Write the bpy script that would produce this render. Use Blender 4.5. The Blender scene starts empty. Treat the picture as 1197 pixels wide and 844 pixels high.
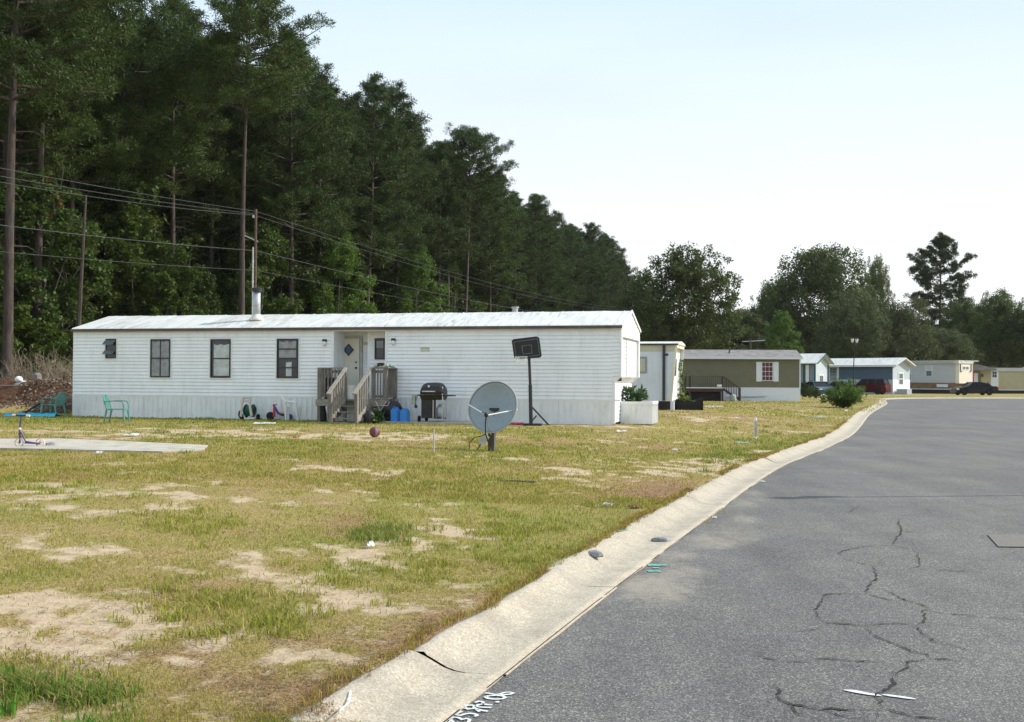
import bpy, math, random
import numpy as np
from mathutils import Vector, Matrix
R = math.radians
random.seed(7)
rng = np.random.default_rng(11)
scene = bpy.context.scene
COL = scene.collection

# ------------------------------------------------------------------ camera
FPX, CX, CY, EYE = 1270.0, 598.5, 422.0, 1.65
cam = bpy.data.objects.new('camera', bpy.data.cameras.new('camera'))
COL.objects.link(cam)
cam.data.sensor_width = 36.0
cam.data.lens = 36.0 * FPX / 1197.0
cam.data.clip_start = 0.1
cam.data.clip_end = 6000
CM = Matrix.Rotation(R(90 + 0.92), 4, 'X') @ Matrix.Rotation(R(0.3), 4, 'Z')
cam.matrix_world = Matrix.Translation((0, 0, EYE)) @ CM
scene.camera = cam
CM3 = CM.to_3x3()

def ray(px, py):
    return CM3 @ Vector(((px - CX) / FPX, -(py - CY) / FPX, -1.0))
def onz(px, py, z=0.39):
    "where the sight line through a measured point meets the height z"
    d = ray(px, py); t = (z - EYE) / d.z
    return Vector((d.x * t, d.y * t, z))
def ony(px, py, Y):
    d = ray(px, py); t = Y / d.y
    return Vector((d.x * t, Y, EYE + d.z * t))

# ------------------------------------------------------------------ helpers
def tag(o, label=None, cat=None, group=None, kind=None):
    if label: o['label'] = label
    if cat: o['category'] = cat
    if group: o['group'] = group
    if kind: o['kind'] = kind
    return o

def empty(name, loc, rz=0.0, label=None, cat=None, group=None):
    o = bpy.data.objects.new(name, None); COL.objects.link(o)
    o.location = loc; o.rotation_euler = (0, 0, rz)
    o.empty_display_size = 0.1
    return tag(o, label, cat, group)

def copy_tree(o, parent=None):
    c = o.copy(); COL.objects.link(c)
    if parent: c.parent = parent
    for ch in list(o.children): copy_tree(ch, c)
    return c

class MB:
    def __init__(s): s.v = []; s.f = []
    def add(s, vs, fs):
        n = len(s.v); s.v += [tuple(v) for v in vs]; s.f += [tuple(n + i for i in f) for f in fs]
        return s
    def box(s, x0, x1, y0, y1, z0, z1):
        return s.add([(x0,y0,z0),(x1,y0,z0),(x1,y1,z0),(x0,y1,z0),(x0,y0,z1),(x1,y0,z1),(x1,y1,z1),(x0,y1,z1)],
                     [(0,3,2,1),(4,5,6,7),(0,1,5,4),(1,2,6,5),(2,3,7,6),(3,0,4,7)])
    def hexa(s, p):
        return s.add(p, [(0,3,2,1),(4,5,6,7),(0,1,5,4),(1,2,6,5),(2,3,7,6),(3,0,4,7)])
    def bar(s, p, q, w, h=None, up=(0,0,1)):
        p, q = Vector(p), Vector(q); h = h or w
        d = (q - p).normalized(); u = Vector(up)
        if abs(d.dot(u)) > 0.98: u = Vector((0,1,0))
        a = d.cross(u).normalized() * (w/2); b = a.cross(d).normalized() * (h/2)
        vs = [p-a-b, p+a-b, p+a+b, p-a+b, q-a-b, q+a-b, q+a+b, q-a+b]
        return s.add(vs, [(0,3,2,1),(4,5,6,7),(0,1,5,4),(1,2,6,5),(2,3,7,6),(3,0,4,7)])
    def tube(s, pts, r, n=8, cap=True):
        pts = [Vector(p) for p in pts]
        rs = r if isinstance(r, (list, tuple)) else [r]*len(pts)
        vs = []; fs = []; prev = None
        for i, p in enumerate(pts):
            d = (pts[min(i+1, len(pts)-1)] - pts[max(i-1, 0)]).normalized()
            a = prev if prev is not None else (Vector((0,0,1)) if abs(d.z) < .9 else Vector((1,0,0)))
            a = (a - d * a.dot(d)).normalized(); prev = a
            b = d.cross(a)
            for k in range(n):
                t = 2*math.pi*k/n
                vs.append(p + (a*math.cos(t) + b*math.sin(t)) * rs[i])
        for i in range(len(pts)-1):
            for k in range(n):
                k2 = (k+1) % n
                fs.append((i*n+k, i*n+k2, (i+1)*n+k2, (i+1)*n+k))
        if cap:
            fs.append(tuple(reversed(range(n)))); fs.append(tuple((len(pts)-1)*n+k for k in range(n)))
        return s.add(vs, fs)
    def lathe(s, prof, c=(0,0,0), n=20, axis='z'):
        vs = []; fs = []
        for (r, h) in prof:
            for k in range(n):
                t = 2*math.pi*k/n; x, y = r*math.cos(t), r*math.sin(t)
                if axis == 'z': v = (c[0]+x, c[1]+y, c[2]+h)
                elif axis == 'y': v = (c[0]+x, c[1]+h, c[2]+y)
                else: v = (c[0]+h, c[1]+x, c[2]+y)
                vs.append(v)
        m = len(prof)
        for i in range(m-1):
            for k in range(n):
                k2 = (k+1) % n
                fs.append((i*n+k, i*n+k2, (i+1)*n+k2, (i+1)*n+k))
        if prof[0] == prof[-1]: return s.add(vs, fs)
        if prof[0][0] > 1e-4: fs.append(tuple(reversed(range(n))))
        if prof[-1][0] > 1e-4: fs.append(tuple((m-1)*n+k for k in range(n)))
        return s.add(vs, fs)
    def prism(s, poly, a0, a1, axis='y'):
        "poly of 2-D points extruded along axis"
        n = len(poly); vs = []
        for a in (a0, a1):
            for (u, v) in poly:
                vs.append((u, a, v) if axis == 'y' else (a, u, v) if axis == 'x' else (u, v, a))
        fs = [tuple(range(n)), tuple(reversed(range(n, 2*n)))]
        for i in range(n):
            j = (i+1) % n; fs.append((i, n+i, n+j, j))
        return s.add(vs, fs)
    def build(s, name, mat, parent=None, smooth=False, bevel=0, loc=None):
        me = bpy.data.meshes.new(name); me.from_pydata(s.v, [], s.f); me.update()
        import bmesh
        bm = bmesh.new(); bm.from_mesh(me); bmesh.ops.recalc_face_normals(bm, faces=bm.faces)
        if bevel:
            bmesh.ops.bevel(bm, geom=list(bm.edges), offset=bevel, segments=2, affect='EDGES', clamp_overlap=True)
        bm.to_mesh(me); bm.free()
        if smooth:
            me.polygons.foreach_set('use_smooth', [True]*len(me.polygons))
        me.materials.append(mat)
        o = bpy.data.objects.new(name, me); COL.objects.link(o)
        if parent: o.parent = parent
        if loc is not None: o.location = loc
        return o

def arr_mesh(name, V, F, mat, parent=None, smooth=False, attrs=None):
    V = np.asarray(V, dtype=np.float32).reshape(-1, 3); F = np.asarray(F, dtype=np.int32)
    me = bpy.data.meshes.new(name)
    k = F.shape[1]
    me.vertices.add(len(V)); me.vertices.foreach_set('co', V.ravel())
    me.loops.add(F.size); me.loops.foreach_set('vertex_index', F.ravel())
    me.polygons.add(len(F)); me.polygons.foreach_set('loop_start', np.arange(0, F.size, k, dtype=np.int32))
    me.polygons.foreach_set('loop_total', np.full(len(F), k, dtype=np.int32))
    if smooth: me.polygons.foreach_set('use_smooth', np.ones(len(F), dtype=bool))
    me.update(calc_edges=True)
    for an, (typ, data) in (attrs or {}).items():
        a = me.attributes.new(an, typ, 'POINT')
        a.data.foreach_set('color' if typ == 'FLOAT_COLOR' else 'value', np.asarray(data, dtype=np.float32).ravel())
    me.materials.append(mat)
    o = bpy.data.objects.new(name, me); COL.objects.link(o)
    if parent: o.parent = parent
    return o

# ------------------------------------------------------------------ numpy noise
_perm = rng.random((256, 256))
def vnoise(x, y, sc, ox=0.0):
    x, y = np.asarray(x)*.788 + np.asarray(y)*.616, np.asarray(y)*.788 - np.asarray(x)*.616
    x = x * sc + ox + 300; y = y * sc + ox * 1.7 + 300
    xi = np.floor(x).astype(int); yi = np.floor(y).astype(int)
    u = x - xi; v = y - yi; u = u*u*(3-2*u); v = v*v*(3-2*v)
    g = lambda a, b: _perm[a % 256, b % 256]
    return (g(xi,yi)*(1-u)+g(xi+1,yi)*u)*(1-v) + (g(xi,yi+1)*(1-u)+g(xi+1,yi+1)*u)*v
def fbm(x, y, sc, octv=4, ox=0.0):
    s = 0; a = 1; t = 0
    for i in range(octv):
        s = s + a * vnoise(x, y, sc * 2**i, ox + 13.3*i); t += a; a *= .55
    return s / t
def sstep(a, b, x):
    t = np.clip((np.asarray(x, dtype=float) - a) / (b - a), 0, 1); return t*t*(3-2*t)

# ------------------------------------------------------------------ materials
MATS = {}
def new_mat(name):
    m = bpy.data.materials.new(name); m.use_nodes = True
    nt = m.node_tree; nt.nodes.clear()
    out = nt.nodes.new('ShaderNodeOutputMaterial')
    b = nt.nodes.new('ShaderNodeBsdfPrincipled'); nt.links.new(b.outputs[0], out.inputs[0])
    MATS[name] = m
    return m, nt, b, out
def nd(nt, typ, **kw):
    n = nt.nodes.new(typ)
    for k, v in kw.items():
        if k in n.inputs: n.inputs[k].default_value = v
        else: setattr(n, k, v)
    return n
def ramp(nt, fac, stops, interp='LINEAR'):
    r = nt.nodes.new('ShaderNodeValToRGB'); r.color_ramp.interpolation = interp
    el = r.color_ramp.elements
    while len(el) < len(stops): el.new(0.5)
    for e, (p, c) in zip(el, stops):
        e.position = p; e.color = (c[0], c[1], c[2], 1) if isinstance(c, (tuple, list)) else (c, c, c, 1)
    nt.links.new(fac, r.inputs[0]); return r
def mix(nt, fac, a, b, blend='MIX'):
    n = nt.nodes.new('ShaderNodeMix'); n.data_type = 'RGBA'; n.blend_type = blend
    for sock, val in ((n.inputs['Factor'], fac), (n.inputs[6], a), (n.inputs[7], b)):
        if hasattr(val, 'default_value'): nt.links.new(val, sock)
        elif isinstance(val, (int, float)): sock.default_value = val
        else: sock.default_value = (val[0], val[1], val[2], 1)
    return n.outputs[2]
def math_(nt, op, a, b=None, clamp=False):
    n = nt.nodes.new('ShaderNodeMath'); n.operation = op; n.use_clamp = clamp
    for sock, val in ((n.inputs[0], a), (n.inputs[1], b)):
        if val is None: continue
        if hasattr(val, 'default_value'): nt.links.new(val, sock)
        else: sock.default_value = val
    return n.outputs[0]
def coords(nt, kind='Object', scale=(1,1,1)):
    tc = nt.nodes.new('ShaderNodeTexCoord'); mp = nt.nodes.new('ShaderNodeMapping')
    mp.inputs['Scale'].default_value = scale
    nt.links.new(tc.outputs[kind], mp.inputs[0]); return mp.outputs[0]
def noise(nt, vec, scale, detail=4, rough=.6):
    n = nt.nodes.new('ShaderNodeTexNoise'); n.inputs['Scale'].default_value = scale
    n.inputs['Detail'].default_value = detail; n.inputs['Roughness'].default_value = rough
    nt.links.new(vec, n.inputs['Vector']); return n.outputs['Fac']
def bump(nt, b, h, strength=.3, dist=.01):
    n = nt.nodes.new('ShaderNodeBump'); n.inputs['Strength'].default_value = strength
    n.inputs['Distance'].default_value = dist
    nt.links.new(h, n.inputs['Height']); nt.links.new(n.outputs[0], b.inputs['Normal'])

def plain(name, c, rough=.6, var=.12, scale=6, metal=0.0, dirt=None, dirt_amt=.5, dscale=(1,1,1), spec=.4, bmp=0):
    "a painted / plastic surface with uneven tone and optional streaked dirt"
    m, nt, b, out = new_mat(name)
    v = coords(nt); n = noise(nt, v, scale, 5)
    lo = tuple(max(0, x*(1-var)) for x in c); hi = tuple(min(1, x*(1+var)) for x in c)
    r = ramp(nt, n, [(.3, lo), (.7, hi)]); col = r.outputs[0]
    if dirt:
        v2 = coords(nt, scale=dscale); n2 = noise(nt, v2, 3.0, 6, .7)
        f = ramp(nt, n2, [(.5, 0.0), (.72, dirt_amt)])
        col = mix(nt, f.outputs[0], col, dirt)
    nt.links.new(col, b.inputs['Base Color'])
    b.inputs['Roughness'].default_value = rough; b.inputs['Metallic'].default_value = metal
    b.inputs['Specular IOR Level'].default_value = spec
    if bmp: bump(nt, b, n, bmp, .01)
    return m

plain('white_siding', (.84,.855,.885), .45, .05, 1.3, dirt=(.46,.46,.43), dirt_amt=.28, dscale=(1.6,1.6,.30))
plain('white_skirt', (.78,.79,.80), .5, .06, 2, dirt=(.38,.38,.30), dirt_amt=.38, dscale=(2.5,2.5,.5))
plain('white_trim', (.80,.80,.79), .45, .04, 3)
plain('dark_trim', (.075,.055,.05), .6, .3, 4)
plain('gutter_brown', (.10,.075,.068), .6, .3, 3)
plain('door_cream', (.72,.69,.58), .45, .03, 2)
plain('black_frame', (.03,.03,.032), .5, .2)
plain('curtain', (.30,.31,.32), .9, .25, 8)
plain('curtain_pale', (.50,.53,.53), .9, .25, 5)
plain('black_plastic', (.018,.018,.02), .5, .3, 9)
plain('black_metal', (.022,.022,.024), .4, .3, 6)
plain('grill_black', (.014,.014,.015), .35, .3, 8)
plain('chrome', (.55,.55,.55), .3, .1, 5, metal=.8)
plain('galvanised', (.42,.44,.46), .5, .2, 7, metal=.5, dirt=(.25,.2,.16), dirt_amt=.4)
plain('flashing', (.60,.58,.50), .6, .15, 6)
plain('rust', (.095,.058,.042), .8, .4, 10)
plain('green_plastic', (.10,.27,.235), .4, .12, 6)
plain('white_plastic', (.74,.74,.72), .4, .05, 5)
plain('blue_plastic', (.03,.22,.62), .4, .12, 6)
plain('purple_plastic', (.07,.05,.28), .4, .2, 5)
plain('red_plastic', (.45,.03,.06), .4, .2, 5)
plain('yellow_plastic', (.7,.5,.05), .4, .2, 5)
plain('pink_plastic', (.65,.05,.22), .5, .2, 5)
plain('purple_metal', (.10,.06,.17), .35, .2, 5)
plain('peach_wheel', (.75,.52,.43), .5, .1, 5)
plain('beige_plastic', (.58,.50,.43), .5, .12, 5)
plain('green_hose', (.01,.14,.09), .35, .2, 15)
plain('ball_brown', (.13,.035,.035), .55, .3, 6)
plain('ball_grey', (.17,.12,.125), .6, .2, 6)
plain('dish_grey', (.25,.29,.305), .38, .08, 2.0, metal=.25, dirt=(.10,.11,.12), dirt_amt=.35, dscale=(1.4,1.4,1.4))
plain('rim_tan', (.40,.36,.33), .5, .1, 5)
plain('cloth_grey', (.30,.33,.30), .9, .3, 8)
plain('tarp_blue', (.03,.42,.62), .45, .15, 6, bmp=.4)
plain('lamp_glass', (.75,.75,.72), .3, .03)
plain('roof_grey', (.22,.20,.20), .85, .25, 2.0, dirt=(.09,.08,.08), dirt_amt=.7, dscale=(.5,.5,1))
plain('olive_siding', (.158,.150,.095), .65, .08, 1.5)
plain('pale_blue_siding', (.62,.66,.72), .5, .05, 1.5, dirt=(.4,.42,.44), dirt_amt=.4, dscale=(2,2,.4))
plain('cream_band', (.48,.47,.36), .55, .08, 2)
plain('cream_siding', (.70,.66,.48), .55, .08, 2)
plain('blue_siding', (.085,.135,.20), .6, .08, 1.5)
plain('light_blue_siding', (.47,.53,.57), .6, .06, 1.5)
plain('teal_trim', (.03,.095,.105), .5, .1, 3)
plain('slate_panel', (.24,.27,.34), .6, .1, 3)
plain('grey_siding', (.48,.48,.49), .55, .05, 1.5)
plain('grey_skirt', (.40,.41,.44), .6, .1, 3)
plain('tan_band', (.22,.13,.07), .7, .3, 2, dirt=(.06,.04,.03), dirt_amt=.7)
plain('dark_skirt', (.025,.02,.022), .8, .4, 3)
plain('yellow_siding', (.42,.37,.235), .6, .06, 1.5)
plain('beige_bay', (.75,.68,.56), .5, .05, 2)
plain('shutter_white', (.70,.72,.76), .5, .05)
plain('window_red', (.10,.02,.035), .3, .2, 4)
plain('deck_red', (.055,.030,.026), .7, .3, 5)
plain('deck_olive', (.10,.095,.065), .7, .2, 5)
plain('tyre', (.012,.012,.012), .85, .3, 9)
plain('hubcap', (.45,.46,.48), .35, .1, metal=.7)
plain('concrete_grey', (.40,.38,.35), .9, .1, 5)
plain('debris_black', (.012,.011,.011), .7, .4, 9)
plain('litter_white', (.60,.59,.57), .7, .05)
plain('bedding_grey', (.20,.165,.12), .95, .4, 12)
plain('line_grey', (.11,.12,.13), .6, .3, 8)
plain('marker_grey', (.42,.42,.40), .7, .2)
plain('teal_cover', (.24,.34,.27), .7, .2)
plain('paper_red', (.5,.06,.04), .7, .2)

def carpaint(name, c):
    m, nt, b, out = new_mat(name)
    v = coords(nt); n = noise(nt, v, 4, 4)
    r = ramp(nt, n, [(.3, tuple(x*.85 for x in c)), (.7, c)])
    nt.links.new(r.outputs[0], b.inputs['Base Color'])
    b.inputs['Roughness'].default_value = .3; b.inputs['Specular IOR Level'].default_value = .25; b.inputs['Coat Weight'].default_value = .12
    b.inputs['Coat Roughness'].default_value = .06
carpaint('paint_black', (.012,.012,.016)); carpaint('paint_red', (.085,.006,.010))
carpaint('paint_dark', (.03,.02,.025)); carpaint('paint_blue', (.06,.09,.13))

def glass(name, c=(.02,.025,.03), rough=.08):
    m, nt, b, out = new_mat(name)
    v = coords(nt); n = noise(nt, v, 2.5, 3)
    r = ramp(nt, n, [(.3, c), (.7, tuple(x*1.5 for x in c))])
    nt.links.new(r.outputs[0], b.inputs['Base Color'])
    b.inputs['Roughness'].default_value = rough; b.inputs['Specular IOR Level'].default_value = .6
glass('glass_dark'); glass('glass_blue', (.06,.10,.18)); glass('glass_grey', (.10,.12,.13), .15)
glass('glass_car', (.008,.009,.011), .12); MATS['glass_car'].node_tree.nodes['Principled BSDF'].inputs['Specular IOR Level'].default_value = .15
m, nt, b, out = new_mat('glass_clear')
tr = nt.nodes.new('ShaderNodeBsdfTransparent'); gl = nt.nodes.new('ShaderNodeBsdfGlossy'); gl.inputs['Roughness'].default_value = .05
mx = nt.nodes.new('ShaderNodeMixShader'); v = coords(nt); n = noise(nt, v, 3, 3)
rr = ramp(nt, n, [(.3, .10), (.7, .18)]); nt.links.new(rr.outputs[0], mx.inputs[0])
nt.links.new(tr.outputs[0], mx.inputs[1]); nt.links.new(gl.outputs[0], mx.inputs[2]); nt.links.new(mx.outputs[0], out.inputs[0])

def wood(name, c, c2, axis=(3,3,3)):
    m, nt, b, out = new_mat(name)
    v = coords(nt, scale=axis); n = noise(nt, v, 5, 7, .7)
    r = ramp(nt, n, [(.25, c), (.75, c2)]); nt.links.new(r.outputs[0], b.inputs['Base Color'])
    b.inputs['Roughness'].default_value = .85; bump(nt, b, n, .4, .01)
wood('weathered_wood', (.09,.078,.068), (.27,.24,.21), (2,2,.6))
wood('wood_pale', (.15,.13,.11), (.38,.345,.30), (1,2,2))
wood('wood_dark', (.045,.035,.03), (.13,.10,.085), (2,2,1))

# roof of painted metal: pale with long dirty streaks running down the slope
m, nt, b, out = new_mat('white_roof')
v = coords(nt, scale=(1,1,1)); v2 = coords(nt, scale=(4,.6,.6)); v3 = coords(nt, scale=(14,1.0,1.0))
n = noise(nt, v2, 1.0, 6, .7); n2 = noise(nt, v3, 1.6, 5, .7); n3 = noise(nt, v, .35, 2)
f = ramp(nt, n, [(.47, 0.0), (.68, .6)]); f2 = ramp(nt, n2, [(.50, 0.0), (.66, .9)]); f3 = ramp(nt, n3, [(.40, 0.1), (.58, 1.0)])
c1 = mix(nt, f.outputs[0], (.70,.69,.66), (.38,.36,.33))
fm = math_(nt, 'MULTIPLY', f2.outputs[0], f3.outputs[0])
c2 = mix(nt, fm, c1, (.20,.19,.17)); nt.links.new(c2, b.inputs['Base Color'])
b.inputs['Roughness'].default_value = .42

# leaves and needles
def leaf(name, c, c2, trans=.3, rough=.55):
    m, nt, b, out = new_mat(name)
    g = nt.nodes.new('ShaderNodeNewGeometry'); oi = nt.nodes.new('ShaderNodeObjectInfo')
    r = ramp(nt, g.outputs['Random Per Island'], [(0.0, c), (1.0, c2)])
    h = nt.nodes.new('ShaderNodeHueSaturation'); nt.links.new(r.outputs[0], h.inputs['Color'])
    vv = ramp(nt, oi.outputs['Random'], [(0, .75), (1, 1.25)]); nt.links.new(vv.outputs[0], h.inputs['Value'])
    hh = ramp(nt, oi.outputs['Random'], [(0, .485), (.5, .505), (1, .492)]); nt.links.new(hh.outputs[0], h.inputs['Hue'])
    nt.links.new(h.outputs[0], b.inputs['Base Color']); b.inputs['Roughness'].default_value = rough
    b.inputs['Specular IOR Level'].default_value = .25
    t = nt.nodes.new('ShaderNodeBsdfTranslucent'); nt.links.new(h.outputs[0], t.inputs[0])
    mx = nt.nodes.new('ShaderNodeMixShader'); mx.inputs[0].default_value = trans
    nt.links.new(b.outputs[0], mx.inputs[1]); nt.links.new(t.outputs[0], mx.inputs[2]); nt.links.new(mx.outputs[0], out.inputs[0])
leaf('pine_needles', (.020,.040,.008), (.072,.110,.022), .22)
leaf('oak_leaves', (.050,.075,.018), (.125,.160,.042), .35)
leaf('hardwood_leaves', (.028,.054,.011), (.085,.128,.026), .33)
leaf('bright_leaves', (.060,.115,.018), (.13,.20,.035), .4)
leaf('autumn_leaves', (.14,.07,.02), (.20,.12,.03), .4)
leaf('olive_leaves', (.066,.088,.030), (.125,.150,.055), .35)
leaf('bush_leaves', (.035,.085,.016), (.10,.20,.04), .35)
leaf('palm_leaves', (.06,.12,.025), (.15,.26,.055), .35)
leaf('fern_leaves', (.04,.09,.03), (.10,.17,.06), .35)
leaf('dry_twigs', (.16,.12,.08), (.34,.28,.20), 0, .9)

def bark(name, c, c2):
    m, nt, b, out = new_mat(name)
    v = coords(nt, scale=(6,6,1.2)); n = noise(nt, v, 1.5, 6, .7)
    r = ramp(nt, n, [(.3, c), (.7, c2)]); nt.links.new(r.outputs[0], b.inputs['Base Color'])
    b.inputs['Roughness'].default_value = .95; bump(nt, b, n, .6, .03)
bark('pine_bark', (.022,.016,.013), (.092,.070,.059)); bark('grey_bark', (.05,.045,.04), (.13,.12,.10))

# blades of grass: the blade's own colour comes from an attribute of the plant
m, nt, b, out = new_mat('grass_blade')
a = nd(nt, 'ShaderNodeAttribute', attribute_name='tint')
nt.links.new(a.outputs['Color'], b.inputs['Base Color']); b.inputs['Roughness'].default_value = .6; b.inputs['Specular IOR Level'].default_value = .2
t = nt.nodes.new('ShaderNodeBsdfTranslucent'); nt.links.new(a.outputs['Color'], t.inputs[0])
mx = nt.nodes.new('ShaderNodeMixShader'); mx.inputs[0].default_value = .35
nt.links.new(b.outputs[0], mx.inputs[1]); nt.links.new(t.outputs[0], mx.inputs[2]); nt.links.new(mx.outputs[0], out.inputs[0])

# the lawn: sand, dry thatch and green, mixed by what grows where
m, nt, b, out = new_mat('lawn')
v = coords(nt)
ab = nd(nt, 'ShaderNodeAttribute', attribute_name='bare'); ag = nd(nt, 'ShaderNodeAttribute', attribute_name='lush')
aw = nd(nt, 'ShaderNodeAttribute', attribute_name='brown'); al = nd(nt, 'ShaderNodeAttribute', attribute_name='litter')
n1 = noise(nt, v, 55, 5, .7); n2 = noise(nt, v, 9, 5, .65); n3 = noise(nt, v, 1.3, 4, .6); n4 = noise(nt, v, 240, 2, .6)
sand = ramp(nt, n2, [(.25, (.36,.25,.155)), (.5, (.53,.395,.26)), (.75, (.63,.49,.34))]).outputs[0]
sand = mix(nt, .35, sand, ramp(nt, n4, [(.3, (.24,.17,.11)), (.7, (.68,.55,.40))]).outputs[0])
twig = ramp(nt, n1, [(.56, 0.0), (.68, .7)]).outputs[0]
sand = mix(nt, twig, sand, (.17,.12,.07))
thatch = ramp(nt, n1, [(.25, (.11,.06,.028)), (.42, (.235,.155,.065)), (.55, (.37,.27,.125)), (.72, (.56,.43,.27))]).outputs[0]
green = ramp(nt, n1, [(.25, (.085,.095,.02)), (.48, (.21,.21,.045)), (.62, (.36,.31,.10)), (.78, (.54,.44,.24))]).outputs[0]
brn = ramp(nt, n1, [(.25, (.11,.05,.028)), (.5, (.25,.14,.075)), (.72, (.46,.32,.21))]).outputs[0]
fg = math_(nt, 'ADD', math_(nt, 'MULTIPLY', n2, .8), math_(nt, 'SUBTRACT', ag.outputs['Fac'], .25), clamp=True)
c = mix(nt, fg, thatch, green)
c = mix(nt, aw.outputs['Fac'], c, brn)
fs = math_(nt, 'ADD', ab.outputs['Fac'], math_(nt, 'MULTIPLY', math_(nt, 'SUBTRACT', n2, .5), 1.6))
fs = math_(nt, 'ADD', fs, math_(nt, 'MULTIPLY', math_(nt, 'SUBTRACT', n1, .5), .9))
fs = math_(nt, 'ADD', fs, math_(nt, 'MULTIPLY', math_(nt, 'SUBTRACT', noise(nt, v, 24, 4, .7), .5), .8))
fs = ramp(nt, fs, [(.30, 0.0), (.78, 1.0)]).outputs[0]
c = mix(nt, fs, c, sand)
lit = ramp(nt, n2, [(.3, (.045,.025,.015)), (.55, (.12,.06,.035)), (.75, (.22,.12,.075))]).outputs[0]
c = mix(nt, al.outputs['Fac'], c, lit)
nt.links.new(c, b.inputs['Base Color']); b.inputs['Roughness'].default_value = .95; b.inputs['Specular IOR Level'].default_value = .1
bump(nt, b, n1, .7, .02)

# asphalt: pale aggregate in a grey binder, sand washed out of the gutter
m, nt, b, out = new_mat('asphalt')
v = coords(nt)
ak = nd(nt, 'ShaderNodeAttribute', attribute_name='gutter')   # metres from the gutter
vo = nd(nt, 'ShaderNodeTexVoronoi', feature='F1'); vo.inputs['Scale'].default_value = 112; nt.links.new(v, vo.inputs['Vector'])
sp = ramp(nt, vo.outputs['Color'], [(.25, (.060,.058,.057)), (.50, (.110,.105,.102)), (.74, (.190,.181,.172)), (.92, (.38,.36,.33))]).outputs[0]
nb = noise(nt, v, 160, 3, .7); sp = mix(nt, .25, sp, ramp(nt, nb, [(.3, (.05,.05,.052)), (.7, (.26,.255,.25))]).outputs[0])
big = noise(nt, v, .35, 5, .6); mid = noise(nt, v, 2.2, 5, .65)
tone = ramp(nt, big, [(.3, (.80,.80,.82)), (.7, (1.18,1.17,1.14))]).outputs[0]
sp = mix(nt, 1.0, sp, tone, 'MULTIPLY')
wear = ramp(nt, noise(nt, coords(nt, scale=(1.3,.16,1)), .9, 4, .6), [(.35, (.88,.87,.86)), (.65, (1.12,1.11,1.09))]).outputs[0]
sp = mix(nt, 1.0, sp, wear, 'MULTIPLY')
tone2 = ramp(nt, mid, [(.3, (.90,.90,.91)), (.7, (1.10,1.10,1.09))]).outputs[0]
sp = mix(nt, 1.0, sp, tone2, 'MULTIPLY')
far = math_(nt, 'MULTIPLY', ak.outputs['Fac'], .62)
w = noise(nt, coords(nt, scale=(.8,.45,1)), 1.1, 5, .6)
f = math_(nt, 'SUBTRACT', math_(nt, 'MULTIPLY', w, 2.3), math_(nt, 'ADD', far, .62))
asd = nd(nt, 'ShaderNodeAttribute', attribute_name='sandy')
f = math_(nt, 'ADD', math_(nt, 'SUBTRACT', f, .55), math_(nt, 'MULTIPLY', asd.outputs['Fac'], math_(nt, 'ADD', math_(nt, 'MULTIPLY', w, 1.6), -.15)))
f = math_(nt, 'ADD', f, math_(nt, 'MULTIPLY', math_(nt, 'SUBTRACT', nb, .5), 1.2))
f = math_(nt, 'ADD', f, math_(nt, 'MULTIPLY', math_(nt, 'SUBTRACT', noise(nt, v, 12, 5, .7), .5), 1.2))
f = ramp(nt, f, [(.1, 0.0), (1.0, .65)]).outputs[0]
sd = ramp(nt, nb, [(.3, (.26,.22,.17)), (.7, (.48,.42,.34))]).outputs[0]
sp = mix(nt, f, sp, sd)
nt.links.new(sp, b.inputs['Base Color']); b.inputs['Roughness'].default_value = .85; b.inputs['Specular IOR Level'].default_value = .3
bump(nt, b, vo.outputs['Distance'], .55, .006)

# cast kerb: washed concrete with exposed grit, stains along the flow line
m, nt, b, out = new_mat('kerb_concrete')
v = coords(nt); vo = nd(nt, 'ShaderNodeTexVoronoi', feature='F1'); vo.inputs['Scale'].default_value = 95; nt.links.new(v, vo.inputs['Vector'])
g0 = ramp(nt, vo.outputs['Color'], [(.15, (.33,.275,.205)), (.45, (.41,.355,.275)), (.70, (.46,.40,.315)), (.92, (.57,.51,.42))]).outputs[0]
st = noise(nt, v, 2.2, 6, .7); f = ramp(nt, st, [(.46, 0.0), (.70, .55)]).outputs[0]
c = mix(nt, f, g0, (.22,.19,.155))
st2 = noise(nt, v, 14, 5, .7); c = mix(nt, ramp(nt, st2, [(.55, 0.0), (.75, .35)]).outputs[0], c, (.20,.16,.12))
nt.links.new(c, b.inputs['Base Color']); b.inputs['Roughness'].default_value = .9; bump(nt, b, vo.outputs['Distance'], .4, .004)
m, nt, b, out = new_mat('slab_concrete')
v = coords(nt); st = noise(nt, v, 3, 6, .7); c = ramp(nt, st, [(.3, (.30,.26,.20)), (.5, (.44,.40,.33)), (.7, (.54,.50,.43))]).outputs[0]
c = mix(nt, ramp(nt, noise(nt, v, 30, 4), [(.5, 0.0), (.75, .5)]).outputs[0], c, (.30,.25,.19))
nt.links.new(c, b.inputs['Base Color']); b.inputs['Roughness'].default_value = .9
plain('crack_dark', (.022,.020,.018), .95, .3, 20)
plain('road_paint', (.62,.63,.62), .8, .22, 60)
plain('teal_paint', (.14,.36,.30), .8, .5, 60)
plain('patch_brown', (.165,.148,.132), .9, .15, 30)
plain('soil_red', (.17,.085,.05), .95, .5, 5, dirt=(.05,.03,.02), dirt_amt=.8, bmp=.8)
plain('wire_grey', (.05,.05,.05), .5, .1)
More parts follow.
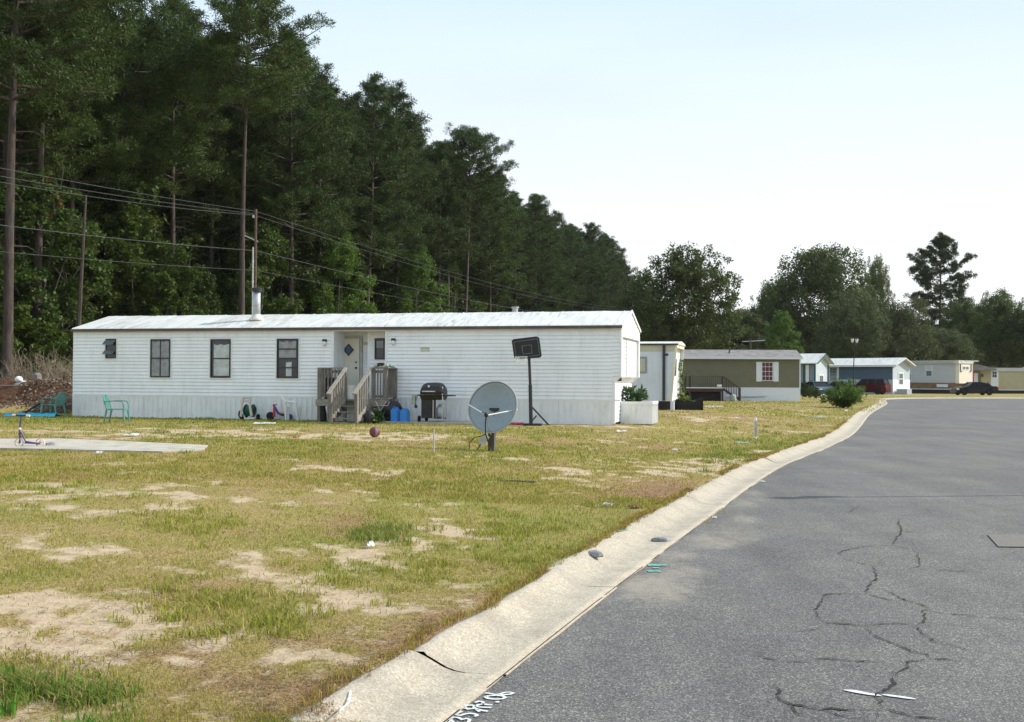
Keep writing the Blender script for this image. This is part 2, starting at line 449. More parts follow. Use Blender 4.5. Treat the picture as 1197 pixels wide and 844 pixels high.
# ------------------------------------------------------------------ the road line
def rz(y): return 0.0 * np.asarray(y, float)
KP = [(-8.9,-22.0),(-3.75,-5.0),(-2.05,0.0),(-.32,5.21),(.646,8.09),(1.11,9.42),(2.70,13.93),(3.88,17.27),(5.25,20.9),(7.75,26.6),(10.45,33.2),
      (17.5,53.0),(26.6,77.0),(30.3,88.0),(32.3,93.5),(36.0,98.2),(42,101.2),(52,103.2),(75,106),(170,114)]
def catmull(P, step):
    P = [Vector((p[0], p[1], 0)) for p in P]; out = []
    for i in range(len(P)-1):
        p0 = P[max(i-1, 0)]; p1 = P[i]; p2 = P[i+1]; p3 = P[min(i+2, len(P)-1)]
        L = (p2-p1).length; n = max(2, int(L/step(p1.y)))
        # centripetal-like tangents scaled by chord
        m1 = (p2-p0) * (L/max(1e-6, ((p1-p0).length + L))) if i else (p2-p1)
        m2 = (p3-p1) * (L/max(1e-6, ((p3-p2).length + L))) if i < len(P)-2 else (p2-p1)
        for k in range(n):
            t = k/n
            out.append((2*t**3-3*t**2+1)*p1 + (t**3-2*t**2+t)*m1 + (-2*t**3+3*t**2)*p2 + (t**3-t**2)*m2)
    out.append(P[-1]); return np.array([(p.x, p.y) for p in out])
KL = catmull(KP, lambda y: .10 if 3 < y < 34 else .5 if y < 60 else 1.0)
T = np.gradient(KL, axis=0); T /= np.linalg.norm(T, axis=1)[:, None]
NL = np.stack([-T[:,1], T[:,0]], 1)            # towards the lawn
S = np.concatenate([[0], np.cumsum(np.linalg.norm(np.diff(KL, axis=0), axis=1))])
KW = 0.55
KLs = KL[::4]
def kdist(x, y):
    "distance from the road edge, positive on the lawn side (coarse beyond 30 m)"
    x = np.asarray(x, float); y = np.asarray(y, float); sh = x.shape; x = x.ravel(); y = y.ravel()
    d = np.full(x.shape, 1e9); sg = np.ones(x.shape)
    NLs = NL[::4]
    for i in range(0, len(x), 20000):
        xx = x[i:i+20000, None] - KLs[None, :, 0]; yy = y[i:i+20000, None] - KLs[None, :, 1]
        dd = xx*xx + yy*yy; j = dd.argmin(1); r = np.arange(len(j))
        d[i:i+20000] = np.sqrt(dd[r, j]); sg[i:i+20000] = np.sign(xx[r, j]*NLs[j, 0] + yy[r, j]*NLs[j, 1])
    return (d*sg).reshape(sh)
def base_h(x, y, d):
    up = 0.098 + 0.29*sstep(.5, 7, d)*(1 - .92*sstep(45, 78, y))
    return rz(np.asarray(y)) * sstep(6, 1, d) + up + .035*(fbm(x, y, .5, 3)-.5)*sstep(.6, 2, d) + bank(x, y)
def bank(x, y):
    "a low bank of pushed-up soil at the near end of the wood"
    x = np.asarray(x, float); y = np.asarray(y, float)
    yc = 42.3 + .8*np.sin(x*.5)
    return .95*np.exp(-((y-yc)/1.7)**2)*sstep(-12.5, -15.5, x)*(.55+.9*fbm(x, y, .7, 4, 5.))
def gh(x, y):
    return float(base_h(np.array([x], float), np.array([y], float), kdist(np.array([x]), np.array([y])))[0])

# sandy, lush and brown places: (x px, y px, half width px, half height px, weight)
BARE = [(110,712,150,24,1.1),(45,800,50,40,1.0),(230,815,40,20,.5),(385,685,55,12,.8),(395,745,60,12,.5),(150,585,60,9,.5),(60,590,30,9,.7),
        (300,515,260,5,.9),(160,511,130,4,.7),(530,607,70,12,.7),(405,577,60,8,.7),(455,520,60,5,.6),(840,532,60,5,1.2),(760,537,14,4,1.0),(815,544,60,3,.8),
        (700,548,80,4,.6),(170,795,40,14,.4),(300,740,80,10,.4),(100,640,60,10,.25),(640,690,30,8,.3),(920,519,30,2,.9),(810,490,40,3,.4),(420,497,70,2,.6),
        (650,500,90,2,.4),(130,770,30,12,.5),(330,790,50,16,.4),(20,720,60,16,.6),(430,560,60,6,.3),(620,560,60,5,.3)]
LUSH = [(270,690,110,14,1.0),(90,770,60,18,1.1),(20,762,24,26,.9),(115,822,60,22,.9),(330,825,60,22,.8),(445,608,35,10,1.1),(600,600,70,14,.6),
        (640,635,60,16,.7),(590,590,70,10,.5),(230,620,70,14,.4),(480,570,60,9,.3),(640,520,60,8,.5),(250,497,260,3,1.0),(560,530,60,10,.5),
        (400,650,60,10,.3),(900,512,70,6,.8),(830,525,40,4,.7),(40,500,60,6,.5),(730,625,30,12,.6),(330,530,80,8,.5),(960,500,40,8,.3)]
BRWN = [(560,700,75,24,1.0),(480,760,60,24,1.0),(400,790,60,26,.8),(780,560,70,10,.7),(200,740,90,12,.4),(560,640,40,12,.4),(740,495,60,4,.5),
        (400,600,40,14,.3),(120,520,100,6,.4),(700,520,90,5,.35),(860,488,80,4,.35),(320,775,70,26,.6),(360,720,60,12,.4)]
def to_world(L):
    out = []
    for (px, py, rx, ry, w) in L:
        c = onz(px, py, .25); a = onz(px, py-ry, .25); b2 = onz(px, py+ry, .25)
        out.append((c.x, c.y, rx*c.y/FPX, (a.y-b2.y)/2, c.x/c.y, w))
    return out
SANDR = [(790,640,55,22,1.0),(850,600,45,12,.9),(900,597,45,5,.7),(760,680,40,12,.5),(690,712,50,7,.6),(880,560,25,8,.6),(760,655,50,16,.6),(800,622,18,9,1.3),(835,603,16,7,1.3),(770,645,20,9,1.3),(745,664,18,6,1.0),(870,580,14,8,1.0),(960,575,40,3,.3)]
BARE, LUSH, BRWN, SANDR = map(to_world, (BARE, LUSH, BRWN, SANDR))
def patches(x, y, L):
    s = np.zeros_like(np.asarray(x, float))
    for (cx, cy, rx, ry, k, w) in L:
        u = (x - cx - k*(y-cy)) / rx; v = (y - cy) / ry
        s = s + w*np.exp(-(u*u+v*v)*.8)
    return s
def fields(x, y, d):
    n1 = fbm(x, y, .8, 4, 3.0); n2 = fbm(x, y, .35, 3, 31.0); n3 = fbm(x, y, 2.6, 3, 57.0)
    n4 = fbm(x, y, 4.5, 3, 19.0); n5 = fbm(x, y, 2.0, 3, 63.0)
    bare = .10 + patches(x, y, BARE)*np.clip(3.0*(n4-.5)+2.4*(n3-.5)+.85, .1, 1.3) + 1.9*(n1-.57) + 1.2*(n3-.5) + .9*(fbm(x, y, 1.6, 3, 77.)-.5) + 1.3*(n4-.5)
    lush = patches(x, y, LUSH)*np.clip(3.2*(n5-.5)+2.4*(n4-.5)+.55, 0, 1.2) + 1.3*(n2-.5) + 1.2*(n3-.45) + .34
    brown = patches(x, y, BRWN)*1.25 + 1.6*(fbm(x, y, .7, 4, 91.0)-.58) + 1.0*(n4-.5)
    lush = lush - .55*np.clip(patches(x, y, BRWN), 0, 1)
    lush = np.clip(lush, 0, 1.3); bare = np.clip(bare - .75*np.clip(patches(x, y, LUSH), 0, 1), 0, 1); brown = np.clip(brown - .3*lush, 0, .9)
    return bare, lush, brown
# edge of the wood: from (-26,36) running away to the right
E0 = np.array([-25.0, 38.0]); ED = np.array([.262, .965]); EN = np.array([-.965, .262])
def wood_d(x, y): return (np.asarray(x)-E0[0])*EN[0] + (np.asarray(y)-E0[1])*EN[1]

# ------------------------------------------------------------------ ground, lawn, road, kerb
def strip(off):
    return KL[:, None, :] + NL[:, None, :]*off[None, :, None]
offs = [0.56]
while offs[-1] < 900:
    o_ = offs[-1]; offs.append(o_ + (.085 if o_ < 9 else .085*(1.11**(len(offs)-100))))
offs = np.array(offs)
G = strip(offs); n, k = G.shape[:2]
# far out the strips of a bend could cross; the road line only bends gently towards the lawn side, so they fan out
D = np.broadcast_to(offs[None, :], (n, k))
X, Y = G[..., 0], G[..., 1]
Z = base_h(X, Y, D)
wd = wood_d(X, Y)
Z[:, 0] -= .03
bare, lush, brown = fields(X, Y, D)
lit = np.maximum(sstep(-2.5, .5, wd + 2*(fbm(X, Y, .4, 3, 8.)-.5)), sstep(.10, .28, bank(X, Y)))
idx = np.arange(n*k).reshape(n, k)
F = np.stack([idx[:-1,:-1], idx[1:,:-1], idx[1:,1:], idx[:-1,1:]], -1).reshape(-1, 4)
o = arr_mesh('lawn', np.stack([X, Y, Z], -1), F, MATS['lawn'], smooth=True,
   attrs={'bare': ('FLOAT', bare), 'lush': ('FLOAT', lush), 'brown': ('FLOAT', brown), 'litter': ('FLOAT', lit)})
tag(o, kind='structure')
LAWN_V = None
MB().add([(-3000,-3000,-.12),(3000,-3000,-.12),(3000,3000,-.12),(-3000,3000,-.12)], [(0,1,2,3)]).build('ground', MATS['lawn'])
tag(bpy.data.objects['ground'], kind='structure')

# right hand edge of the road (out of the frame), matched to the left one
RPk = [(-22,(6.2,-2)),(0,(6.1,-2)),(20,(6.1,-2)),(30,(6.3,-2)),(33,(7,-2.4)),(53,(9.8,-5)),(77,(9.0,-12)),(88,(9.0,-17)),(100,(8,-20)),(104,(5,-20)),(114,(2,-20))]
ya = [a[0] for a in RPk]
RX = KL[:,0] + np.interp(KL[:,1], ya, [a[1][0] for a in RPk]); RY = KL[:,1] + np.interp(KL[:,1], ya, [a[1][1] for a in RPk])
ts = np.concatenate([np.linspace(0, .1, 5), np.linspace(.15, 1, 14)])
X = KL[:, 0:1]*(1-ts) + RX[:, None]*ts; Y = KL[:, 1:2]*(1-ts) + RY[:, None]*ts
X[:, 0] += -NL[:, 0]*(-.02); Y[:, 0] += -NL[:, 1]*(-.02)
Zr = rz(Y) + .012*(fbm(X, Y, .4, 3, 2.)-.5)*ts
idx = np.arange(X.size).reshape(X.shape)
F = np.stack([idx[:-1,:-1], idx[:-1,1:], idx[1:,1:], idx[1:,:-1]], -1).reshape(-1, 4)
gut = np.hypot(X-KL[:, 0:1], Y-KL[:, 1:2])
tag(arr_mesh('road', np.stack([X, Y, Zr], -1), F, MATS['asphalt'], smooth=True, attrs={'gutter': ('FLOAT', gut), 'sandy': ('FLOAT', np.clip(patches(X, Y, SANDR), 0, 1.2))}), kind='structure')
# verge on the far right side
TR = np.gradient(np.stack([RX, RY], 1), axis=0); TR /= np.linalg.norm(TR, axis=1)[:, None]
offr = np.array([0, .3, 1, 3, 10, 40, 150, 600.])
sel = slice(0, len(KL), 6)
X = RX[sel, None] + TR[sel, 1:2]*offr; Y = RY[sel, None] - TR[sel, 0:1]*offr*np.where(offr > 1, 1, 1)
Zv = rz(Y)*sstep(40, 0, offr) + np.array([.002, .13, .15, .18, .2, .15, -.02, -.10])
idx = np.arange(X.size).reshape(X.shape)
F = np.stack([idx[:-1,:-1], idx[:-1,1:], idx[1:,1:], idx[1:,:-1]], -1).reshape(-1, 4)
keep = Y.ravel()[F].max(1) < 60
bare, lush, brown = fields(X, Y, X*0+5)
tag(arr_mesh('verge', np.stack([X, Y, Zv], -1), F[keep], MATS['lawn'], smooth=True,
   attrs={'bare': ('FLOAT', bare), 'lush': ('FLOAT', lush), 'brown': ('FLOAT', brown), 'litter': ('FLOAT', bare*0)}), kind='structure')

# kerb and gutter, cast in lengths with open joints
prof = [(-.0, -.03), (0.0, .010), (.10, .004), (.24, -.002), (.30, .004), (.36, .020), (.42, .048), (.48, .076), (.53, .093), (.575, .100), (.61, .094), (.63, .02)]
joints = [-22.0]
sY = lambda y: float(np.interp(y, KL[:, 1], S))
marks = [4.0, 6.05, 8.6, 10.95, 14.35, 17.6, 21.6, 25.8]
js = [0.0]
a = 0.0
while a < sY(3.0)-3: a += 3.0; js.append(a)
js += [sY(y) for y in marks]
while js[-1] < S[-1]-4: js.append(js[-1] + 3.2)
V = []; F = []
for i in range(len(js)-1):
    gp_ = random.choice((.002,.003,.004,.007)); s0, s1 = js[i]+gp_, js[i+1]-.002
    n = max(2, int((s1-s0)/(.12 if s0 < sY(34) else .8)))
    ss = np.linspace(s0, s1, n)
    dz = random.uniform(-.005, .007); tilt = random.uniform(-.008, .008)
    if abs(js[i]-sY(8.6)) < .1: dz = .012
    wob = (fbm(ss*1.0, ss*0+3., 1.5, 3)-.5)*.09 + random.uniform(-.012, .012) - (.05 if abs(js[i+1]-sY(8.6)) < .1 else 0)
    b0 = len(V)
    for j, s in enumerate(ss):
        x = np.interp(s, S, KL[:,0]); y = np.interp(s, S, KL[:,1])
        nx = np.interp(s, S, NL[:,0]); ny = np.interp(s, S, NL[:,1])
        for q, (o_, z_) in enumerate(prof):
            oo = o_ + (wob[j] if q >= 8 else wob[j]*.4 if q > 0 else 0)
            if q in (9, 10) and random.random() < .12: z_ -= random.uniform(0, .012)
            if q == len(prof)-1: z_ -= .15
            V.append((x+nx*oo, y+ny*oo, float(rz(y)) + z_ + (dz + tilt*(j/n-.5))*(q/len(prof))))
    m_ = len(prof)
    for j in range(n-1):
        for q in range(m_-1):
            a_ = b0+j*m_+q; F.append((a_, a_+1, a_+m_+1, a_+m_))
tag(arr_mesh('kerb', V, F, MATS['kerb_concrete'], smooth=True), kind='structure')
# dark seam bedding below the joints and the gutter line
V = []; F = []
for j, s in enumerate(S):
    for o_, z_ in ((.60, .060), (.53, .060), (.42, .020), (.28, -.02), (-.035, -.02)):
        V.append((KL[j,0]+NL[j,0]*o_, KL[j,1]+NL[j,1]*o_, float(rz(KL[j,1]))+z_))
m_ = 5
for i in range(len(V)//m_-1):
    for q in range(m_-1): F.append((i*m_+q, i*m_+q+1, (i+1)*m_+q+1, (i+1)*m_+q))
tag(arr_mesh('kerb_bedding', V, F, MATS['bedding_grey']), kind='structure')

# lumps of broken kerb, leaf-filled joint
def stone(name, p, rx, ry, h, mat, rot=0, label=None, cat=None, group=None, seed=1):
    r_ = random.Random(seed); mb = MB(); n = 9; vs = []; fs = []
    levels = [(0.95, -.01), (1.0, .25), (.82, .8), (.35, 1.0)]
    base = [r_.uniform(.75, 1.1) for _ in range(n)]
    for (s_, hh) in levels:
        for k_ in range(n):
            t = 2*math.pi*k_/n; q = base[k_]*s_*r_.uniform(.93, 1.07)
            vs.append((math.cos(t)*rx*q, math.sin(t)*ry*q, h*(hh + r_.uniform(-.08, .08))))
    for i in range(len(levels)-1):
        for k_ in range(n):
            k2 = (k_+1) % n; fs.append((i*n+k_, i*n+k2, (i+1)*n+k2, (i+1)*n+k_))
    fs.append(tuple(reversed(range(n)))); fs.append(tuple((len(levels)-1)*n+k_ for k_ in range(n)))
    mb.add(vs, fs); o = mb.build(name, MATS[mat]); o.location = p; o.rotation_euler = (0, 0, rot)
    return tag(o, label, cat, group)
plain('rubble_grey', (.24,.24,.245), .85, .4, 14, bmp=.5)
stone('broken_concrete', onz(774, 632, 0.005), .12, .075, .035, 'rubble_grey', .3, 'flat grey lump of broken concrete lying in the gutter', 'rubble', seed=3)
stone('broken_concrete', onz(696, 648, 0.085)+Vector((0,0,-.01)), .105, .055, .045, 'rubble_grey', 2.0, 'dark grey broken lump sticking out of the kerb edge in the grass', 'rubble', seed=5)

# ------------------------------------------------------------------ cracks and paint on the road
def zoomed(pts, sc, ox, oy): return [(ox + x/sc, oy + y/sc) for x, y in pts]
def stroke(paths, z, widths, jitter=0.0, name='x', mat=None, seed=0, taper=True, wobble=0):
    r_ = random.Random(seed); V = []; F = []
    for (pts, w) in zip(paths, widths):
        P = [onz(px, py, 0.0) for px, py in pts]; Q = [P[0]]
        for a, b2 in zip(P[:-1], P[1:]):
            L = (b2-a).length; n = max(1, int(L/(.035 if jitter else .02)))
            for i in range(1, n+1):
                q = a.lerp(b2, i/n)
                if i < n or jitter: q = q + Vector((r_.gauss(0, jitter), r_.gauss(0, jitter), 0))
                Q.append(q)
        m_ = len(Q); b0 = len(V)
        for i, q in enumerate(Q):
            d = (Q[min(i+1, m_-1)] - Q[max(i-1, 0)]); d.z = 0; d.normalize(); nn = Vector((-d.y, d.x, 0))
            t = i/(m_-1) if m_ > 1 else 0
            ww = w * (min(1, 6*t, 6*(1-t))*.8+.2 if taper else 1) * (1 + r_.uniform(-wobble, wobble)) * (1 + (1.0*abs(d.x) if jitter > .006 else 0))
            zz = z + float(rz(q.y)) + .0065
            V.append((q.x+nn.x*ww/2, q.y+nn.y*ww/2, zz)); V.append((q.x-nn.x*ww/2, q.y-nn.y*ww/2, zz))
        for i in range(m_-1):
            a_ = b0+2*i; F.append((a_, a_+1, a_+3, a_+2))
    o = arr_mesh(name, V, F, MATS[mat]); return tag(o, kind='structure')
Z2 = lambda p: zoomed(p, 3.322, 880, 590)
cr = [
 Z2([(568,55),(565,75),(580,100),(560,130),(540,158)]), Z2([(570,105),(625,108),(682,114)]), Z2([(330,97),(450,104)]),
 Z2([(470,240),(480,270),(478,295),(455,305),(440,350)]), Z2([(350,205),(330,190),(350,180),(420,165),(540,158)]), Z2([(540,160),(600,172),(640,185)]),
 Z2([(440,350),(370,347),(280,350),(265,380),(243,410),(250,438),(262,443)]), Z2([(440,350),(480,358),(560,378)]),
 Z2([(512,330),(560,355),(600,375),(655,390),(688,408)]), Z2([(688,408),(730,425),(830,430),(890,438)]), Z2([(920,440),(1040,450)]),
 Z2([(688,408),(660,415),(672,445),(655,462),(628,472)]), Z2([(262,443),(300,462),(370,465),(430,472)]), Z2([(430,472),(480,465),(560,462),(628,468)]),
 Z2([(628,474),(665,505),(700,530),(720,540)]), Z2([(720,540),(780,550),(850,570)]), Z2([(430,475),(480,515),(560,545),(610,570),(670,580),(688,600)]),
 Z2([(688,600),(750,602),(800,612)]), Z2([(688,600),(640,610),(600,612),(590,640),(560,660)]), Z2([(270,470),(240,488),(160,495)]),
 Z2([(20,582),(55,600),(100,612)]), Z2([(200,600),(265,600),(360,608),(510,612)]), Z2([(270,596),(340,604)]), Z2([(340,622),(440,630)]), Z2([(100,612),(230,612)]),
 Z2([(535,648),(562,662)]), Z2([(540,672),(552,690),(545,705),(520,722),(480,745),(495,775),(512,792)]),
 Z2([(80,702),(108,722),(100,745),(120,770),(160,780),(215,790),(270,798),(350,800),(430,803),(500,800)]), Z2([(140,780),(165,805),(200,825)]),
 Z2([(270,798),(300,812),(370,826),(440,832)]), Z2([(512,792),(560,805),(640,828),(700,834),(760,843)]), Z2([(480,803),(490,835)]),
 Z2([(370,35),(395,15),(425,3)]), Z2([(672,15),(690,35)]), Z2([(640,185),(650,240),(600,250)]), Z2([(470,240),(400,225),(350,205)]), Z2([(780,118),(860,122),(910,120)]),
 Z2([(720,255),(860,262)]), Z2([(910,118),(958,162)]),
 [(650,600),(640,640)] and [(905,556),(935,552),(990,556)],
]
wd_ = [w_*.50+.002 for w_ in [.012,.008,.004,.012,.006,.005,.010,.008,.012,.009,.005,.012,.010,.007,.011,.005,.011,.008,.008,.005,.007,.007,.007,.006,.004,.013,.016,.014,.008,.007,.011,.007,.004,.006,.005,.005,.004,.004,.006,.006]]
while len(wd_) < len(cr): wd_.append(.006)
stroke(cr, 0, wd_, .0075, 'road_crack', 'crack_dark', 4, True, .75)
# edge seam between gutter and asphalt
V = []; F = []
m1 = (KL[:,1] > 2) & (KL[:,1] < 40); P = KL[m1]; NN = NL[m1]
w = .006 + .006*fbm(P[:,0], P[:,1], 3, 3)
A_ = P - NN*(.004)[:, None] if False else P - NN*.004; B_ = P - NN*(.004 + w[:, None])
V = np.empty((2*len(P), 3)); V[0::2, :2] = A_; V[1::2, :2] = B_; V[:, 2] = .014
i_ = np.arange(len(P)-1); F = np.stack([2*i_, 2*i_+1, 2*i_+3, 2*i_+2], 1)
keep = fbm(P[:-1,0], P[:-1,1], 1.5, 2, 9.) > .38
tag(arr_mesh('road_seam', V, F[keep], MATS['crack_dark']), kind='structure')

Z9 = lambda p: zoomed(p, 9.975, 500, 790)
def loop(cx, cy, rx, ry, a0=0, a1=360, rot=0, n=18):
    out = []
    for i in range(n+1):
        t = R(a0 + (a1-a0)*i/n); x, y = rx*math.cos(t), ry*math.sin(t); c_, s_ = math.cos(R(rot)), math.sin(R(rot))
        out.append((cx+x*c_-y*s_, cy+x*s_+y*c_))
    return out
letters = [Z9([(670,212),(740,222),(800,232),(850,222),(900,205),(960,203),(1000,213),(960,228),(900,232),(840,235)]),
           Z9([(670,258),(720,245),(800,240),(880,248),(905,265),(870,282),(780,285),(700,275),(670,258)]),
           Z9([(790,318),(835,316)]),
           Z9([(430,375),(450,358),(510,355),(550,368),(540,395),(470,402),(430,385)]),
           Z9([(550,325),(600,308),(650,318),(640,345),(590,350),(560,372),(640,380),(740,382)]), Z9([(630,340),(700,350),(755,353)]),
           Z9([(555,395),(600,408),(650,420),(705,428)]), Z9([(570,405),(600,432)]),
           Z9([(400,425),(350,450),(325,468),(380,475),(440,458),(500,450),(560,460),(580,475),(545,488)]),
           Z9([(250,520),(300,495),(360,500),(400,525),(450,510),(490,525),(470,560),(400,600),(300,590),(250,545)]),
           Z9([(260,520),(300,560)])]
stroke(letters, .0, [.019]*len(letters), .0004, 'painted_lettering', 'road_paint', 2, False, .2)
stroke([[(986,807.5),(1000,809.5),(1016,812.5),(1031,814.5)],[(1031,813),(1050,815.5),(1071,818.5)]], .0, [.038,.030], 0, 'painted_dash', 'road_paint', 2, True, .2)
stroke([[(757,661),(778,661)],[(757,668.5),(772,668.5)],[(763,664.5),(770,664.5)]], .0, [.085,.06,.075], .004, 'painted_mark', 'teal_paint', 5, False, .3)
a = [onz(*p, 0) for p in ((1154,625.5),(1167,640),(1240,641),(1240,626))]
MB().add([(p.x, p.y, .0105) for p in a], [(0,1,2,3)]).build('road_patch', MATS['patch_brown']); tag(bpy.data.objects['road_patch'], kind='structure')
# spray strokes on the kerb
def kerb_stroke(pts, w, z, name, mat):
    Q = []
    for (a, b2) in zip(pts[:-1], pts[1:]):
        for i in range(8): Q.append((a[0]+(b2[0]-a[0])*i/8, a[1]+(b2[1]-a[1])*i/8))
    Q.append(pts[-1]); P = []
    for (px, py) in Q:
        zz = z
        for _ in range(5):
            q = onz(px, py, zz); zz = float(np.interp(kdist(np.array([q.x]), np.array([q.y]))[0], [0,.10,.24,.30,.36,.42,.48,.53,.575,.61], [.01,.004,-.002,.004,.02,.048,.076,.093,.10,.094]))
        P.append(q + Vector((0,0,.013)))
    V = []; F = []
    for i, q in enumerate(P):
        d = P[min(i+1, len(P)-1)] - P[max(i-1, 0)]; d.z = 0; d.normalize(); ww = w*random.uniform(.7, 1.2)
        V += [(q.x-d.y*ww, q.y+d.x*ww, q.z), (q.x+d.y*ww, q.y-d.x*ww, q.z)]
    for i in range(len(P)-1): F.append((2*i, 2*i+1, 2*i+3, 2*i+2))
    return tag(arr_mesh(name, V, F, MATS[mat]), kind='structure')
kerb_stroke([(397,834),(408,824),(410,810)], .007, .10, 'painted_kerb_mark', 'road_paint')
kerb_stroke([(722,623),(735,619)], .012, .125, 'painted_kerb_mark', 'teal_paint')
# ------------------------------------------------------------------ frames for buildings
class Frame:
    def __init__(s, x, y, z, deg):
        s.o = Vector((x, y, z)); s.a = R(deg)
        s.u = Vector((math.cos(s.a), math.sin(s.a), 0)); s.n = Vector((-math.sin(s.a), math.cos(s.a), 0))
    def hit(s, px, py, yl=0.0):
        "local (x, z) where a measured sight line meets the plane y = yl of the building"
        d = ray(px, py); o = Vector((0,0,EYE)) - s.o
        t = (yl - o.dot(s.n)) / d.dot(s.n); p = o + d*t
        return p.dot(s.u), p.z
    def hitx(s, px, py, xl):
        "local (y, z) on the end plane x = xl"
        d = ray(px, py); o = Vector((0,0,EYE)) - s.o
        t = (xl - o.dot(s.u)) / d.dot(s.u); p = o + d*t
        return p.dot(s.n), p.z
    def world(s, x, y, z=0): return s.o + s.u*x + s.n*y + Vector((0,0,z))
    def empty(s, name, label, cat, group=None, at=(0,0,0)):
        return empty(name, s.world(*at), s.a, label, cat, group)

def laps(mb, x0, x1, z0, z1, y, lap=.105, out=.026, axis='x', sgn=-1):
    "real lap boards; y is the wall plane; boards lean out by `out` at their lower edge"
    n = max(1, round((z1-z0)/lap)); h = (z1-z0)/n
    for i in range(n):
        a = z0+i*h; b = a+h
        poly = [(y, a+.0), (y+sgn*out, a+.0), (y+sgn*out*.97, a+.016), (y+sgn*.003, b)]
        if axis == 'x': mb.prism(poly, x0, x1, 'x')
        else:
            vs = []
            for yy in (x0, x1):
                for (u, w_) in poly: vs.append((u, yy, w_))
            mb.add(vs, [(0,1,2,3),(7,6,5,4),(0,4,5,1),(1,5,6,2),(2,6,7,3),(3,7,4,0)])
    return mb
def ribs(mb, x0, x1, z0, z1, y, pitch=.15, out=.022, w=.018, axis='x', sgn=-1):
    n = max(1, round((x1-x0)/pitch))
    if axis == 'x': mb.box(x0, x1, min(y, y+sgn*.004), max(y, y+sgn*.004), z0, z1)
    else: mb.box(min(y, y+sgn*.004), max(y, y+sgn*.004), x0, x1, z0, z1)
    for i in range(n+1):
        x = x0 + (x1-x0)*i/n
        a, b = y+sgn*.003, y+sgn*out
        if axis == 'x': mb.box(x-w/2, x+w/2, min(a,b), max(a,b), z0+.002, z1-.002)
        else: mb.box(min(a,b), max(a,b), x-w/2, x+w/2, z0+.002, z1-.002)
    return mb
def rect_frame(mb, x0, x1, z0, z1, y0, y1, t):
    mb.box(x0, x0+t, y0, y1, z0, z1); mb.box(x1-t, x1, y0, y1, z0, z1)
    mb.box(x0+t, x1-t, y0, y1, z0, z0+t); mb.box(x0+t, x1-t, y0, y1, z1-t, z1)
def window(par, x0, x1, z0, z1, y=0, frame='black_frame', t=.036, bars=((), ()), curtain=None, pane='glass_dark', out=.045, depth=0.03, name='window', sill=None):
    f = MB(); rect_frame(f, x0, x1, z0, z1, y-out, y-.002, t)
    for q in bars[0]: f.box(x0+(x1-x0)*q-.010, x0+(x1-x0)*q+.010, y-out+.006, y-.006, z0+t, z1-t)
    for q in bars[1]: f.box(x0+t, x1-t, y-out+.003, y-.004, z0+(z1-z0)*q-.016, z0+(z1-z0)*q+.016)
    w = f.build(name, MATS[frame], par)
    MB().box(x0+t, x1-t, y-.014, y-.008, z0+t, z1-t).build('pane', MATS[pane], w)
    if curtain:
        for (c0, c1, d0, d1, cm) in curtain:
            mb = MB(); n = 14; vs = []
            for i in range(n+1):
                xx = x0+t+(x1-x0-2*t)*(c0+(c1-c0)*i/n); yy = y-.022+.004*math.sin(i*2.1)
                vs += [(xx, yy, z0+t+(z1-z0-2*t)*d0), (xx, yy, z0+t+(z1-z0-2*t)*(d1 - .03*abs(math.sin(i*.5))))]
            mb.add(vs, [(2*i, 2*i+2, 2*i+3, 2*i+1) for i in range(n)]); mb.build('curtain', MATS[cm], w)
    return w

# ================================================================== the long white mobile home
MF = Frame(-13.72, 34.0, .37, -14.35); L, W = 17.25, 3.66; ZS, ZE, ZR = .69, 2.75, 3.24
home = MF.empty('mobile_home', 'long white mobile home with lap siding, pale metal roof and recessed front door', 'mobile home')
hx = lambda px, py, yl=0: MF.hit(px, py, yl)
xa, xb = hx(390.3, 420)[0], hx(450.5, 420)[0]           # the porch recess
zrc = hx(420, 386)[1]
XE = L - .24                                            # recessed end wall
wb = MB()                                                # backing walls
wb.box(0.01, xa, .0, .09, .06, ZE); wb.box(xb, XE, .0, .09, .06, ZE); wb.box(xa, xb, .0, .09, zrc, ZE); wb.box(xa, xb, .0, .09, .06, ZS+.0)
wb.box(0.01, .09, .09, W, .06, ZE); wb.box(XE-.08, XE, .09, W, .06, 1.16); wb.prism([(XE-.08,1.16),(XE,1.16),(L-.09,1.31),(L-.09,2.46),(XE-.08,2.46)], .101, W-.101, 'y'); wb.box(.09, XE-.08, W-.09, W, .06, ZE)
wb.box(xa-.04, xa, .09, .95, ZS, zrc); wb.box(xb, xb+.04, .09, .95, ZS, zrc)
xm = hx(437, 420, .85)[0]
wb.box(xa, xm, .86, .93, ZS, zrc); wb.box(xm, xb, .50, .57, ZS, zrc); wb.box(xm-.06, xm, .50, .86, ZS, zrc)
wb.box(xa-.04, xb+.04, .09, .95, zrc, zrc+.06)
wb.build('wall', MATS['white_siding'], home)
sd = MB()
laps(sd, 0, xa, ZS+.02, ZE-.06, 0); laps(sd, xb, XE, ZS+.02, ZE-.06, 0)
laps(sd, xb+.02, L, 1.50, ZE-.06, -.0005) if False else None
laps(sd, xa, xm, ZS+.05, zrc, .86); laps(sd, xm, xb, ZS+.05, zrc, .50)
laps(sd, .0, W, ZS+.02, ZE-.06, 0.0, axis='y', sgn=-1)
laps(sd, .0, W, .08, 1.15, XE, axis='y', sgn=1); laps(sd, .101, 1.35, 1.33, 2.43, L-.09, axis='y', sgn=1)
sd.build('siding', MATS['white_siding'], home)
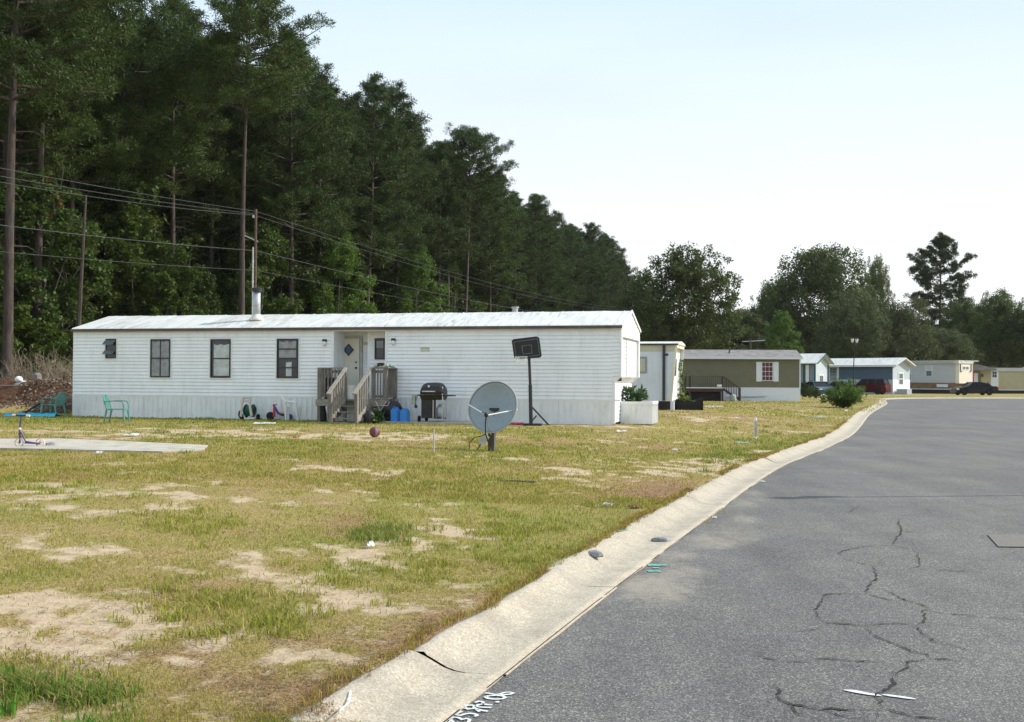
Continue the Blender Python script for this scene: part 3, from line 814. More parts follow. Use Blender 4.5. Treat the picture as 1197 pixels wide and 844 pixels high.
# wings at the open end carrying the overhanging gable, their feet cut on a slant
for k_, (ya_, yb_) in enumerate(((-.002, .10), (W-.10, W+.002))):
    m_ = MB(); poly = [(XE, 1.13), (L-.02, 1.32), (L, 1.34), (L, ZE), (XE, ZE)]
    m_.prism(poly, ya_, yb_, 'y')
    if k_ == 0: laps(m_, XE+.001, L-.03, 1.36, ZE-.06, ya_)
    m_.box(L-.045, L+.012, ya_-.034, yb_+.012, 1.33, 2.60)
    m_.build('end_wing', MATS['white_siding'], home)
m_ = MB(); m_.box(XE, XE+.07, -.012, .06, .05, 1.20); m_.box(-.012, .05, -.014, 0.0, .05, ZE-.06); m_.box(-.03,L-.02,-.018,-.001,ZS-.015,ZS+.02)
m_.box(xa-.07, xa+.005, -.024, -.002, ZS+.03, ZE-.08); m_.box(xb-.005, xb+.07, -.024, -.002, ZS+.03, ZE-.08); m_.box(xa+.005, xb-.005, -.022, -.002, zrc-.03, zrc+.04)
m_.build('corner_trim', MATS['white_trim'], home)
# gable with its own boards
g = MB(); g.prism([(-.02, 2.44), (W+.02, 2.44), (W+.02, ZE), (W/2, ZR-.03), (-.02, ZE)], XE, L-.001, 'x')
n_ = 8
for i in range(n_):
    a = 2.45+i*.095; b = a+.095
    def half(z): return W/2+.02 if z <= ZE else max(.05, (W/2+.02)*(ZR-z)/(ZR-ZE))
    h = half(b); 
    if b > ZR-.06: break
    vs = []
    for yy in (W/2-h, W/2+h): vs += [(L, yy, a), (L+.016, yy, a), (L+.003, yy, b), (L, yy, b)]
    g.add(vs, [(0,1,2,3),(7,6,5,4),(0,4,5,1),(1,5,6,2),(2,6,7,3),(3,7,4,0)])
g.build('gable', MATS['white_siding'], home)
# skirting: vertical ribbed panels
sk = MB(); ribs(sk, 0, XE, .0, ZS-.012, -.006, pitch=.165)
for xx in np.arange(.9, XE, 1.62): sk.box(xx-.012, xx+.012, -.028, -.012, .0, ZS-.014)
sk.build('skirting', MATS['white_skirt'], home)
# roof sheets: two pitches and slight roll of the metal
rf = MB(); nx = 60
vs = []
for i in range(nx+1):
    x = -.04 + (L+.07)*i/nx; wv = .012*math.sin(i*1.9)+.008*math.sin(i*.7)
    vs += [(x, -.10, ZE-.015), (x, -.02, ZE+.035), (x, W/2, ZR+.02+wv*.4), (x, W+.02, ZE+.035), (x, W+.10, ZE-.015), (x, W/2, ZR-.03)]
fs = []
for i in range(nx):
    for q in range(6):
        q2 = (q+1) % 6; fs.append((6*i+q, 6*i+q2, 6*i+6+q2, 6*i+6+q))
fs += [(0,1,2,3,4,5), tuple(6*nx+q for q in (5,4,3,2,1,0))]
rf.add(vs, fs)
for x in np.arange(.6, L, .61):
    for sg in (-1, 1):
        rf.bar((x, W/2+sg*.02, ZR+.028), (x, W/2+sg*(W/2+.03), ZE+.043), .014, .006)
roof = rf.build('roof', MATS['white_roof'], home)
m_ = MB(); m_.box(-.05, L+.03, -.125, -.101, ZE-.075, ZE-.0); m_.box(-.05, L+.03, -.10, -.02, ZE-.075, ZE-.05); m_.build('gutter', MATS['gutter_brown'], home)
m_ = MB()
for sg in (-1, 1): m_.bar((L+.035, W/2, ZR+.01), (L+.035, W/2+sg*(W/2+.09), ZE-.02), .02, .075, up=(0,0,1))
m_.build('rake_trim', MATS['white_trim'], home)
m_ = MB(); xv = hx(582.5, 364)[0]; m_.lathe([(.09,0),(.09,.16),(.12,.17),(.12,.20),(0,.21)], (xv, W/2+.1, ZR-.02), 12); m_.build('roof_vent', MATS['galvanised'], home)
# stove pipe with conical flashing and black cap
Yp = 1.0; xp, zt = hx(300.3, 336, Yp); zb = ZE+.035+(ZR-ZE)*(Yp/(W/2))
pp = MB().lathe([(.24,-.03),(.22,.03),(.14,.12),(.12,.17)], (xp, Yp, zb), 16).build('pipe_flashing', MATS['flashing'], home, True)
pipe = MB().lathe([(.115,.10),(.115,zt-zb-.12),(0,zt-zb-.12)], (xp, Yp, zb), 16).build('stove_pipe', MATS['galvanised'], home, True)
MB().lathe([(.10,0),(.17,.02),(.17,.13),(.14,.14),(0,.15)], (xp, Yp, zt-.15), 16).build('cap', MATS['black_metal'], pipe)
# windows
def wpx(x0, x1, y0, y1, yl=0):
    a = hx(x0, y0, yl); b = hx(x1, y1, yl); c_ = hx(x0, y1, yl); d_ = hx(x1, y0, yl)
    return min(a[0], c_[0]), max(b[0], d_[0]), (b[1]+c_[1])/2, (a[1]+d_[1])/2
x0, x1, z0, z1 = wpx(124.3, 136.3, 396, 419)
w_ = window(home, x0, x1, z0, z1, -.012, t=.03, out=.03)
for zz in (z0+(z1-z0)*.93, z0+(z1-z0)*.45):
    MB().hexa([(x0-.02,-.03,zz),(x1-.02,-.03,zz),(x1-.02,-.035,zz-.012),(x0-.02,-.035,zz-.012),(x0-.02,-.19,zz-.13),(x1-.02,-.19,zz-.13),(x1-.02,-.195,zz-.142),(x0-.02,-.195,zz-.142)]).build('louvre', MATS['glass_grey'], w_)
x0, x1, z0, z1 = wpx(177, 199.5, 396.5, 441); window(home, x0, x1, z0, z1, -.012, bars=((.5,), (.5,)), curtain=[(0,1,0,.99,'curtain')])
x0, x1, z0, z1 = wpx(247, 270, 396.5, 441.5); window(home, x0, x1, z0, z1, -.012, bars=((), (.5,)), curtain=[(.12,1,.02,.9,'curtain_pale')])
x0, x1, z0, z1 = wpx(324.5, 349, 396, 442); window(home, x0, x1, z0, z1, -.012, bars=((), (.27,.5,.74)), curtain=[(.05,.95,.52,.98,'curtain'),(.42,.72,.02,.42,'curtain_pale')])
x0, x1, z0, z1 = wpx(438.6, 450, 395.5, 420, .49); window(home, x0, min(x1, xb-.02), z0, z1, .488, t=.035, curtain=[(.05,.95,.55,.95,'curtain')])
# white casings round the windows
for q in ((177,199.5,396.5,441),(247,270,396.5,441.5),(324.5,349,396,442),(124.3,136.3,396,419)):
    x0, x1, z0, z1 = wpx(*q); m_ = MB(); rect_frame(m_, x0-.05, x1+.05, z0-.05, z1+.04, -.032, -.004, .05); m_.build('window_casing', MATS['white_trim'], home)
# entrance door
dx0, dx1 = hx(395.5, 420, .85)[0], hx(420.5, 420, .85)[0]; dz1 = hx(408, 394, .85)[1]
d_ = MB().box(dx0, dx1, .80, .842, ZS+.02, dz1-.05).build('door', MATS['door_cream'], home)
m_ = MB(); rect_frame(m_, dx0-.07, dx1+.10, ZS-.06, dz1+.02, .79, .843, .07); m_.build('door_frame', MATS['marker_grey'], home)
cx_, cz_ = hx(407.5, 409, .79); m_ = MB(); q = .17
m_.prism([(cx_, cz_-q*1.1), (cx_+q, cz_), (cx_, cz_+q*1.1), (cx_-q, cz_)], .775, .799, 'y'); m_.build('diamond_frame', MATS['black_frame'], d_)
q = .125; MB().prism([(cx_, cz_-q*1.1), (cx_+q, cz_), (cx_, cz_+q*1.1), (cx_-q, cz_)], .765, .774, 'y').build('diamond_pane', MATS['glass_blue'], d_)
hz_ = hx(418, 425, .79)[1]; xh_ = dx1-.09
m_ = MB().lathe([(.03,0),(.034,-.03),(.02,-.055),(0,-.06)], (xh_, .80, hz_-.13), 10, 'y'); m_.build('door_handle', MATS['black_metal'], d_); MB().lathe([(.025,0),(.028,-.025),(0,-.03)], (xh_, .80, hz_+.04), 10, 'y').build('door_lock', MATS['black_metal'], d_)
# porch lamps, name plate, vent
for (px, py) in ((380.3, 398), (460.7, 397)):
    x, z = hx(px, py); l_ = MB().box(x-.055, x+.055, -.10, -.012, z-.03, z+.035).build('porch_lamp', MATS['black_metal'], home)
    MB().lathe([(.0,-.165),(.045,-.15),(.058,-.09),(.05,-.032)], (x, -.075, z), 12).build('lamp_shade', MATS['lamp_glass'], l_, True)
x, z = hx(429, 401.5, .84); MB().box(x-.10, x+.10, .815, .838, z-.04, z+.04).build('name_plate', MATS['cream_band'], home)
x0, x1, z0, z1 = wpx(492, 502, 406, 410.5); m_ = MB(); rect_frame(m_, x0, x1, z0, z1, -.03, -.012, .02)
for i in range(4): m_.box(x0+.02, x1-.02, -.027, -.013, z0+.025+.022*i, z0+.034+.022*i)
m_.build('wall_vent', MATS['cream_band'], home)
# open recess under the gable: window in the end wall
window(home, 0, 0, 0, 0) if False else None
ew = MB(); 
ew.box(L-.088, L-.062, 1.36, W-.102, 1.33, 2.43); ew.box(L-.061, L-.045, 1.36, 1.42, 1.33, 2.43); ew.build('end_panel', MATS['white_trim'], home)
MB().box(L-.16, L-.02, .13, .26, 1.22, 1.32).build('wall_socket', MATS['dark_trim'], home)

# planter box at the end of the home
PB = MF.empty('planter_box', 'white board clad planter box at the right end of the long white home', 'planter', at=(XE+.035, 1.3, 0))
pw, pd, ph = hx(762, 480, 1.3)[0]-XE-.035, 1.3, .64
m_ = MB(); ribs(m_, 0, pw, 0, ph-.07, 0, pitch=.15, out=.014); m_.box(0, pw, .004, .06, 0, ph-.08); m_.box(pw-.06, pw, .06, pd, 0, ph-.08); m_.box(0, pw-.06, pd-.06, pd, 0, ph-.08); m_.box(0.0, .05, .06, pd-.06, 0, ph-.08)
ribs(m_, 0.02, pd-.02, 0, ph-.08, pw, pitch=.15, axis='y', sgn=1); m_.build('box_wall', MATS['white_skirt'], PB)
m_ = MB(); m_.box(-.0, pw+.03, -.03, .075, ph-.075, ph); m_.box(pw-.06, pw+.03, .075, pd, ph-.075, ph); m_.box(.0, pw-.06, pd-.07, pd, ph-.075, ph); m_.build('cap_rail', MATS['white_trim'], PB)
MB().box(.05, pw-.06, .06, pd-.06, ph-.2, ph-.14).build('soil', MATS['soil_red'], PB)

# entrance deck and steps
dk0, dk1 = hx(371.3, 440, -.85)[0], hx(452.8, 440, -.85)[0]; DZ = .66; DY = -.88
deck = MF.empty('porch_steps', 'weathered wooden porch with railings and open steps at the front door', 'steps', at=(0,0,0))
m_ = MB()
for i, y0 in enumerate(np.arange(DY, -.03, .145)): m_.box(dk0, dk1, y0, min(y0+.138, -.03), DZ-.035, DZ)
m_.build('deck_floor', MATS['weathered_wood'], deck)
s0, s1 = hx(403.5, 455, DY)[0], hx(434.5, 455, DY)[0]
MB().box(dk0-.03, s0, DY-.035, DY-.003, DZ-.19, DZ-.0).box(dk0-.03, dk0-.003, DY-.003, -.03, DZ-.19, DZ).build('rim_board', MATS['wood_pale'], deck)
MB().box(s1, dk1+.03, DY-.035, DY-.003, DZ-.19, DZ-.0).box(dk1+.003, dk1+.03, DY-.003, -.03, DZ-.19, DZ).build('rim_board', MATS['wood_pale'], deck)
rt = hx(387, 431, DY)[1]
def post(x, y, z0, z1, w=.09, name='post', mat='weathered_wood'): MB().box(x-w/2, x+w/2, y-w/2, y+w/2, z0, z1).build(name, MATS[mat], deck)
for x in (dk0+.05, s0-.03, s1+.03, dk1-.05): post(x, DY+.05, -.05, rt)
post(dk0+.05, -.09, -.05, rt); post(dk1-.05, -.09, -.05, rt)
def rail(x0, x1, y):
    m_ = MB(); m_.box(x0, x1, y-.045, y+.045, rt, rt+.035); m_.box(x0+.045, x1-.045, y-.02, y+.02, rt-.12, rt-.04); m_.box(x0+.045, x1-.045, y-.02, y+.02, DZ+.06, DZ+.13)
    n = max(2, int((x1-x0)/.115))
    for i in range(n):
        xx = x0+.07+(x1-x0-.14)*(i+.5)/n; m_.box(xx-.018, xx+.018, y-.055, y-.021, DZ+.0, rt-.01)
    m_.build('railing', MATS['weathered_wood'], deck)
rail(dk0, s0+.02, DY+.05); rail(s1-.02, dk1, DY+.05)
for x in (dk0+.05, dk1-.05):
    m_ = MB(); m_.box(x-.045, x+.045, DY+.1, -.05, rt, rt+.035); m_.box(x-.02, x+.02, DY+.1, -.13, DZ+.06, DZ+.13)
    for yy in np.arange(DY+.2, -.14, .115): m_.box(x-.017, x+.017, yy-.017, yy+.017, DZ+.13, rt)
    m_.build('railing', MATS['weathered_wood'], deck)
RUN = 1.05; n_ = 4
for i in range(n_-1):
    yb = DY - .02 - RUN*(i+.9)/n_; zz = DZ - DZ*(i+1)/n_
    MB().box(s0+.045, s1-.045, yb-.14, yb+.13, zz-.035, zz).build('tread', MATS['weathered_wood'], deck)
MB().box(s0+.045, s1-.045, DY-RUN-.12, DY-RUN+.12, .01, .05).build('tread', MATS['weathered_wood'], deck)
for x in (s0+.02, s1-.02):
    y1_ = DY-RUN-.02
    MB().hexa([(x-.02, DY-.036, DZ-.30), (x+.02, DY-.036, DZ-.30), (x+.02, DY-.036, DZ-.02), (x-.02, DY-.036, DZ-.02), (x-.02, y1_, .02), (x+.02, y1_, .02), (x+.02, y1_, .16), (x-.02, y1_, .16)]).build('stringer', MATS['wood_pale'], deck)
    post(x, y1_, -.05, rt-DZ+.03, .085)
    m_ = MB(); m_.bar((x, DY-.01, rt+.02), (x, y1_-.16, rt-DZ-.04), .10, .04); 
    for i in range(1, 7):
        t = i/7; yy = DY-.03+(y1_-DY)*t; za = DZ-.05-(DZ-.12)*t; m_.box(x-.018, x+.018, yy-.018, yy+.018, za-.08, rt-.01-(DZ)*t)
    m_.build('stair_rail', MATS['wood_pale'], deck)

# the concrete strip in front of the grill
a = [MF.world(x, y, .05) for x, y in ((hx(462, 495)[0], -1.25), (hx(572, 496)[0], -1.25), (hx(572, 496)[0], -.04), (hx(462, 495)[0], -.04))]
def slab(name, pts, h, mat, label=None):
    mb = MB(); n = len(pts); mb.add([(p.x, p.y, p.z+h) for p in pts]+[(p.x, p.y, p.z-.12) for p in pts], [tuple(range(n)), tuple(reversed(range(n, 2*n)))]+[(i, (i+1) % n, n+(i+1) % n, n+i) for i in range(n)])
    return tag(mb.build(name, MATS[mat]), kind='structure')
slab('concrete_path', a, .02, 'slab_concrete')
pts = [onz(*p, .39) for p in ((-60,515.5),(0,514.8),(70,514.5),(150,518),(243,522.5),(238,527.5),(190,530),(60,527),(0,526),(-60,526.5))]
slab('concrete_slab', pts, .035, 'slab_concrete')

# ------------------------------------------------------------------ things round the home
def gp(px, py, z=.39):
    "point on the lawn seen at px, py"
    for _ in range(4):
        p = onz(px, py, z); z = gh(p.x, p.y)
    p.z = z; return p

# stacking garden chair: one for each colour, seat, back, arms, legs
def garden_chair(loc, rz_, mat, label, scale=1.0, tilt=(0,0)):
    t = empty('garden_chair', loc, rz_, label, 'chair'); t.scale = (scale,)*3; t.rotation_euler = (tilt[0], tilt[1], rz_)
    MB().hexa([(-.24,-.24,.40),(.24,-.24,.40),(.20,.24,.385),(-.20,.24,.385),(-.24,-.24,.425),(.24,-.24,.425),(.20,.24,.41),(-.20,.24,.41)]).box(-.24,.24,-.255,-.235,.36,.42).build('seat', MATS[mat], t, bevel=.008)
    # back: slats between two stiles and a rounded top
    m_ = MB()
    for i in range(6):
        x = -.165+.066*i; top = .80-.9*x*x
        m_.bar((x*1.0, .235, .42), (x*1.1, .33, top), .045, .018, up=(0,1,0))
    P = [(-.235,.22,.40),(-.25,.30,.66),(-.20,.335,.77),(-.10,.345,.815),(0,.35,.83),(.10,.345,.815),(.20,.335,.77),(.25,.30,.66),(.235,.22,.40)]
    m_.tube(P, .022, 8); m_.build('backrest', MATS[mat], t)
    for sx in (-1, 1):
        P = [(sx*.245,.29,.63),(sx*.285,.12,.645),(sx*.29,-.12,.645),(sx*.28,-.22,.625),(sx*.275,-.25,.56),(sx*.27,-.27,.40)]
        m_ = MB()
        for a, b in zip(P[:-1], P[1:]): m_.bar(a, b, .05, .022)
        m_.build('armrest', MATS[mat], t)
        for (y0, y1) in ((-.25, -.29), (.21, .30)):
            m_ = MB(); m_.tube([(sx*.25, y0, .42), (sx*.275, y1, 0)], [.034, .018], 6); m_.build('leg', MATS[mat], t)
    return t
garden_chair(gp(136.5, 494.5)+Vector((0,0,0)), R(-55+180-30), 'green_plastic', 'green plastic garden chair standing in front of the small louvred window', .92)
c_ = MF.world(-.35, -.35, 0); c_ = MF.world(-.30, -.55, 0.02); garden_chair(c_, R(-100), 'green_plastic', 'green plastic garden chair at the left corner of the home, next to the brush pile', .92)
p = MF.world(hx(338.5, 485, -.55)[0], -.55, .02)
# the white chair lies tipped forward on its arms: build frame only as seen
t = empty('garden_chair', p, R(-14+12), 'white plastic garden chair without seat leaning by the wall beside the purple tricycle', 'chair')
m_ = MB(); m_.tube([(-.27,.05,.70),(-.20,.02,.62),(-.13,0,.55),(.13,0,.53),(.17,-.01,.50)], .035, 6); m_.build('backrest', MATS['white_plastic'], t)
for P in ([(-.16,0,.57),(-.13,.0,.42),(-.11,.02,0)], [(.15,0,.51),(.19,.0,.35),(.24,.02,0)], [(.27,.12,.36),(.26,.12,0)], [(-.08,.14,.36),(-.07,.14,.0)]):
    MB().tube(P, [.042,.046,.032][:len(P)] if len(P) == 3 else .03, 6).build('leg', MATS['white_plastic'], t)
MB().bar((.17,.0,.385),(.28,.10,.38), .05, .02).build('armrest', MATS['white_plastic'], t); MB().bar((-.12,0,.40),(-.06,.13,.38), .05,.02).build('armrest', MATS['white_plastic'], t)

# hose reel cart
p = MF.world(hx(290.5, 485, -.4)[0], -.4, .02); t = empty('hose_reel', p, R(-14), 'beige hose reel cart wound with green hose below the third window', 'hose reel')
m_ = MB(); m_.tube([(-.14,-.2,.10),(-.12,-.18,.45),(-.08,-.16,.66),(.14,-.16,.66),(.13,-.18,.45),(.20,-.2,.12)], .042, 6); m_.bar((-.1,-.16,.55),(.13,-.16,.55),.05,.05); m_.build('handle_frame', MATS['beige_plastic'], t)
MB().lathe([(.17,-.13),(.19,-.12),(.19,-.11),(.06,-.10),(.06,.10),(.19,.11),(.19,.12),(.17,.13)], (.03,.02,.27), 18, 'x').build('drum', MATS['black_plastic'], t)
m_ = MB()
for i in range(5): 
    x = -.07+.05*i; m_.tube([(.03+x, .02+.14*math.cos(a), .27+.14*math.sin(a)) for a in np.linspace(0, 2*math.pi, 19)], .024, 6)
m_.build('hose', MATS['green_hose'], t)
MB().bar((-.18,-.06,.36),(-.06,-.10,.04),.035,.03).bar((-.08,-.10,.035),(.24,-.08,.06),.06,.05).build('foot_bar', MATS['white_plastic'], t)
for sx in (-.2, .26): MB().lathe([(0,-.03),(.085,-.025),(.085,.025),(0,.03)], (sx, .10, .085), 14, 'x').build('wheel', MATS['tyre'], t)
MB().lathe([(.11,-.025),(.16,-.02),(.16,.02),(.11,.025),(.11,-.025)], (-.17,.0,.16), 16, 'y').build('wheel', MATS['tyre'], t)

# purple and red tricycle
p = MF.world(hx(327, 485, -.28)[0], -.28, .02); t = empty('tricycle', p, R(-14+8), 'small purple and red plastic tricycle behind the white chair', 'tricycle')
MB().tube([(-.18,0,.40),(-.14,0,.36),(-.06,0,.22),(.08,0,.15),(.22,0,.17)], [.03,.035,.04,.04,.035], 8).build('frame', MATS['purple_plastic'], t)
MB().tube([(-.17,0,.10),(-.17,0,.44)], [.045,.03], 8).build('fork', MATS['red_plastic'], t)
MB().tube([(-.14,-.13,.46),(-.19,-.05,.43),(-.19,.05,.43),(-.14,.13,.46)], .018, 6).build('handlebar', MATS['red_plastic'], t)
MB().box(.02,.20,-.08,.08,.20,.24).box(.17,.21,-.08,.08,.24,.31).build('seat', MATS['yellow_plastic'], t, bevel=.01)
MB().lathe([(0,-.03),(.12,-.025),(.12,.025),(0,.03)], (-.28,0,.12), 16, 'y').build('wheel', MATS['tyre'], t)
for y in (-.13,.13): MB().lathe([(0,-.025),(.09,-.02),(.09,.02),(0,.025)], (.26,y,.09), 14, 'y').build('wheel', MATS['purple_plastic'], t)

# white bucket on the deck, leaning flat things, dark jug below
bx, bz = hx(409, 455, -.55)
def bucket(w, r0, r1, h, mat, label, cat='bucket', name='bucket', lid=True):
    t = empty(name, w, 0, label, cat)
    MB().lathe([(r0*.95,0),(r0,.01),(r1,h-.03),(r1+.008,h-.03),(r1+.008,h),(r1-.01,h),(0,h-.01) if lid else (r0-.01,.02)], (0,0,0), 20).build('shell', MATS[mat], t, False)
    MB().lathe([(r1+.006,h*.80),(r1+.010,h*.80),(r1+.010,h*.83),(r1+.004,h*.83)], (0,0,0), 20).build('rim', MATS[mat], t)
    return t
bucket(MF.world(hx(409.5, 455, -.62)[0], -.62, DZ), .145, .165, .40, 'white_plastic', 'white plastic bucket standing on the porch floor before the door')
bucket(MF.world(hx(389, 455, -.45)[0], -.45, DZ), .14, .16, .36, 'white_plastic', 'white bucket half hidden behind the left porch railing')
t = tag(MB().box(-.22,.22,-.03,.03,0,.62).build('storage_crate', MATS['black_plastic'], None, bevel=.01), 'flat black board standing behind the left porch railing', 'board'); t.location = MF.world(hx(387, 440, -.35)[0], -.35, DZ); t.rotation_euler = (R(4), 0, MF.a)
t.name = 'storage_board'
# shoes / rag hung over the right railing
m_ = MB()
for i in range(7):
    x = .09*i; m_.lathe([(0,-.05),(.05,-.03),(.065,0),(.045,.04),(0,.055)], (x, random.uniform(-.04,.04), .035+.02*math.sin(i*1.7)), 9)
o = m_.build('rag', MATS['cloth_grey'], None, True); o.location = MF.world(s1+.09, DY+.05, rt+.035); o.rotation_euler = (0,0,MF.a); tag(o, 'crumpled grey cloth draped over the right porch railing', 'cloth')
m_ = MB(); 
m_.box(0,.20,-.05,.05,0,.10)
o = m_.build('dark_cloth', MATS['black_plastic'], None, bevel=.02); o.location = MF.world(s1+.16, DY+.02, rt+.07); o.rotation_euler = (0,0,MF.a); tag(o, 'small black bundle lying on top of the right porch railing', 'bundle')
# black bag under the deck at left
p = MF.world(hx(376.5, 485, -.75)[0], -.72, -.0); o = MB().lathe([(.10,0),(.13,.06),(.12,.25),(.08,.42),(.11,.50),(.10,.60),(.03,.66),(0,.66)], (0,0,0), 12).build('bag', MATS['black_plastic'], None, True); o.location = p; o.scale = (1,.8,1); tag(o, 'black sack standing under the left end of the porch', 'sack')
p = MF.world(hx(428, 487, DY-.5)[0]+.12, DY-.55, 0.0); o = MB().lathe([(.14,0),(.17,.08),(.15,.26),(.07,.36),(0,.40)], (0,0,0), 12).build('bag', MATS['black_plastic'], None, True); o.location = p; tag(o, 'black sack slumped beside the right stair rail', 'sack')
# folding chair frame
p = MF.world(hx(443, 488, -1.0)[0], -1.0, 0); t = empty('folding_chair', p, MF.a, 'bare metal frame of a folding chair under the right end of the porch', 'chair')
for (x0_, x1_) in ((-.18,.20),(.22,-.12),(.0,.30)): MB().tube([(x0_,0,.0),(x1_,.04,.62)], .013, 6).build('leg', MATS['chrome'], t)
MB().tube([(-.14,.02,.50),(.25,.02,.50)], .013, 6).build('cross_bar', MATS['chrome'], t); MB().hexa([(-.12,.0,.30),(.2,.0,.30),(.2,.25,.30),(-.12,.25,.30),(-.12,.0,.33),(.2,.0,.33),(.2,.25,.33),(-.12,.25,.33)]).build('seat', MATS['black_plastic'], t)
# covered kettle grill / black hooded shape
p = MF.world(hx(457.5, 490, -.75)[0], -.72, .02); t = empty('kettle_grill', p, MF.a, 'dark domed kettle grill behind the blue jugs', 'grill')
MB().lathe([(.0,.62),(.10,.61),(.22,.55),(.30,.42),(.30,.36),(.27,.22),(.14,.12),(0,.10)], (0,0,0), 20).build('bowl', MATS['black_plastic'], t, True)
MB().tube([(-.05,0,.60),(-.04,0,.66),(.04,0,.66),(.05,0,.60)], .014, 6).build('handle', MATS['black_metal'], t)
for a in (0, 2.1, 4.2): MB().tube([(.12*math.cos(a),.12*math.sin(a),.2),(.24*math.cos(a),.24*math.sin(a),0)], .014, 6).build('leg', MATS['black_metal'], t)
MB().box(-.28,.05,-.2,.2,.0,.34).build('cover', MATS['black_plastic'], t, bevel=.03)
# blue jugs
for i, (px, w_, h_, lb) in enumerate(((462.2,.115,.40,'taller blue plastic jug under the edge of the porch'),(473.2,.125,.37,'shorter blue plastic jug, on the right of its taller twin'))):
    p = MF.world(hx(px, 490, -1.05)[0], -1.05, .03); t = empty('water_jug', p, MF.a, lb, 'jug')
    MB().box(-w_, w_, -.11, .11, 0, h_).build('body', MATS['blue_plastic'], t, smooth=False, bevel=.035)
    MB().lathe([(.04,0),(.04,.035),(0,.04)], (w_*.4,0,h_-.005), 12).build('cap', MATS['blue_plastic'], t)
    MB().tube([(-w_*.6,0,h_-.01),(-w_*.45,0,h_+.035),(0,0,h_+.035),(w_*.1,0,h_-.01)], .014, 6).build('handle', MATS['blue_plastic'], t)
# gas grill
p = MF.world(hx(507, 490, -.85)[0], -.85, .06); t = empty('gas_grill', p, MF.a, 'black gas grill with closed hood and side shelves against the white skirting', 'grill'); t.scale = (1.1, 1.05, 1.1)
hd = MB(); prof_ = [(-.30,.68),(-.315,.76),(-.27,.88),(-.17,.985),(-.05,1.02),(.09,1.02),(.20,.99),(.27,.90),(.31,.78),(.30,.68)]
# side view of the hood runs front to back; width 0.62
pr = [(-.24,.70),(-.25,.78),(-.20,.90),(-.10,.985),(.02,1.0),(.13,.95),(.20,.84),(.22,.70)]
n_ = len(pr); vs = []; XS = [-.31,-.285,-.24,-.17,-.05,.10,.20,.27,.31]; SC = [.35,.62,.83,.97,1,1,.95,.72,.45]
for x, sc_ in zip(XS, SC): vs += [(x, y*(.55+.45*sc_), .70+(z-.70)*(.3+.7*sc_)) for (y, z) in pr]
fs = [(i*n_+q, i*n_+(q+1) % n_, (i+1)*n_+(q+1) % n_, (i+1)*n_+q) for i in range(len(XS)-1) for q in range(n_)] + [tuple(range(n_)), tuple(reversed(range((len(XS)-1)*n_, len(XS)*n_)))]
hood = hd.add(vs, fs).build('hood', MATS['grill_black'], t)
MB().bar((-.22,-.275,.775),(.12,-.275,.775),.025,.025).bar((-.2,-.25,.775),(-.2,-.28,.775),.02).bar((.1,-.25,.775),(.1,-.28,.775),.02).build('handle', MATS['chrome'], hood)
MB().lathe([(.03,0),(.03,-.012),(0,-.014)], (-.06,-.225,.90), 12, 'y').build('thermometer', MATS['chrome'], hood)
MB().hexa([(-.27,-.20,.56),(.27,-.20,.56),(.27,.20,.56),(-.27,.20,.56),(-.31,-.24,.69),(.31,-.24,.69),(.31,.22,.69),(-.31,.22,.69)]).build('firebox', MATS['grill_black'], t)
MB().box(-.27,.0,-.2,.18,.10,.56).build('cabinet', MATS['black_plastic'], t, bevel=.008)
MB().box(-.53,-.315,-.18,.18,.655,.685).build('side_shelf', MATS['black_metal'], t); MB().box(.315,.52,-.18,.18,.655,.685).build('side_shelf', MATS['black_metal'], t)
for x, y in ((.04,-.18),(.28,-.18),(.28,.17)): MB().tube([(x,y,.05),(x,y,.60)], .013, 6).build('leg', MATS['chrome'], t)
MB().box(.03,.29,-.18,.18,.09,.11).build('bottom_shelf', MATS['black_metal'], t)
MB().lathe([(.08,.0),(.10,.03),(.10,.24),(.05,.30),(.02,.34),(0,.34)], (.16,.02,.11), 12).build('gas_bottle', MATS['galvanised'], t, True)
for x in (-.33,-.24): MB().lathe([(0,-.02),(.085,-.018),(.085,.018),(0,.02)], (x,-.17 if x < -.3 else .15,.085), 14, 'x').build('wheel', MATS['tyre'], t)
MB().tube([(.29,-.22,.72),(.31,-.23,.5),(.29,-.22,.40)], .012, 6).build('hose', MATS['chrome'], t)
MB().hexa([(-.53,-.20,.46),(-.44,-.20,.42),(-.44,-.15,.42),(-.53,-.15,.46),(-.52,-.20,.69),(-.37,-.20,.69),(-.37,-.15,.69),(-.52,-.15,.69)]).build('towel', MATS['cloth_grey'], t)
MB().tube([(-.42,-.2,.66),(-.41,-.2,.44)], .008, 5).lathe([(0,-.05),(.04,-.04),(.045,.0),(0,.05)], (-.41,-.2,.40), 8).build('brush', MATS['black_plastic'], t)

# basketball hoop on its pole
bp = gp(620.5, 497.5); sc_ = bp.y
t = empty('basketball_hoop', bp, R(-6), 'black basketball hoop with tilted backboard on a tall pole by the white wall', 'basketball hoop')
def loc(px, py, dy=0): q = ony(px, py, bp.y+dy) - bp; return Vector((q.x, q.y, q.z))
mI = Matrix.Rotation(R(6), 3, 'Z'); lo = lambda px, py, dy=0: mI @ loc(px, py, dy)
MB().tube([lo(620.8,498),lo(619.8,450)], .05, 8).tube([lo(619.8,450),lo(618.5,418)], .038, 8).tube([lo(618.5,418),lo(616,408,-.05)], .035, 8).build('pole', MATS['black_metal'], t)
bb = [lo(598.0,398.2,-.14), lo(600.5,396.3,-.14), lo(627.3,393.2,-.14), lo(630.3,395,-.14), lo(633.2,415.5,-.14), lo(631.5,418,-.14), lo(603.5,420.2,-.14), lo(601,418.5,-.14)]
m_ = MB(); off = Vector((0,.04,0)); n_ = len(bb)
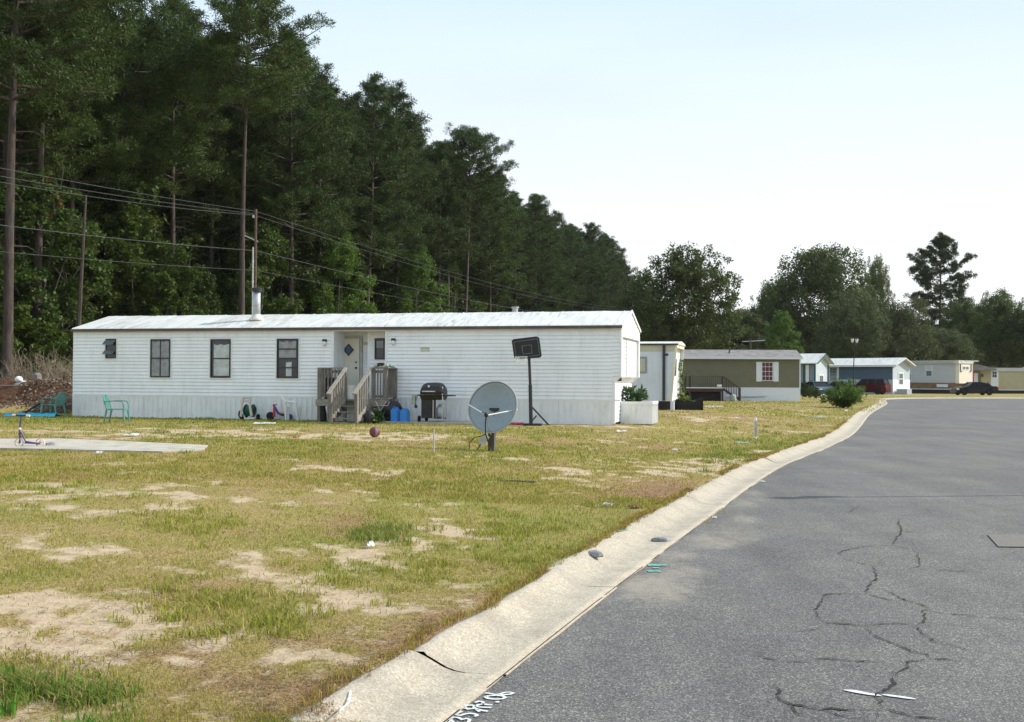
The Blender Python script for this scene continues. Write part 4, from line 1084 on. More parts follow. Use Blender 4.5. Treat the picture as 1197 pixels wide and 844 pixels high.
m_.add([v for v in bb]+[v+off for v in bb], [tuple(range(n_)), tuple(reversed(range(n_, 2*n_)))]+[(i, (i+1) % n_, n_+(i+1) % n_, n_+i) for i in range(n_)])
bo = m_.build('backboard', MATS['black_plastic'], t)
def linebar(A, w): 
    m = MB()
    for a, b in zip(A, A[1:]+A[:1]): m.bar(a, b, w, .006, up=(0,1,0))
    return m
linebar([lo(600.6,399.8,-.150), lo(628.3,396.0,-.150), lo(631,415,-.150), lo(603.8,418.3,-.150)], .02).build('border_line', MATS['line_grey'], bo)
linebar([lo(610,404.5,-.150), lo(621,403.2,-.150), lo(622,412.8,-.150), lo(611.5,414,-.150)], .02).build('target_square', MATS['line_grey'], bo)
c0 = lo(609,417.0,-.36); ring = [c0+Vector((.17*math.cos(a), .17*math.sin(a), 0)) for a in np.linspace(0, 2*math.pi, 25)]
rim = MB().tube(ring, .010, 6).bar(c0+Vector((.03,.16,0)), lo(612,417,-.15), .04, .03).build('rim', MATS['galvanised'], bo)
m_ = MB()
for i in range(12):
    for sg in (-1, 1):
        P = []
        for q in range(5):
            a = 2*math.pi*i/12 + sg*q*.26; r_ = .165-.022*q; P.append(c0+Vector((r_*math.cos(a), r_*math.sin(a), -.055*q)))
        m_.tube(P, .0035, 4, False)
m_.build('net', MATS['white_plastic'], rim)
MB().bar(lo(621,475),lo(642,497.5,.35), .035).bar(lo(622,492),lo(627,486,.1), .03).build('brace', MATS['black_metal'], t)
MB().box(-.20,.30,-.22,.22,-.02,.055).build('base', MATS['black_plastic'], t, bevel=.02)
# pink toy and hose heap at its foot
p = gp(604, 497); o = MB()
for i in range(9): o.tube([(random.uniform(-.2,.2), random.uniform(-.08,.08), .03+.03*random.random()) for _ in range(4)], .02, 6)
o = o.build('toy_rope', MATS['pink_plastic'], None, True); o.location = p; tag(o, 'tangle of pink plastic toy lying left of the basketball pole', 'toy')

# satellite dish on a wooden post
dp = gp(574, 527.5); t = empty('satellite_dish', dp, 0, 'large grey satellite dish on a short post in the middle of the lawn', 'satellite dish')
post_ = MB().box(-.055,.055,-.05,.05,-.05,.48).build('post', MATS['wood_dark'], t)
MB().box(.058,.085,-.03,.0,.0,.50).build('post_batten', MATS['galvanised'], t)
DC = ony(576.8, 476.6, dp.y+.02) - dp; DR = 29.6*dp.y/FPX
# axis points towards the viewer, up and a little to the left
ax = Vector((-.30, -.93, .34)).normalized(); uu = ax.cross(Vector((0,0,1))).normalized(); vv = uu.cross(ax).normalized()
vs = []; fs = []; NR, NT = 9, 48
for side in (0, 1):
    for i in range(NR+1):
        r_ = DR*i/NR
        for k_ in range(NT):
            a = 2*math.pi*k_/NT; dpt = .19*(i/NR)**2*DR*1.25 - .06
            q = DC + uu*(r_*math.cos(a)*1.0) + vv*(r_*math.sin(a)*1.06) + ax*(dpt - side*.012)
            vs.append(q)
M_ = (NR+1)*NT
for side in (0, 1):
    for i in range(NR):
        for k_ in range(NT):
            k2 = (k_+1) % NT; f_ = (side*M_+i*NT+k_, side*M_+i*NT+k2, side*M_+(i+1)*NT+k2, side*M_+(i+1)*NT+k_)
            fs.append(f_ if side == 0 else tuple(reversed(f_)))
for k_ in range(NT): k2 = (k_+1) % NT; fs.append((NR*NT+k_, NR*NT+k2, M_+NR*NT+k2, M_+NR*NT+k_))
me = MB().add(vs, fs); refl = me.build('reflector', MATS['dish_grey'], t, True)
rimP = [DC + uu*(DR*math.cos(a)) + vv*(DR*1.06*math.sin(a)) + ax*(.19*DR*1.25-.06) for a in np.linspace(0, 2*math.pi, 61)]
MB().tube(rimP, .010, 6, False).build('rim', MATS['rim_tan'], t)
lp = lambda px, py, dy: ony(px, py, dp.y+dy) - dp
fd = lp(568.5, 485.3, -.55)
MB().tube([lp(548.2,473.3,.0), fd], .009, 6).tube([lp(605,478.6,-.0), fd+Vector((.02,0,0))], .010, 6).build('feed_strut', MATS['white_plastic'], t)
MB().tube([fd, lp(570,495,-.38), lp(573,507,-.1), lp(575,509,.0)], .009, 6).build('feed_arm', MATS['galvanised'], t)
MB().lathe([(.0,-.04),(.035,-.03),(.04,.02),(.02,.05),(0,.05)], fd, 10).tube([fd+Vector((-.02,0,.01)), lp(565,481.5,-.55), lp(563.5,483,-.55)], .012, 6).build('feed_horn', MATS['black_plastic'], t)
MB().tube([fd, lp(567.3,495,-.5), lp(567.5,507,-.3), lp(570.5,516,-.15), lp(572,523,-.1), lp(574,528,-.1)], .011, 6).build('cable', MATS['black_plastic'], t)
MB().tube([lp(568,507,-.2), lp(562,510,-.15), lp(555,511,-.15), lp(549,517,-.15), lp(548,529,-.15)], .008, 6).build('cable', MATS['black_plastic'], t)
a_, b_ = lp(569,509,-.12), lp(562,519,-.12); MB().bar(a_, b_, .13, .09, up=(0,1,0)).build('actuator_box', MATS['marker_grey'], t)
MB().tube([b_, lp(556.5,528,-.12)], .011, 6).build('actuator_rod', MATS['black_plastic'], t)
MB().lathe([(.10,-.02),(.10,.02)], DC - ax*.08, 8).bar(DC-ax*.10, Vector((0,0,.46)), .07).build('mount', MATS['black_metal'], t)

# thin stake, white marker post, ball, scooter
p = gp(507, 530.5); o = MB().tube([(0,0,-.05),(0.0,0,.42)], .014, 7).build('stake', MATS['marker_grey'], None); o.location = p; tag(o, 'thin grey metal stake standing alone left of the satellite dish', 'stake')
p = gp(883, 512.8); h_ = (512.8-488.3)*p.y/FPX; t = empty('marker_post', p, 0, 'short white marker post standing in the grass near the kerb', 'post')
MB().lathe([(.038,-.05),(.038,h_-.02),(.034,h_),(0,h_)], (0,0,0), 12).build('post', MATS['white_plastic'], t); MB().box(-.03,.03,-.045,-.036,h_*.1,h_*.85).build('face_strip', MATS['marker_grey'], t)
p = gp(438, 511.3); t = empty('basketball', p+Vector((0,0,.112)), .4, 'worn brown basketball lying on the patchy grass', 'ball'); 
vs = MB().lathe([(max(1e-5,.115*math.sin(a)), -.115*math.cos(a)) for a in np.linspace(.03, math.pi-.03, 15)], (0,0,0), 24).build('ball_skin', MATS['ball_brown'], t, True)
MB().lathe([(.1155*math.sin(a), -.1155*math.cos(a)) for a in np.linspace(1.35, 1.85, 5)], (0,0,0), 24, 'x').build('worn_panel', MATS['ball_grey'], t, True)
sp_ = gp(18, 524.0, .43); sp_.z = .427; t = empty('scooter', sp_, 0, 'purple kick scooter standing on the concrete slab', 'scooter'); yy = sp_.y
sl = lambda px, py, dy=0: Vector(((px-23)*yy/FPX, dy, (524.0-py)*yy/FPX))
t.location = Vector((ony(23, 500, yy).x, yy, sp_.z))
MB().tube([sl(23.5,521),sl(23,506),sl(24.3,489)], [.014,.018,.013], 8).build('steering_column', MATS['purple_metal'], t)
MB().tube([sl(24.5,508),sl(27,512),sl(30,519),sl(46,521.5)], .016, 8).bar(sl(30,520.5), sl(45,521.2), .10, .018).build('deck_frame', MATS['purple_metal'], t)
hb = MB().tube([sl(17,488.2,-.02),sl(31.5,488.8,.02)], .014, 8).build('handlebar', MATS['black_metal'], t)
MB().tube([sl(15,488,-.02),sl(18.6,488.2,-.02)], .019, 8).build('grip', MATS['peach_wheel'], t); MB().tube([sl(30,488.7,.02),sl(34,489,.02)], .019, 8).build('grip', MATS['peach_wheel'], t)
MB().lathe([(.017,-.02),(.024,0),(.017,.02)], sl(23.3,504), 8).build('clamp', MATS['white_plastic'], t)
for px in (22.5, 47):
    w_ = MB().lathe([(.062,-.014),(.078,-.012),(.078,.012),(.062,.014),(.062,-.014)], sl(px, 520.2), 20, 'y').build('wheel', MATS['peach_wheel'], t)
    MB().bar(sl(px,523), sl(px,517.5), .012).bar(sl(px-2.5,520.2), sl(px+2.5,520.2), .012).build('hub', MATS['galvanised'], w_)
stone('rock', gp(59.5, 523.5, .43)+Vector((0,0,.03)), .11, .07, .07, 'rubble_grey', .2, 'grey rock lying on the slab right of the scooter', 'rock', seed=9)

# litter
def litter(px, py, w, l, h, mat, label, name='litter', cat='litter', rot=0, seed=0):
    r_ = random.Random(seed); p = gp(px, py); n = 6; vs = []; fs = []
    for i in range(n+1):
        for j in range(4):
            vs.append((w*(i/n-.5)*r_.uniform(.85,1.1), l*(j/3-.5)*r_.uniform(.7,1.2), h*(r_.uniform(.2,1) if 0 < j < 3 else r_.uniform(0,.3))))
    for i in range(n):
        for j in range(3): fs.append((i*4+j, i*4+4+j, i*4+5+j, i*4+1+j))
    mb = MB(); mb.add(vs, fs); nv = len(vs); mb.add([(x, y, z-.006) for (x, y, z) in vs], [tuple(reversed(f)) for f in fs])
    o = mb.build(name, MATS[mat], None); o.location = p + Vector((0,0,.02)); o.rotation_euler = (0,0,rot); return tag(o, label, cat)
litter(309, 496.3, .62, .22, .05, 'litter_white', 'long flat white board lying on the grass below the hose reel', 'board', 'board', seed=1)
litter(154.5, 510.4, .30, .10, .06, 'litter_white', 'crumpled pale carton on the bare soil behind the slab', 'paper_scrap', seed=2)
litter(116, 531, .12, .06, .04, 'litter_white', 'small white paper scrap in the grass just before the slab', 'paper_scrap', seed=3, rot=.4)
litter(344.5, 513.2, .07, .05, .05, 'paper_red', 'small red scrap on the bare soil left of the ball', 'paper_scrap', seed=4)
litter(431, 641, .09, .05, .05, 'litter_white', 'crumpled white paper in the middle of the lawn', 'paper_scrap', seed=5, rot=1.0)
litter(711, 592, .13, .05, .03, 'litter_white', 'torn white scrap in the grass near the kerb', 'paper_scrap', seed=6, rot=-.5)
litter(726, 505.7, .30, .14, .06, 'litter_white', 'white scrap lying on the lawn before the planter box', 'paper_scrap', seed=7)
litter(789, 527.5, .10, .06, .05, 'litter_white', 'white scrap beside the sandy patch behind the kerb', 'paper_scrap', seed=8)
litter(862, 489.8, .12, .08, .08, 'litter_white', 'white scrap on the lawn beyond the marker post', 'paper_scrap', seed=9)
litter(989, 481, .16, .12, .12, 'litter_white', 'white scrap on the grass in front of the palm like bush', 'paper_scrap', seed=10)
litter(160, 483.3+6, .08, .06, .04, 'litter_white', 'tiny white scrap in the green grass near the green chair', 'paper_scrap', seed=11)
litter(742, 594.5, .14, .08, .03, 'paper_red', 'patch of rusty red leaves in the grass near the kerb', 'leaf_litter', 'leaves', seed=12)
o = litter(867, 519, .34, .14, .05, 'teal_cover', 'flat pale green cover plate in the grass below the marker post', 'cover_plate', 'cover'); 
o = litter(953, 488.5, .9, .5, .03, 'teal_cover', 'wide pale green cover plate on the lawn left of the bush', 'cover_plate', 'cover', seed=3)
for px, py, w_, lb, sd_ in ((891.5,563,.07,'small white scrap on the asphalt just past the kerb bend',21),(835.5,605,.05,'tiny white scrap at the edge of the gutter weeds',22)):
    o = litter(px, py, w_, w_*.7, .02, 'litter_white', lb, 'paper_scrap', seed=sd_); q = onz(px, py, 0.012); o.location = q
# stick on the lawn
p = gp(605, 564.5); o = MB().tube([(-.28,0,.02),(-.1,.01,.03),(.25,0,.015)], .012, 6).build('stick', MATS['wood_dark'], None); o.location = p; tag(o, 'dark straight stick lying on the lawn before the dish', 'stick')
# blue tarp, plank, white junk, brush heap at far left
A = [gp(8,487.5), gp(30,488), gp(48,488), gp(68,488)]
vs = []; nA = 26
for i in range(nA):
    t_ = i/(nA-1); q = A[0].lerp(A[-1], t_); 
    for j in range(5): vs.append((q.x + random.uniform(-.03,.03), q.y - .22 + .13*j + random.uniform(-.03,.03), q.z+.02+ (0.02 if j in (0,4) else .09)*random.uniform(.5,1.3)))
fs = [(i*5+j, i*5+5+j, i*5+6+j, i*5+1+j) for i in range(nA-1) for j in range(4)]
tag(MB().add(vs, fs).build('tarp', MATS['tarp_blue'], None, True), 'long blue plastic tarpaulin crumpled on the ground beside the soil bank', 'tarpaulin')
p = gp(31.5, 484); o = MB().bar((0,0,0),(.34,.5,.34),.06,.05).build('plank', MATS['black_plastic'], None); o.location = p+Vector((-.1,0,.02)); tag(o, 'short black plank leaning up behind the blue tarpaulin', 'plank')
# ================================================================== the other homes along the loop
def simple_window(par, F, q, yl=0, **kw):
    a = F.hit(q[0], q[2], yl); b = F.hit(q[1], q[3], yl)
    return window(par, a[0], b[0], b[1], a[1], yl, **kw)

# --- old pale home with the slanted end
F2 = Frame(0, 0, .40, -14.5); c = gp(788.5, 479.5); F2.o = Vector((c.x, c.y, c.z)) - F2.u*16.0
t = F2.empty('mobile_home', 'old pale blue mobile home with cream band and end wall slanting outwards', 'mobile home')
h0, h1, hb = F2.hit(786, 469)[1], F2.hit(786, 402.5)[1], F2.hit(786, 411)[1]; Lx = 16.0; W2 = 3.1
xt = F2.hit(791.0, 403)[0]; xbt = F2.hit(784.8, 468)[0]
m_ = MB(); m_.prism([(.2,h0),(xbt,h0),(xbt+(xt-xbt)*(hb-h0)/(h1-h0),hb),(.2,hb)], 0, .08, 'y')
for x in np.arange(.5, xt, .2):
    top = hb
    if x > xbt: m_.box(x-.012,x+.012,-.010,-.001, h0+(h1-h0)*(x-xbt)/(xt-xbt)+.02, top-.01)
    else: m_.box(x-.012,x+.012,-.010,-.001,h0+.02,top-.01)
m_.box(.2,.28,.08,W2,h0,h1)
m_.build('wall', MATS['pale_blue_siding'], t)
MB().prism([(.2,hb+.002),(xbt+(xt-xbt)*(hb-h0)/(h1-h0),hb+.002),(xt,h1),(.2,h1)], 0, .08, 'y').build('upper_band', MATS['cream_band'], t)
MB().prism([(.2,h0),(xbt,h0),(xt,h1),(.2,h1)], W2-.08, W2, 'y').build('rear_wall', MATS['pale_blue_siding'], t)
# end wall set back between the two slanted cheeks
xi = .16
MB().prism([(xbt-.10,h0),(xbt-.02,h0),(xt-xi,h1-.02),(xt-xi-.08,h1-.02)], .08, W2-.08, 'y').build('end_wall', MATS['white_trim'], t)
e_ = MB(); z0_, z1_ = h0+1.05, h0+1.75; fx = lambda z: xbt-.02 + (xt-xi-xbt+.02)*(z-h0)/(h1-.02-h0)
e_.hexa([(fx(z0_)+.004, .5, z0_),(fx(z0_)+.03,.5,z0_),(fx(z0_)+.03,1.5,z0_),(fx(z0_)+.004,1.5,z0_),(fx(z1_)+.004,.5,z1_),(fx(z1_)+.03,.5,z1_),(fx(z1_)+.03,1.5,z1_),(fx(z1_)+.004,1.5,z1_)]); e_.build('window', MATS['black_frame'], t)
m_ = MB()
for yy in (-.01, W2-.06): m_.add([(xbt-.06,yy,h0),(xbt+.02,yy,h0),(xbt+.02,yy+.07,h0),(xbt-.06,yy+.07,h0),(xt-.06,yy,h1),(xt+.02,yy,h1),(xt+.02,yy+.07,h1),(xt-.06,yy+.07,h1)], [(0,3,2,1),(4,5,6,7),(0,1,5,4),(1,2,6,5),(2,3,7,6),(3,0,4,7)])
m_.build('corner_trim', MATS['cream_siding'], t)
m_ = MB(); m_.prism([(-.06,h1),(.15,h1+.09),(W2/2,h1+.17),(W2-.15,h1+.09),(W2+.06,h1)], .1, xt+.06, 'x'); r_ = m_.build('roof', MATS['white_roof'], t)
m_ = MB(); m_.prism([(-.05,h1-.16),(W2+.05,h1-.16),(W2+.05,h1-.002),(-.05,h1-.002)], xt-.38, xt+.03, 'x') if False else m_.box(xt-.5, xt+.02, .09, W2-.09, h1-.14, h1-.004); m_.build('soffit', MATS['cream_siding'], t)
m_ = MB(); m_.box(.15, xt+.06, -.075, -.055, h1-.03, h1+.035); m_.build('gutter', MATS['black_metal'], t)
x = F2.hit(776.2, 440)[0]; MB().box(x-.055, x+.055, -.10, -.012, h0+.02, h1+.03).build('downpipe', MATS['black_frame'], t)
simple_window(t, F2, (742.5, 756, 417, 436), frame='curtain', t=.06, pane='glass_grey', curtain=[(.3,1,0,1,'cream_band')])
MB().box(.3, xbt-.05, .02, .08, -.05, h0-.004).build('skirting', MATS['dark_skirt'], t)
MB().box(xbt-.04, xbt+.10, .0, .3, -.05, h0-.004).build('corner_block', MATS['pale_blue_siding'], t)
x, z = F2.hit(779.5, 414.5); MB().box(x-.06, x+.06, -.03, -.008, z-.04, z+.04).build('meter_box', MATS['black_metal'], t)

# --- olive home with shuttered window and side deck
c = gp(935.5, 469); c_l = (803-598.5)/FPX*c.y
F3 = Frame(0, 0, c.z, -4.0); F3.o = c - F3.u*17.0
t3 = F3.empty('mobile_home', 'olive green mobile home with grey roof, white skirting and red railed deck', 'mobile home')
zs, ze = F3.hit(930, 453.5)[1], F3.hit(930, 418.5)[1]; zr_ = ze + .62; W3 = 4.2
MB().box(0, 17.0, 0, W3, zs, ze).build('wall', MATS['olive_siding'], t3)
m_ = MB(); m_.box(-.02, 17.02, -.022, 0.0, zs-.04, zs+.02); m_.box(16.93, 17.02, -.026, -.001, zs+.02, ze); m_.build('corner_trim', MATS['shutter_white'], t3)
m_ = MB(); n_ = 5; laps(m_, 8.9, 17.0, -.02, zs-.045, -.002, lap=.16, out=.02); m_.box(8.9, 17.0, .0, .05, -.05, zs-.002); m_.box(16.95, 16.999, .05, W3, -.05, zs-.002); m_.build('skirting', MATS['shutter_white'], t3)
m_ = MB()
for (a, b, zz) in ((11.6,14.4,.26),(11.9,13.2,.32),(12.6,14.6,.34)): m_.bar((a,-.035,zz-.04),(b,-.05,zz+.02),.02,.05,up=(0,1,0))
m_.build('loose_strip', MATS['marker_grey'], t3)
m_ = MB(); m_.prism([(-.30,ze-.02),(-.30,ze+.04),(W3/2,zr_+.02),(W3+.30,ze+.04),(W3+.30,ze-.02)], -.1, 17.12, 'x'); m_.build('roof', MATS['roof_grey'], t3)
MB().box(-.12, 17.14, -.325, -.302, ze-.10, ze+.07).box(-.12, 17.12, -.30, -.001, ze-.04, ze-.022).build('fascia', MATS['shutter_white'], t3)
w3 = simple_window(t3, F3, (890.2, 903.6, 423.2, 445.3), frame='shutter_white', t=.045, pane='window_red', bars=((.33,.66),(.25,.5,.75)), out=.05)
for q in ((884,890,423,446),(904,910,423,446)):
    a = F3.hit(q[0], q[2]); b = F3.hit(q[1], q[3]); MB().box(a[0], b[0], -.045, -.002, b[1], a[1]).build('shutter', MATS['shutter_white'], t3)
x, z = F3.hit(853, 409, .6); m_ = MB(); m_.tube([(x,.9,ze+.25),(x,.9,ze+.55),(x+.12,.85,ze+.62)], .05, 6); m_.build('roof_vent', MATS['black_metal'], t3)
# its deck
t = F3.empty('side_deck', 'brown railed wooden deck with steps in front of the olive home', 'deck')
DYo = -2.0
d0 = F3.hit(800, 452, DYo)[0]; d1 = F3.hit(845.5, 452, DYo)[0]; dz = F3.hit(840, 453, DYo)[1]; dt = F3.hit(840, 440, DYo)[1]; de = F3.hit(865, 452, DYo)[0]
MB().box(d0, d1, DYo, -.03, dz-.05, dz).build('deck_floor', MATS['weathered_wood'], t)
MB().box(d0, d1, DYo-.04, DYo-.002, dz-.30, dz-.02).build('rim_board', MATS['deck_red'], t)
MB().box(d0, d1-.02, DYo-.055, DYo-.042, dz-.06, dz-.0).build('edge_strip', MATS['shutter_white'], t)
for x in (d0+.06, F3.hit(806.5,452,DYo)[0], d1-.06): MB().box(x-.06, x+.06, DYo-.03+.0, DYo+.09, -.05, dt).build('post', MATS['deck_red'], t)
m_ = MB()
for x in np.arange(d0+.15, d1-.1, .135): m_.box(x-.03, x+.03, DYo+.0, DYo+.025, dz+.02, dt-.03)
m_.box(d0, d1, DYo-.02, DYo+.05, dt-.03, dt+.03); m_.build('railing', MATS['deck_olive'], t)
m_ = MB(); zl = F3.hit(865, 454, DYo)[1]
m_.bar((d1-.03, DYo, dt-.0), (de, DYo, zl), .07, .05)
for i in range(1, 10):
    f_ = i/10; x = d1+(de-d1)*f_; m_.box(x-.025, x+.025, DYo-.015, DYo+.015, dz*(1-f_)+.15*f_-.02, dt+(zl-dt)*f_)
m_.bar((d1-.03, DYo, dz-.1), (de, DYo, .10), .05, .16); m_.build('stair_rail', MATS['deck_red'], t)
MB().box(de-.07, de+.05, DYo-.06, DYo+.06, -.05, zl+.05).build('post', MATS['deck_red'], t)
for i in range(4): MB().box(d1+.02+(de-d1)*i/4.3, d1+.02+(de-d1)*(i+1)/4.3, DYo+.04, DYo+1.1, dz*(1-(i+1)/5)-.05, dz*(1-(i+1)/5)).build('tread', MATS['weathered_wood'], t)
MB().box(d0+.1, d1-.1, DYo+.5, DYo+.54, -.05, dz-.1).build('lattice', MATS['dark_skirt'], t)
x, z = F3.hit(841, 450.8, DYo-.05); 
MB().box(x-.17, x+.17, DYo-.075, DYo-.06, z-.08, z+.08).build('number_plate', MATS['lamp_glass'], t)
p = F3.world(d1+.65, DYo-.35, 0); o = MB().lathe([(.22,0),(.24,.1),(.20,.38),(.1,.5),(0,.52)], (0,0,0), 10).build('bag', MATS['cloth_grey'], None, True); o.location = p; tag(o, 'grey sack leaning at the foot of the olive home deck steps', 'sack')
# black pallets / broken tray beside the pale home
p = gp(806, 479.3); t = empty('black_tray', p, R(-6), 'broken black plastic pond tray lying at the end of the pale blue home', 'tray'); s_ = p.y/FPX
m_ = MB(); top = [(-.56,.45),(-.40,.42),(-.2,.30),(0,.28),(.2,.36),(.45,.44),(.54,.47)]
for (a, za), (b, zb) in zip(top[:-1], top[1:]): m_.hexa([(a,-.05,0),(b,-.05,0),(b,.03,0),(a,.03,0),(a,-.05,za),(b,-.05,zb),(b,.03,zb),(a,.03,za)])
m_.box(-.56,-.48,-.05,.9,0,.4); m_.box(.48,.55,-.05,.9,0,.42); m_.box(-.56,.55,.85,.9,0,.34); m_.build('side', MATS['debris_black'], t)
for x in (-.4,-.15,.12,.38): MB().box(x-.02,x+.02,-.075,-.05,.02,.28).build('rib', MATS['debris_black'], t)
MB().bar((-.1,.1,.30),(.5,.0,.52),.05,.03).bar((-.3,0,.34),(.1,.1,.22),.04,.04).build('loose_bar', MATS['black_metal'], t)
a = [gp(*q) for q in ((824,474.5),(845,474.5),(846,476.2),(824,476.2))]
slab('stepping_slab', a, .02, 'slab_concrete')

# --- small home end with teal trim
c = gp(950, 462.5); Yh = 110.0; 
F4 = Frame(0, 0, .13, -38.0); F4.o = Vector((ony(951.5, 450, Yh).x, Yh, .13)) - F4.u*5.5
t = F4.empty('cottage', 'small blue grey home with teal trim and white roof behind the hedge', 'mobile home')
ze = F4.hit(948, 424.5)[1]; W4 = 3.6
MB().box(0, 5.5, 0, W4, -.05, ze).build('wall', MATS['slate_panel'], t)
MB().box(4.62, 5.0, -.03, -.002, .05, ze-.05).build('white_panel', MATS['white_trim'], t)
m_ = MB(); m_.box(4.35,4.6,-.05,-.002,-.05,ze); m_.box(5.0,5.04,-.05,-.002,-.05,ze); m_.box(0,5.5,-.05,-.002,ze-.17,ze-.0); m_.build('teal_frame', MATS['teal_trim'], t)
m_ = MB(); m_.prism([(0,-.05),(W4,-.05),(W4,ze),(W4/2,ze+.8),(0,ze)], 5.501, 5.53, 'x'); m_.build('end_wall', MATS['light_blue_siding'], t)
m_ = MB(); m_.prism([(-.35,ze-.08),(-.35,ze+.02),(W4/2,ze+1.02),(W4+.35,ze+.02),(W4+.35,ze-.08),(W4/2,ze+.88)], -.3, 6.0, 'x'); m_.build('roof', MATS['white_roof'], t)
m_ = MB()
for sg in (-1,1): m_.bar((6.02, W4/2, ze+.93), (6.02, W4/2+sg*(W4/2+.35), ze-.05), .03, .16)
m_.bar((5.58,.06,-.05),(5.58,.06,ze-.1),.14); m_.bar((5.58,W4-.06,-.05),(5.58,W4-.06,ze-.1),.14); m_.build('bargeboard', MATS['teal_trim'], t)
m_ = MB(); m_.box(5.535,5.56,1.2,1.32,.5,2.1).box(5.535,5.56,2.3,2.42,.5,2.1).box(5.535,5.56,1.32,2.3,1.98,2.1).box(5.535,5.56,1.32,2.3,.5,.62).box(5.535,5.56,1.32,2.3,1.28,1.34); w_ = m_.build('window', MATS['white_trim'], t); MB().box(5.532,5.538,1.32,2.3,.6,2.0).build('pane', MATS['glass_grey'], w_)

# --- blue over white home
F5 = Frame(0, 0, .13, -47.0); F5.o = Vector((ony(1043.3, 450, 121).x, 121, .10)) - F5.u*12.0
t = F5.empty('mobile_home', 'two tone blue and white mobile home with white gabled end behind the lamp post', 'mobile home')
ze, zm = F5.hit(1040, 427)[1], F5.hit(1040, 443.7)[1]; W5 = 3.9
MB().box(0, 12.0, 0, W5, zm, ze).build('upper_wall', MATS['blue_siding'], t)
MB().box(0, 12.0, -.02, W5, -.05, zm-.004).build('lower_wall', MATS['light_blue_siding'], t)
MB().prism([(-.02,-.05),(W5,-.05),(W5,ze),(W5/2,ze+.70),(0,ze)], 12.002, 12.04, 'x').build('end_wall', MATS['light_blue_siding'], t)
MB().box(12.041, 12.06, -.02, W5, -.05, zm).build('lower_end', MATS['white_siding'], t)
MB().prism([(-.35,ze-.08),(-.35,ze+.03),(W5/2,ze+.88),(W5+.35,ze+.03),(W5+.35,ze-.08),(W5/2,ze+.74)], -.3, 12.6, 'x').build('roof', MATS['white_roof'], t)
MB().box(-.3, 12.6, -.37, -.352, ze-.16, ze+.05).build('fascia', MATS['white_trim'], t)
m_ = MB()
for (a,b,c0,c1) in ((1.2,1.35,1.0,2.45),(2.25,2.4,1.0,2.45),(1.35,2.25,2.33,2.45),(1.35,2.25,1.0,1.12),(1.35,2.25,1.68,1.76)): m_.box(12.062,12.09,a,b,c0,c1)
w_ = m_.build('window', MATS['white_trim'], t); MB().box(12.061,12.07,1.35,2.25,1.1,2.35).build('pane', MATS['glass_grey'], w_)
q = (969.5, 979, 429.5, 446); simple_window(t, F5, q, -.02, frame='shutter_white', t=.07, pane='glass_grey', bars=((),(.55,)), out=.05, curtain=[(0,1,0,.45,'curtain')])
for q in ((967.8,969.3,429,446),(979.2,980.7,429,446)):
    a = F5.hit(q[0], q[2]); b = F5.hit(q[1], q[3]); MB().box(a[0], b[0], -.06, -.022, b[1], a[1]).build('shutter', MATS['shutter_white'], t)
p = F5.world(12.75, .4, 0); o = MB().box(-.5, .75, 0, 1.1, -.1, .60).build('step_block', MATS['grey_skirt'], None, bevel=.02); o.location = p; o.rotation_euler = (0,0,F5.a); tag(o, 'pale grey step block at the end of the blue and white home', 'steps')

# --- grey home raised above a tan band, white bay end
F6 = Frame(0, 0, .1, -53.0); F6.o = Vector((ony(1117, 450, 127).x, 127, .08)) - F6.u*9.5
t = F6.empty('mobile_home', 'light grey mobile home with cream bay end above a tan band and dark skirting', 'mobile home')
ze, zm, zb = F6.hit(1110, 424.7)[1], F6.hit(1110, 447.5)[1], F6.hit(1110, 454.6)[1]
MB().box(0, 9.5, 0, 3.7, zm, ze).build('wall', MATS['grey_siding'], t)
MB().box(0, 9.5, .02, 3.7, zb, zm-.004).build('tan_band', MATS['tan_band'], t)
MB().box(-.5, 9.7, -.10, 3.7, -.06, zb-.09).build('dark_skirting', MATS['dark_skirt'], t)
MB().box(-.5, 9.72, -.12, .3, zb-.085, zb-.004).build('ledge', MATS['shutter_white'], t)
a = F6.hit(1095, 449.0); b = F6.hit(1108, 452.6); MB().box(a[0], b[0], -.03, .018, b[1], a[1]).build('white_panel', MATS['shutter_white'], t)
bx0, bx1 = 9.504, 9.95; bz = zm-.06; W6 = F6.hitx(1136.3, 440, 9.95)[0]
MB().box(bx0, bx1, .0, W6, bz, ze-.012).build('bay', MATS['beige_bay'], t)
MB().box(-.2, 9.3, -.2, 3.9, ze+.0, ze+.26).build('roof', MATS['grey_siding'], t)
MB().box(-.3, bx1+.12, -.3, 4.0, ze+.262, ze+.34).box(9.302, bx1+.1, -.25, W6+.15, ze-.01, ze+.26).build('bay_roof', MATS['white_roof'], t)
simple_window(t, F6, (1082.3, 1089.8, 427, 440), frame='shutter_white', t=.06, pane='glass_grey', bars=((),(.5,)), curtain=[(0,1,.5,1,'curtain_pale')])
simple_window(t, F6, (1060.3, 1065.3, 430, 445), frame='shutter_white', t=.06, pane='glass_grey', bars=((),(.5,)), curtain=[(0,1,.5,1,'curtain_pale')])
m_ = MB(); ya_, yb_ = W6*.25, W6*.75; zc_ = ze-.30; m_.box(bx1+.002,bx1+.03,ya_,ya_+.08,zc_-.5,zc_).box(bx1+.002,bx1+.03,yb_-.08,yb_,zc_-.5,zc_).box(bx1+.002,bx1+.03,ya_+.08,yb_-.08,zc_-.08,zc_).box(bx1+.002,bx1+.03,ya_+.08,yb_-.08,zc_-.5,zc_-.42).box(bx1+.002,bx1+.03,W6*.5-.05,W6*.5+.05,zc_-.42,zc_-.08)
w_ = m_.build('window', MATS['white_trim'], t); MB().box(bx1+.001,bx1+.012,ya_+.05,yb_-.05,zc_-.45,zc_-.05).build('pane', MATS['glass_grey'], w_)
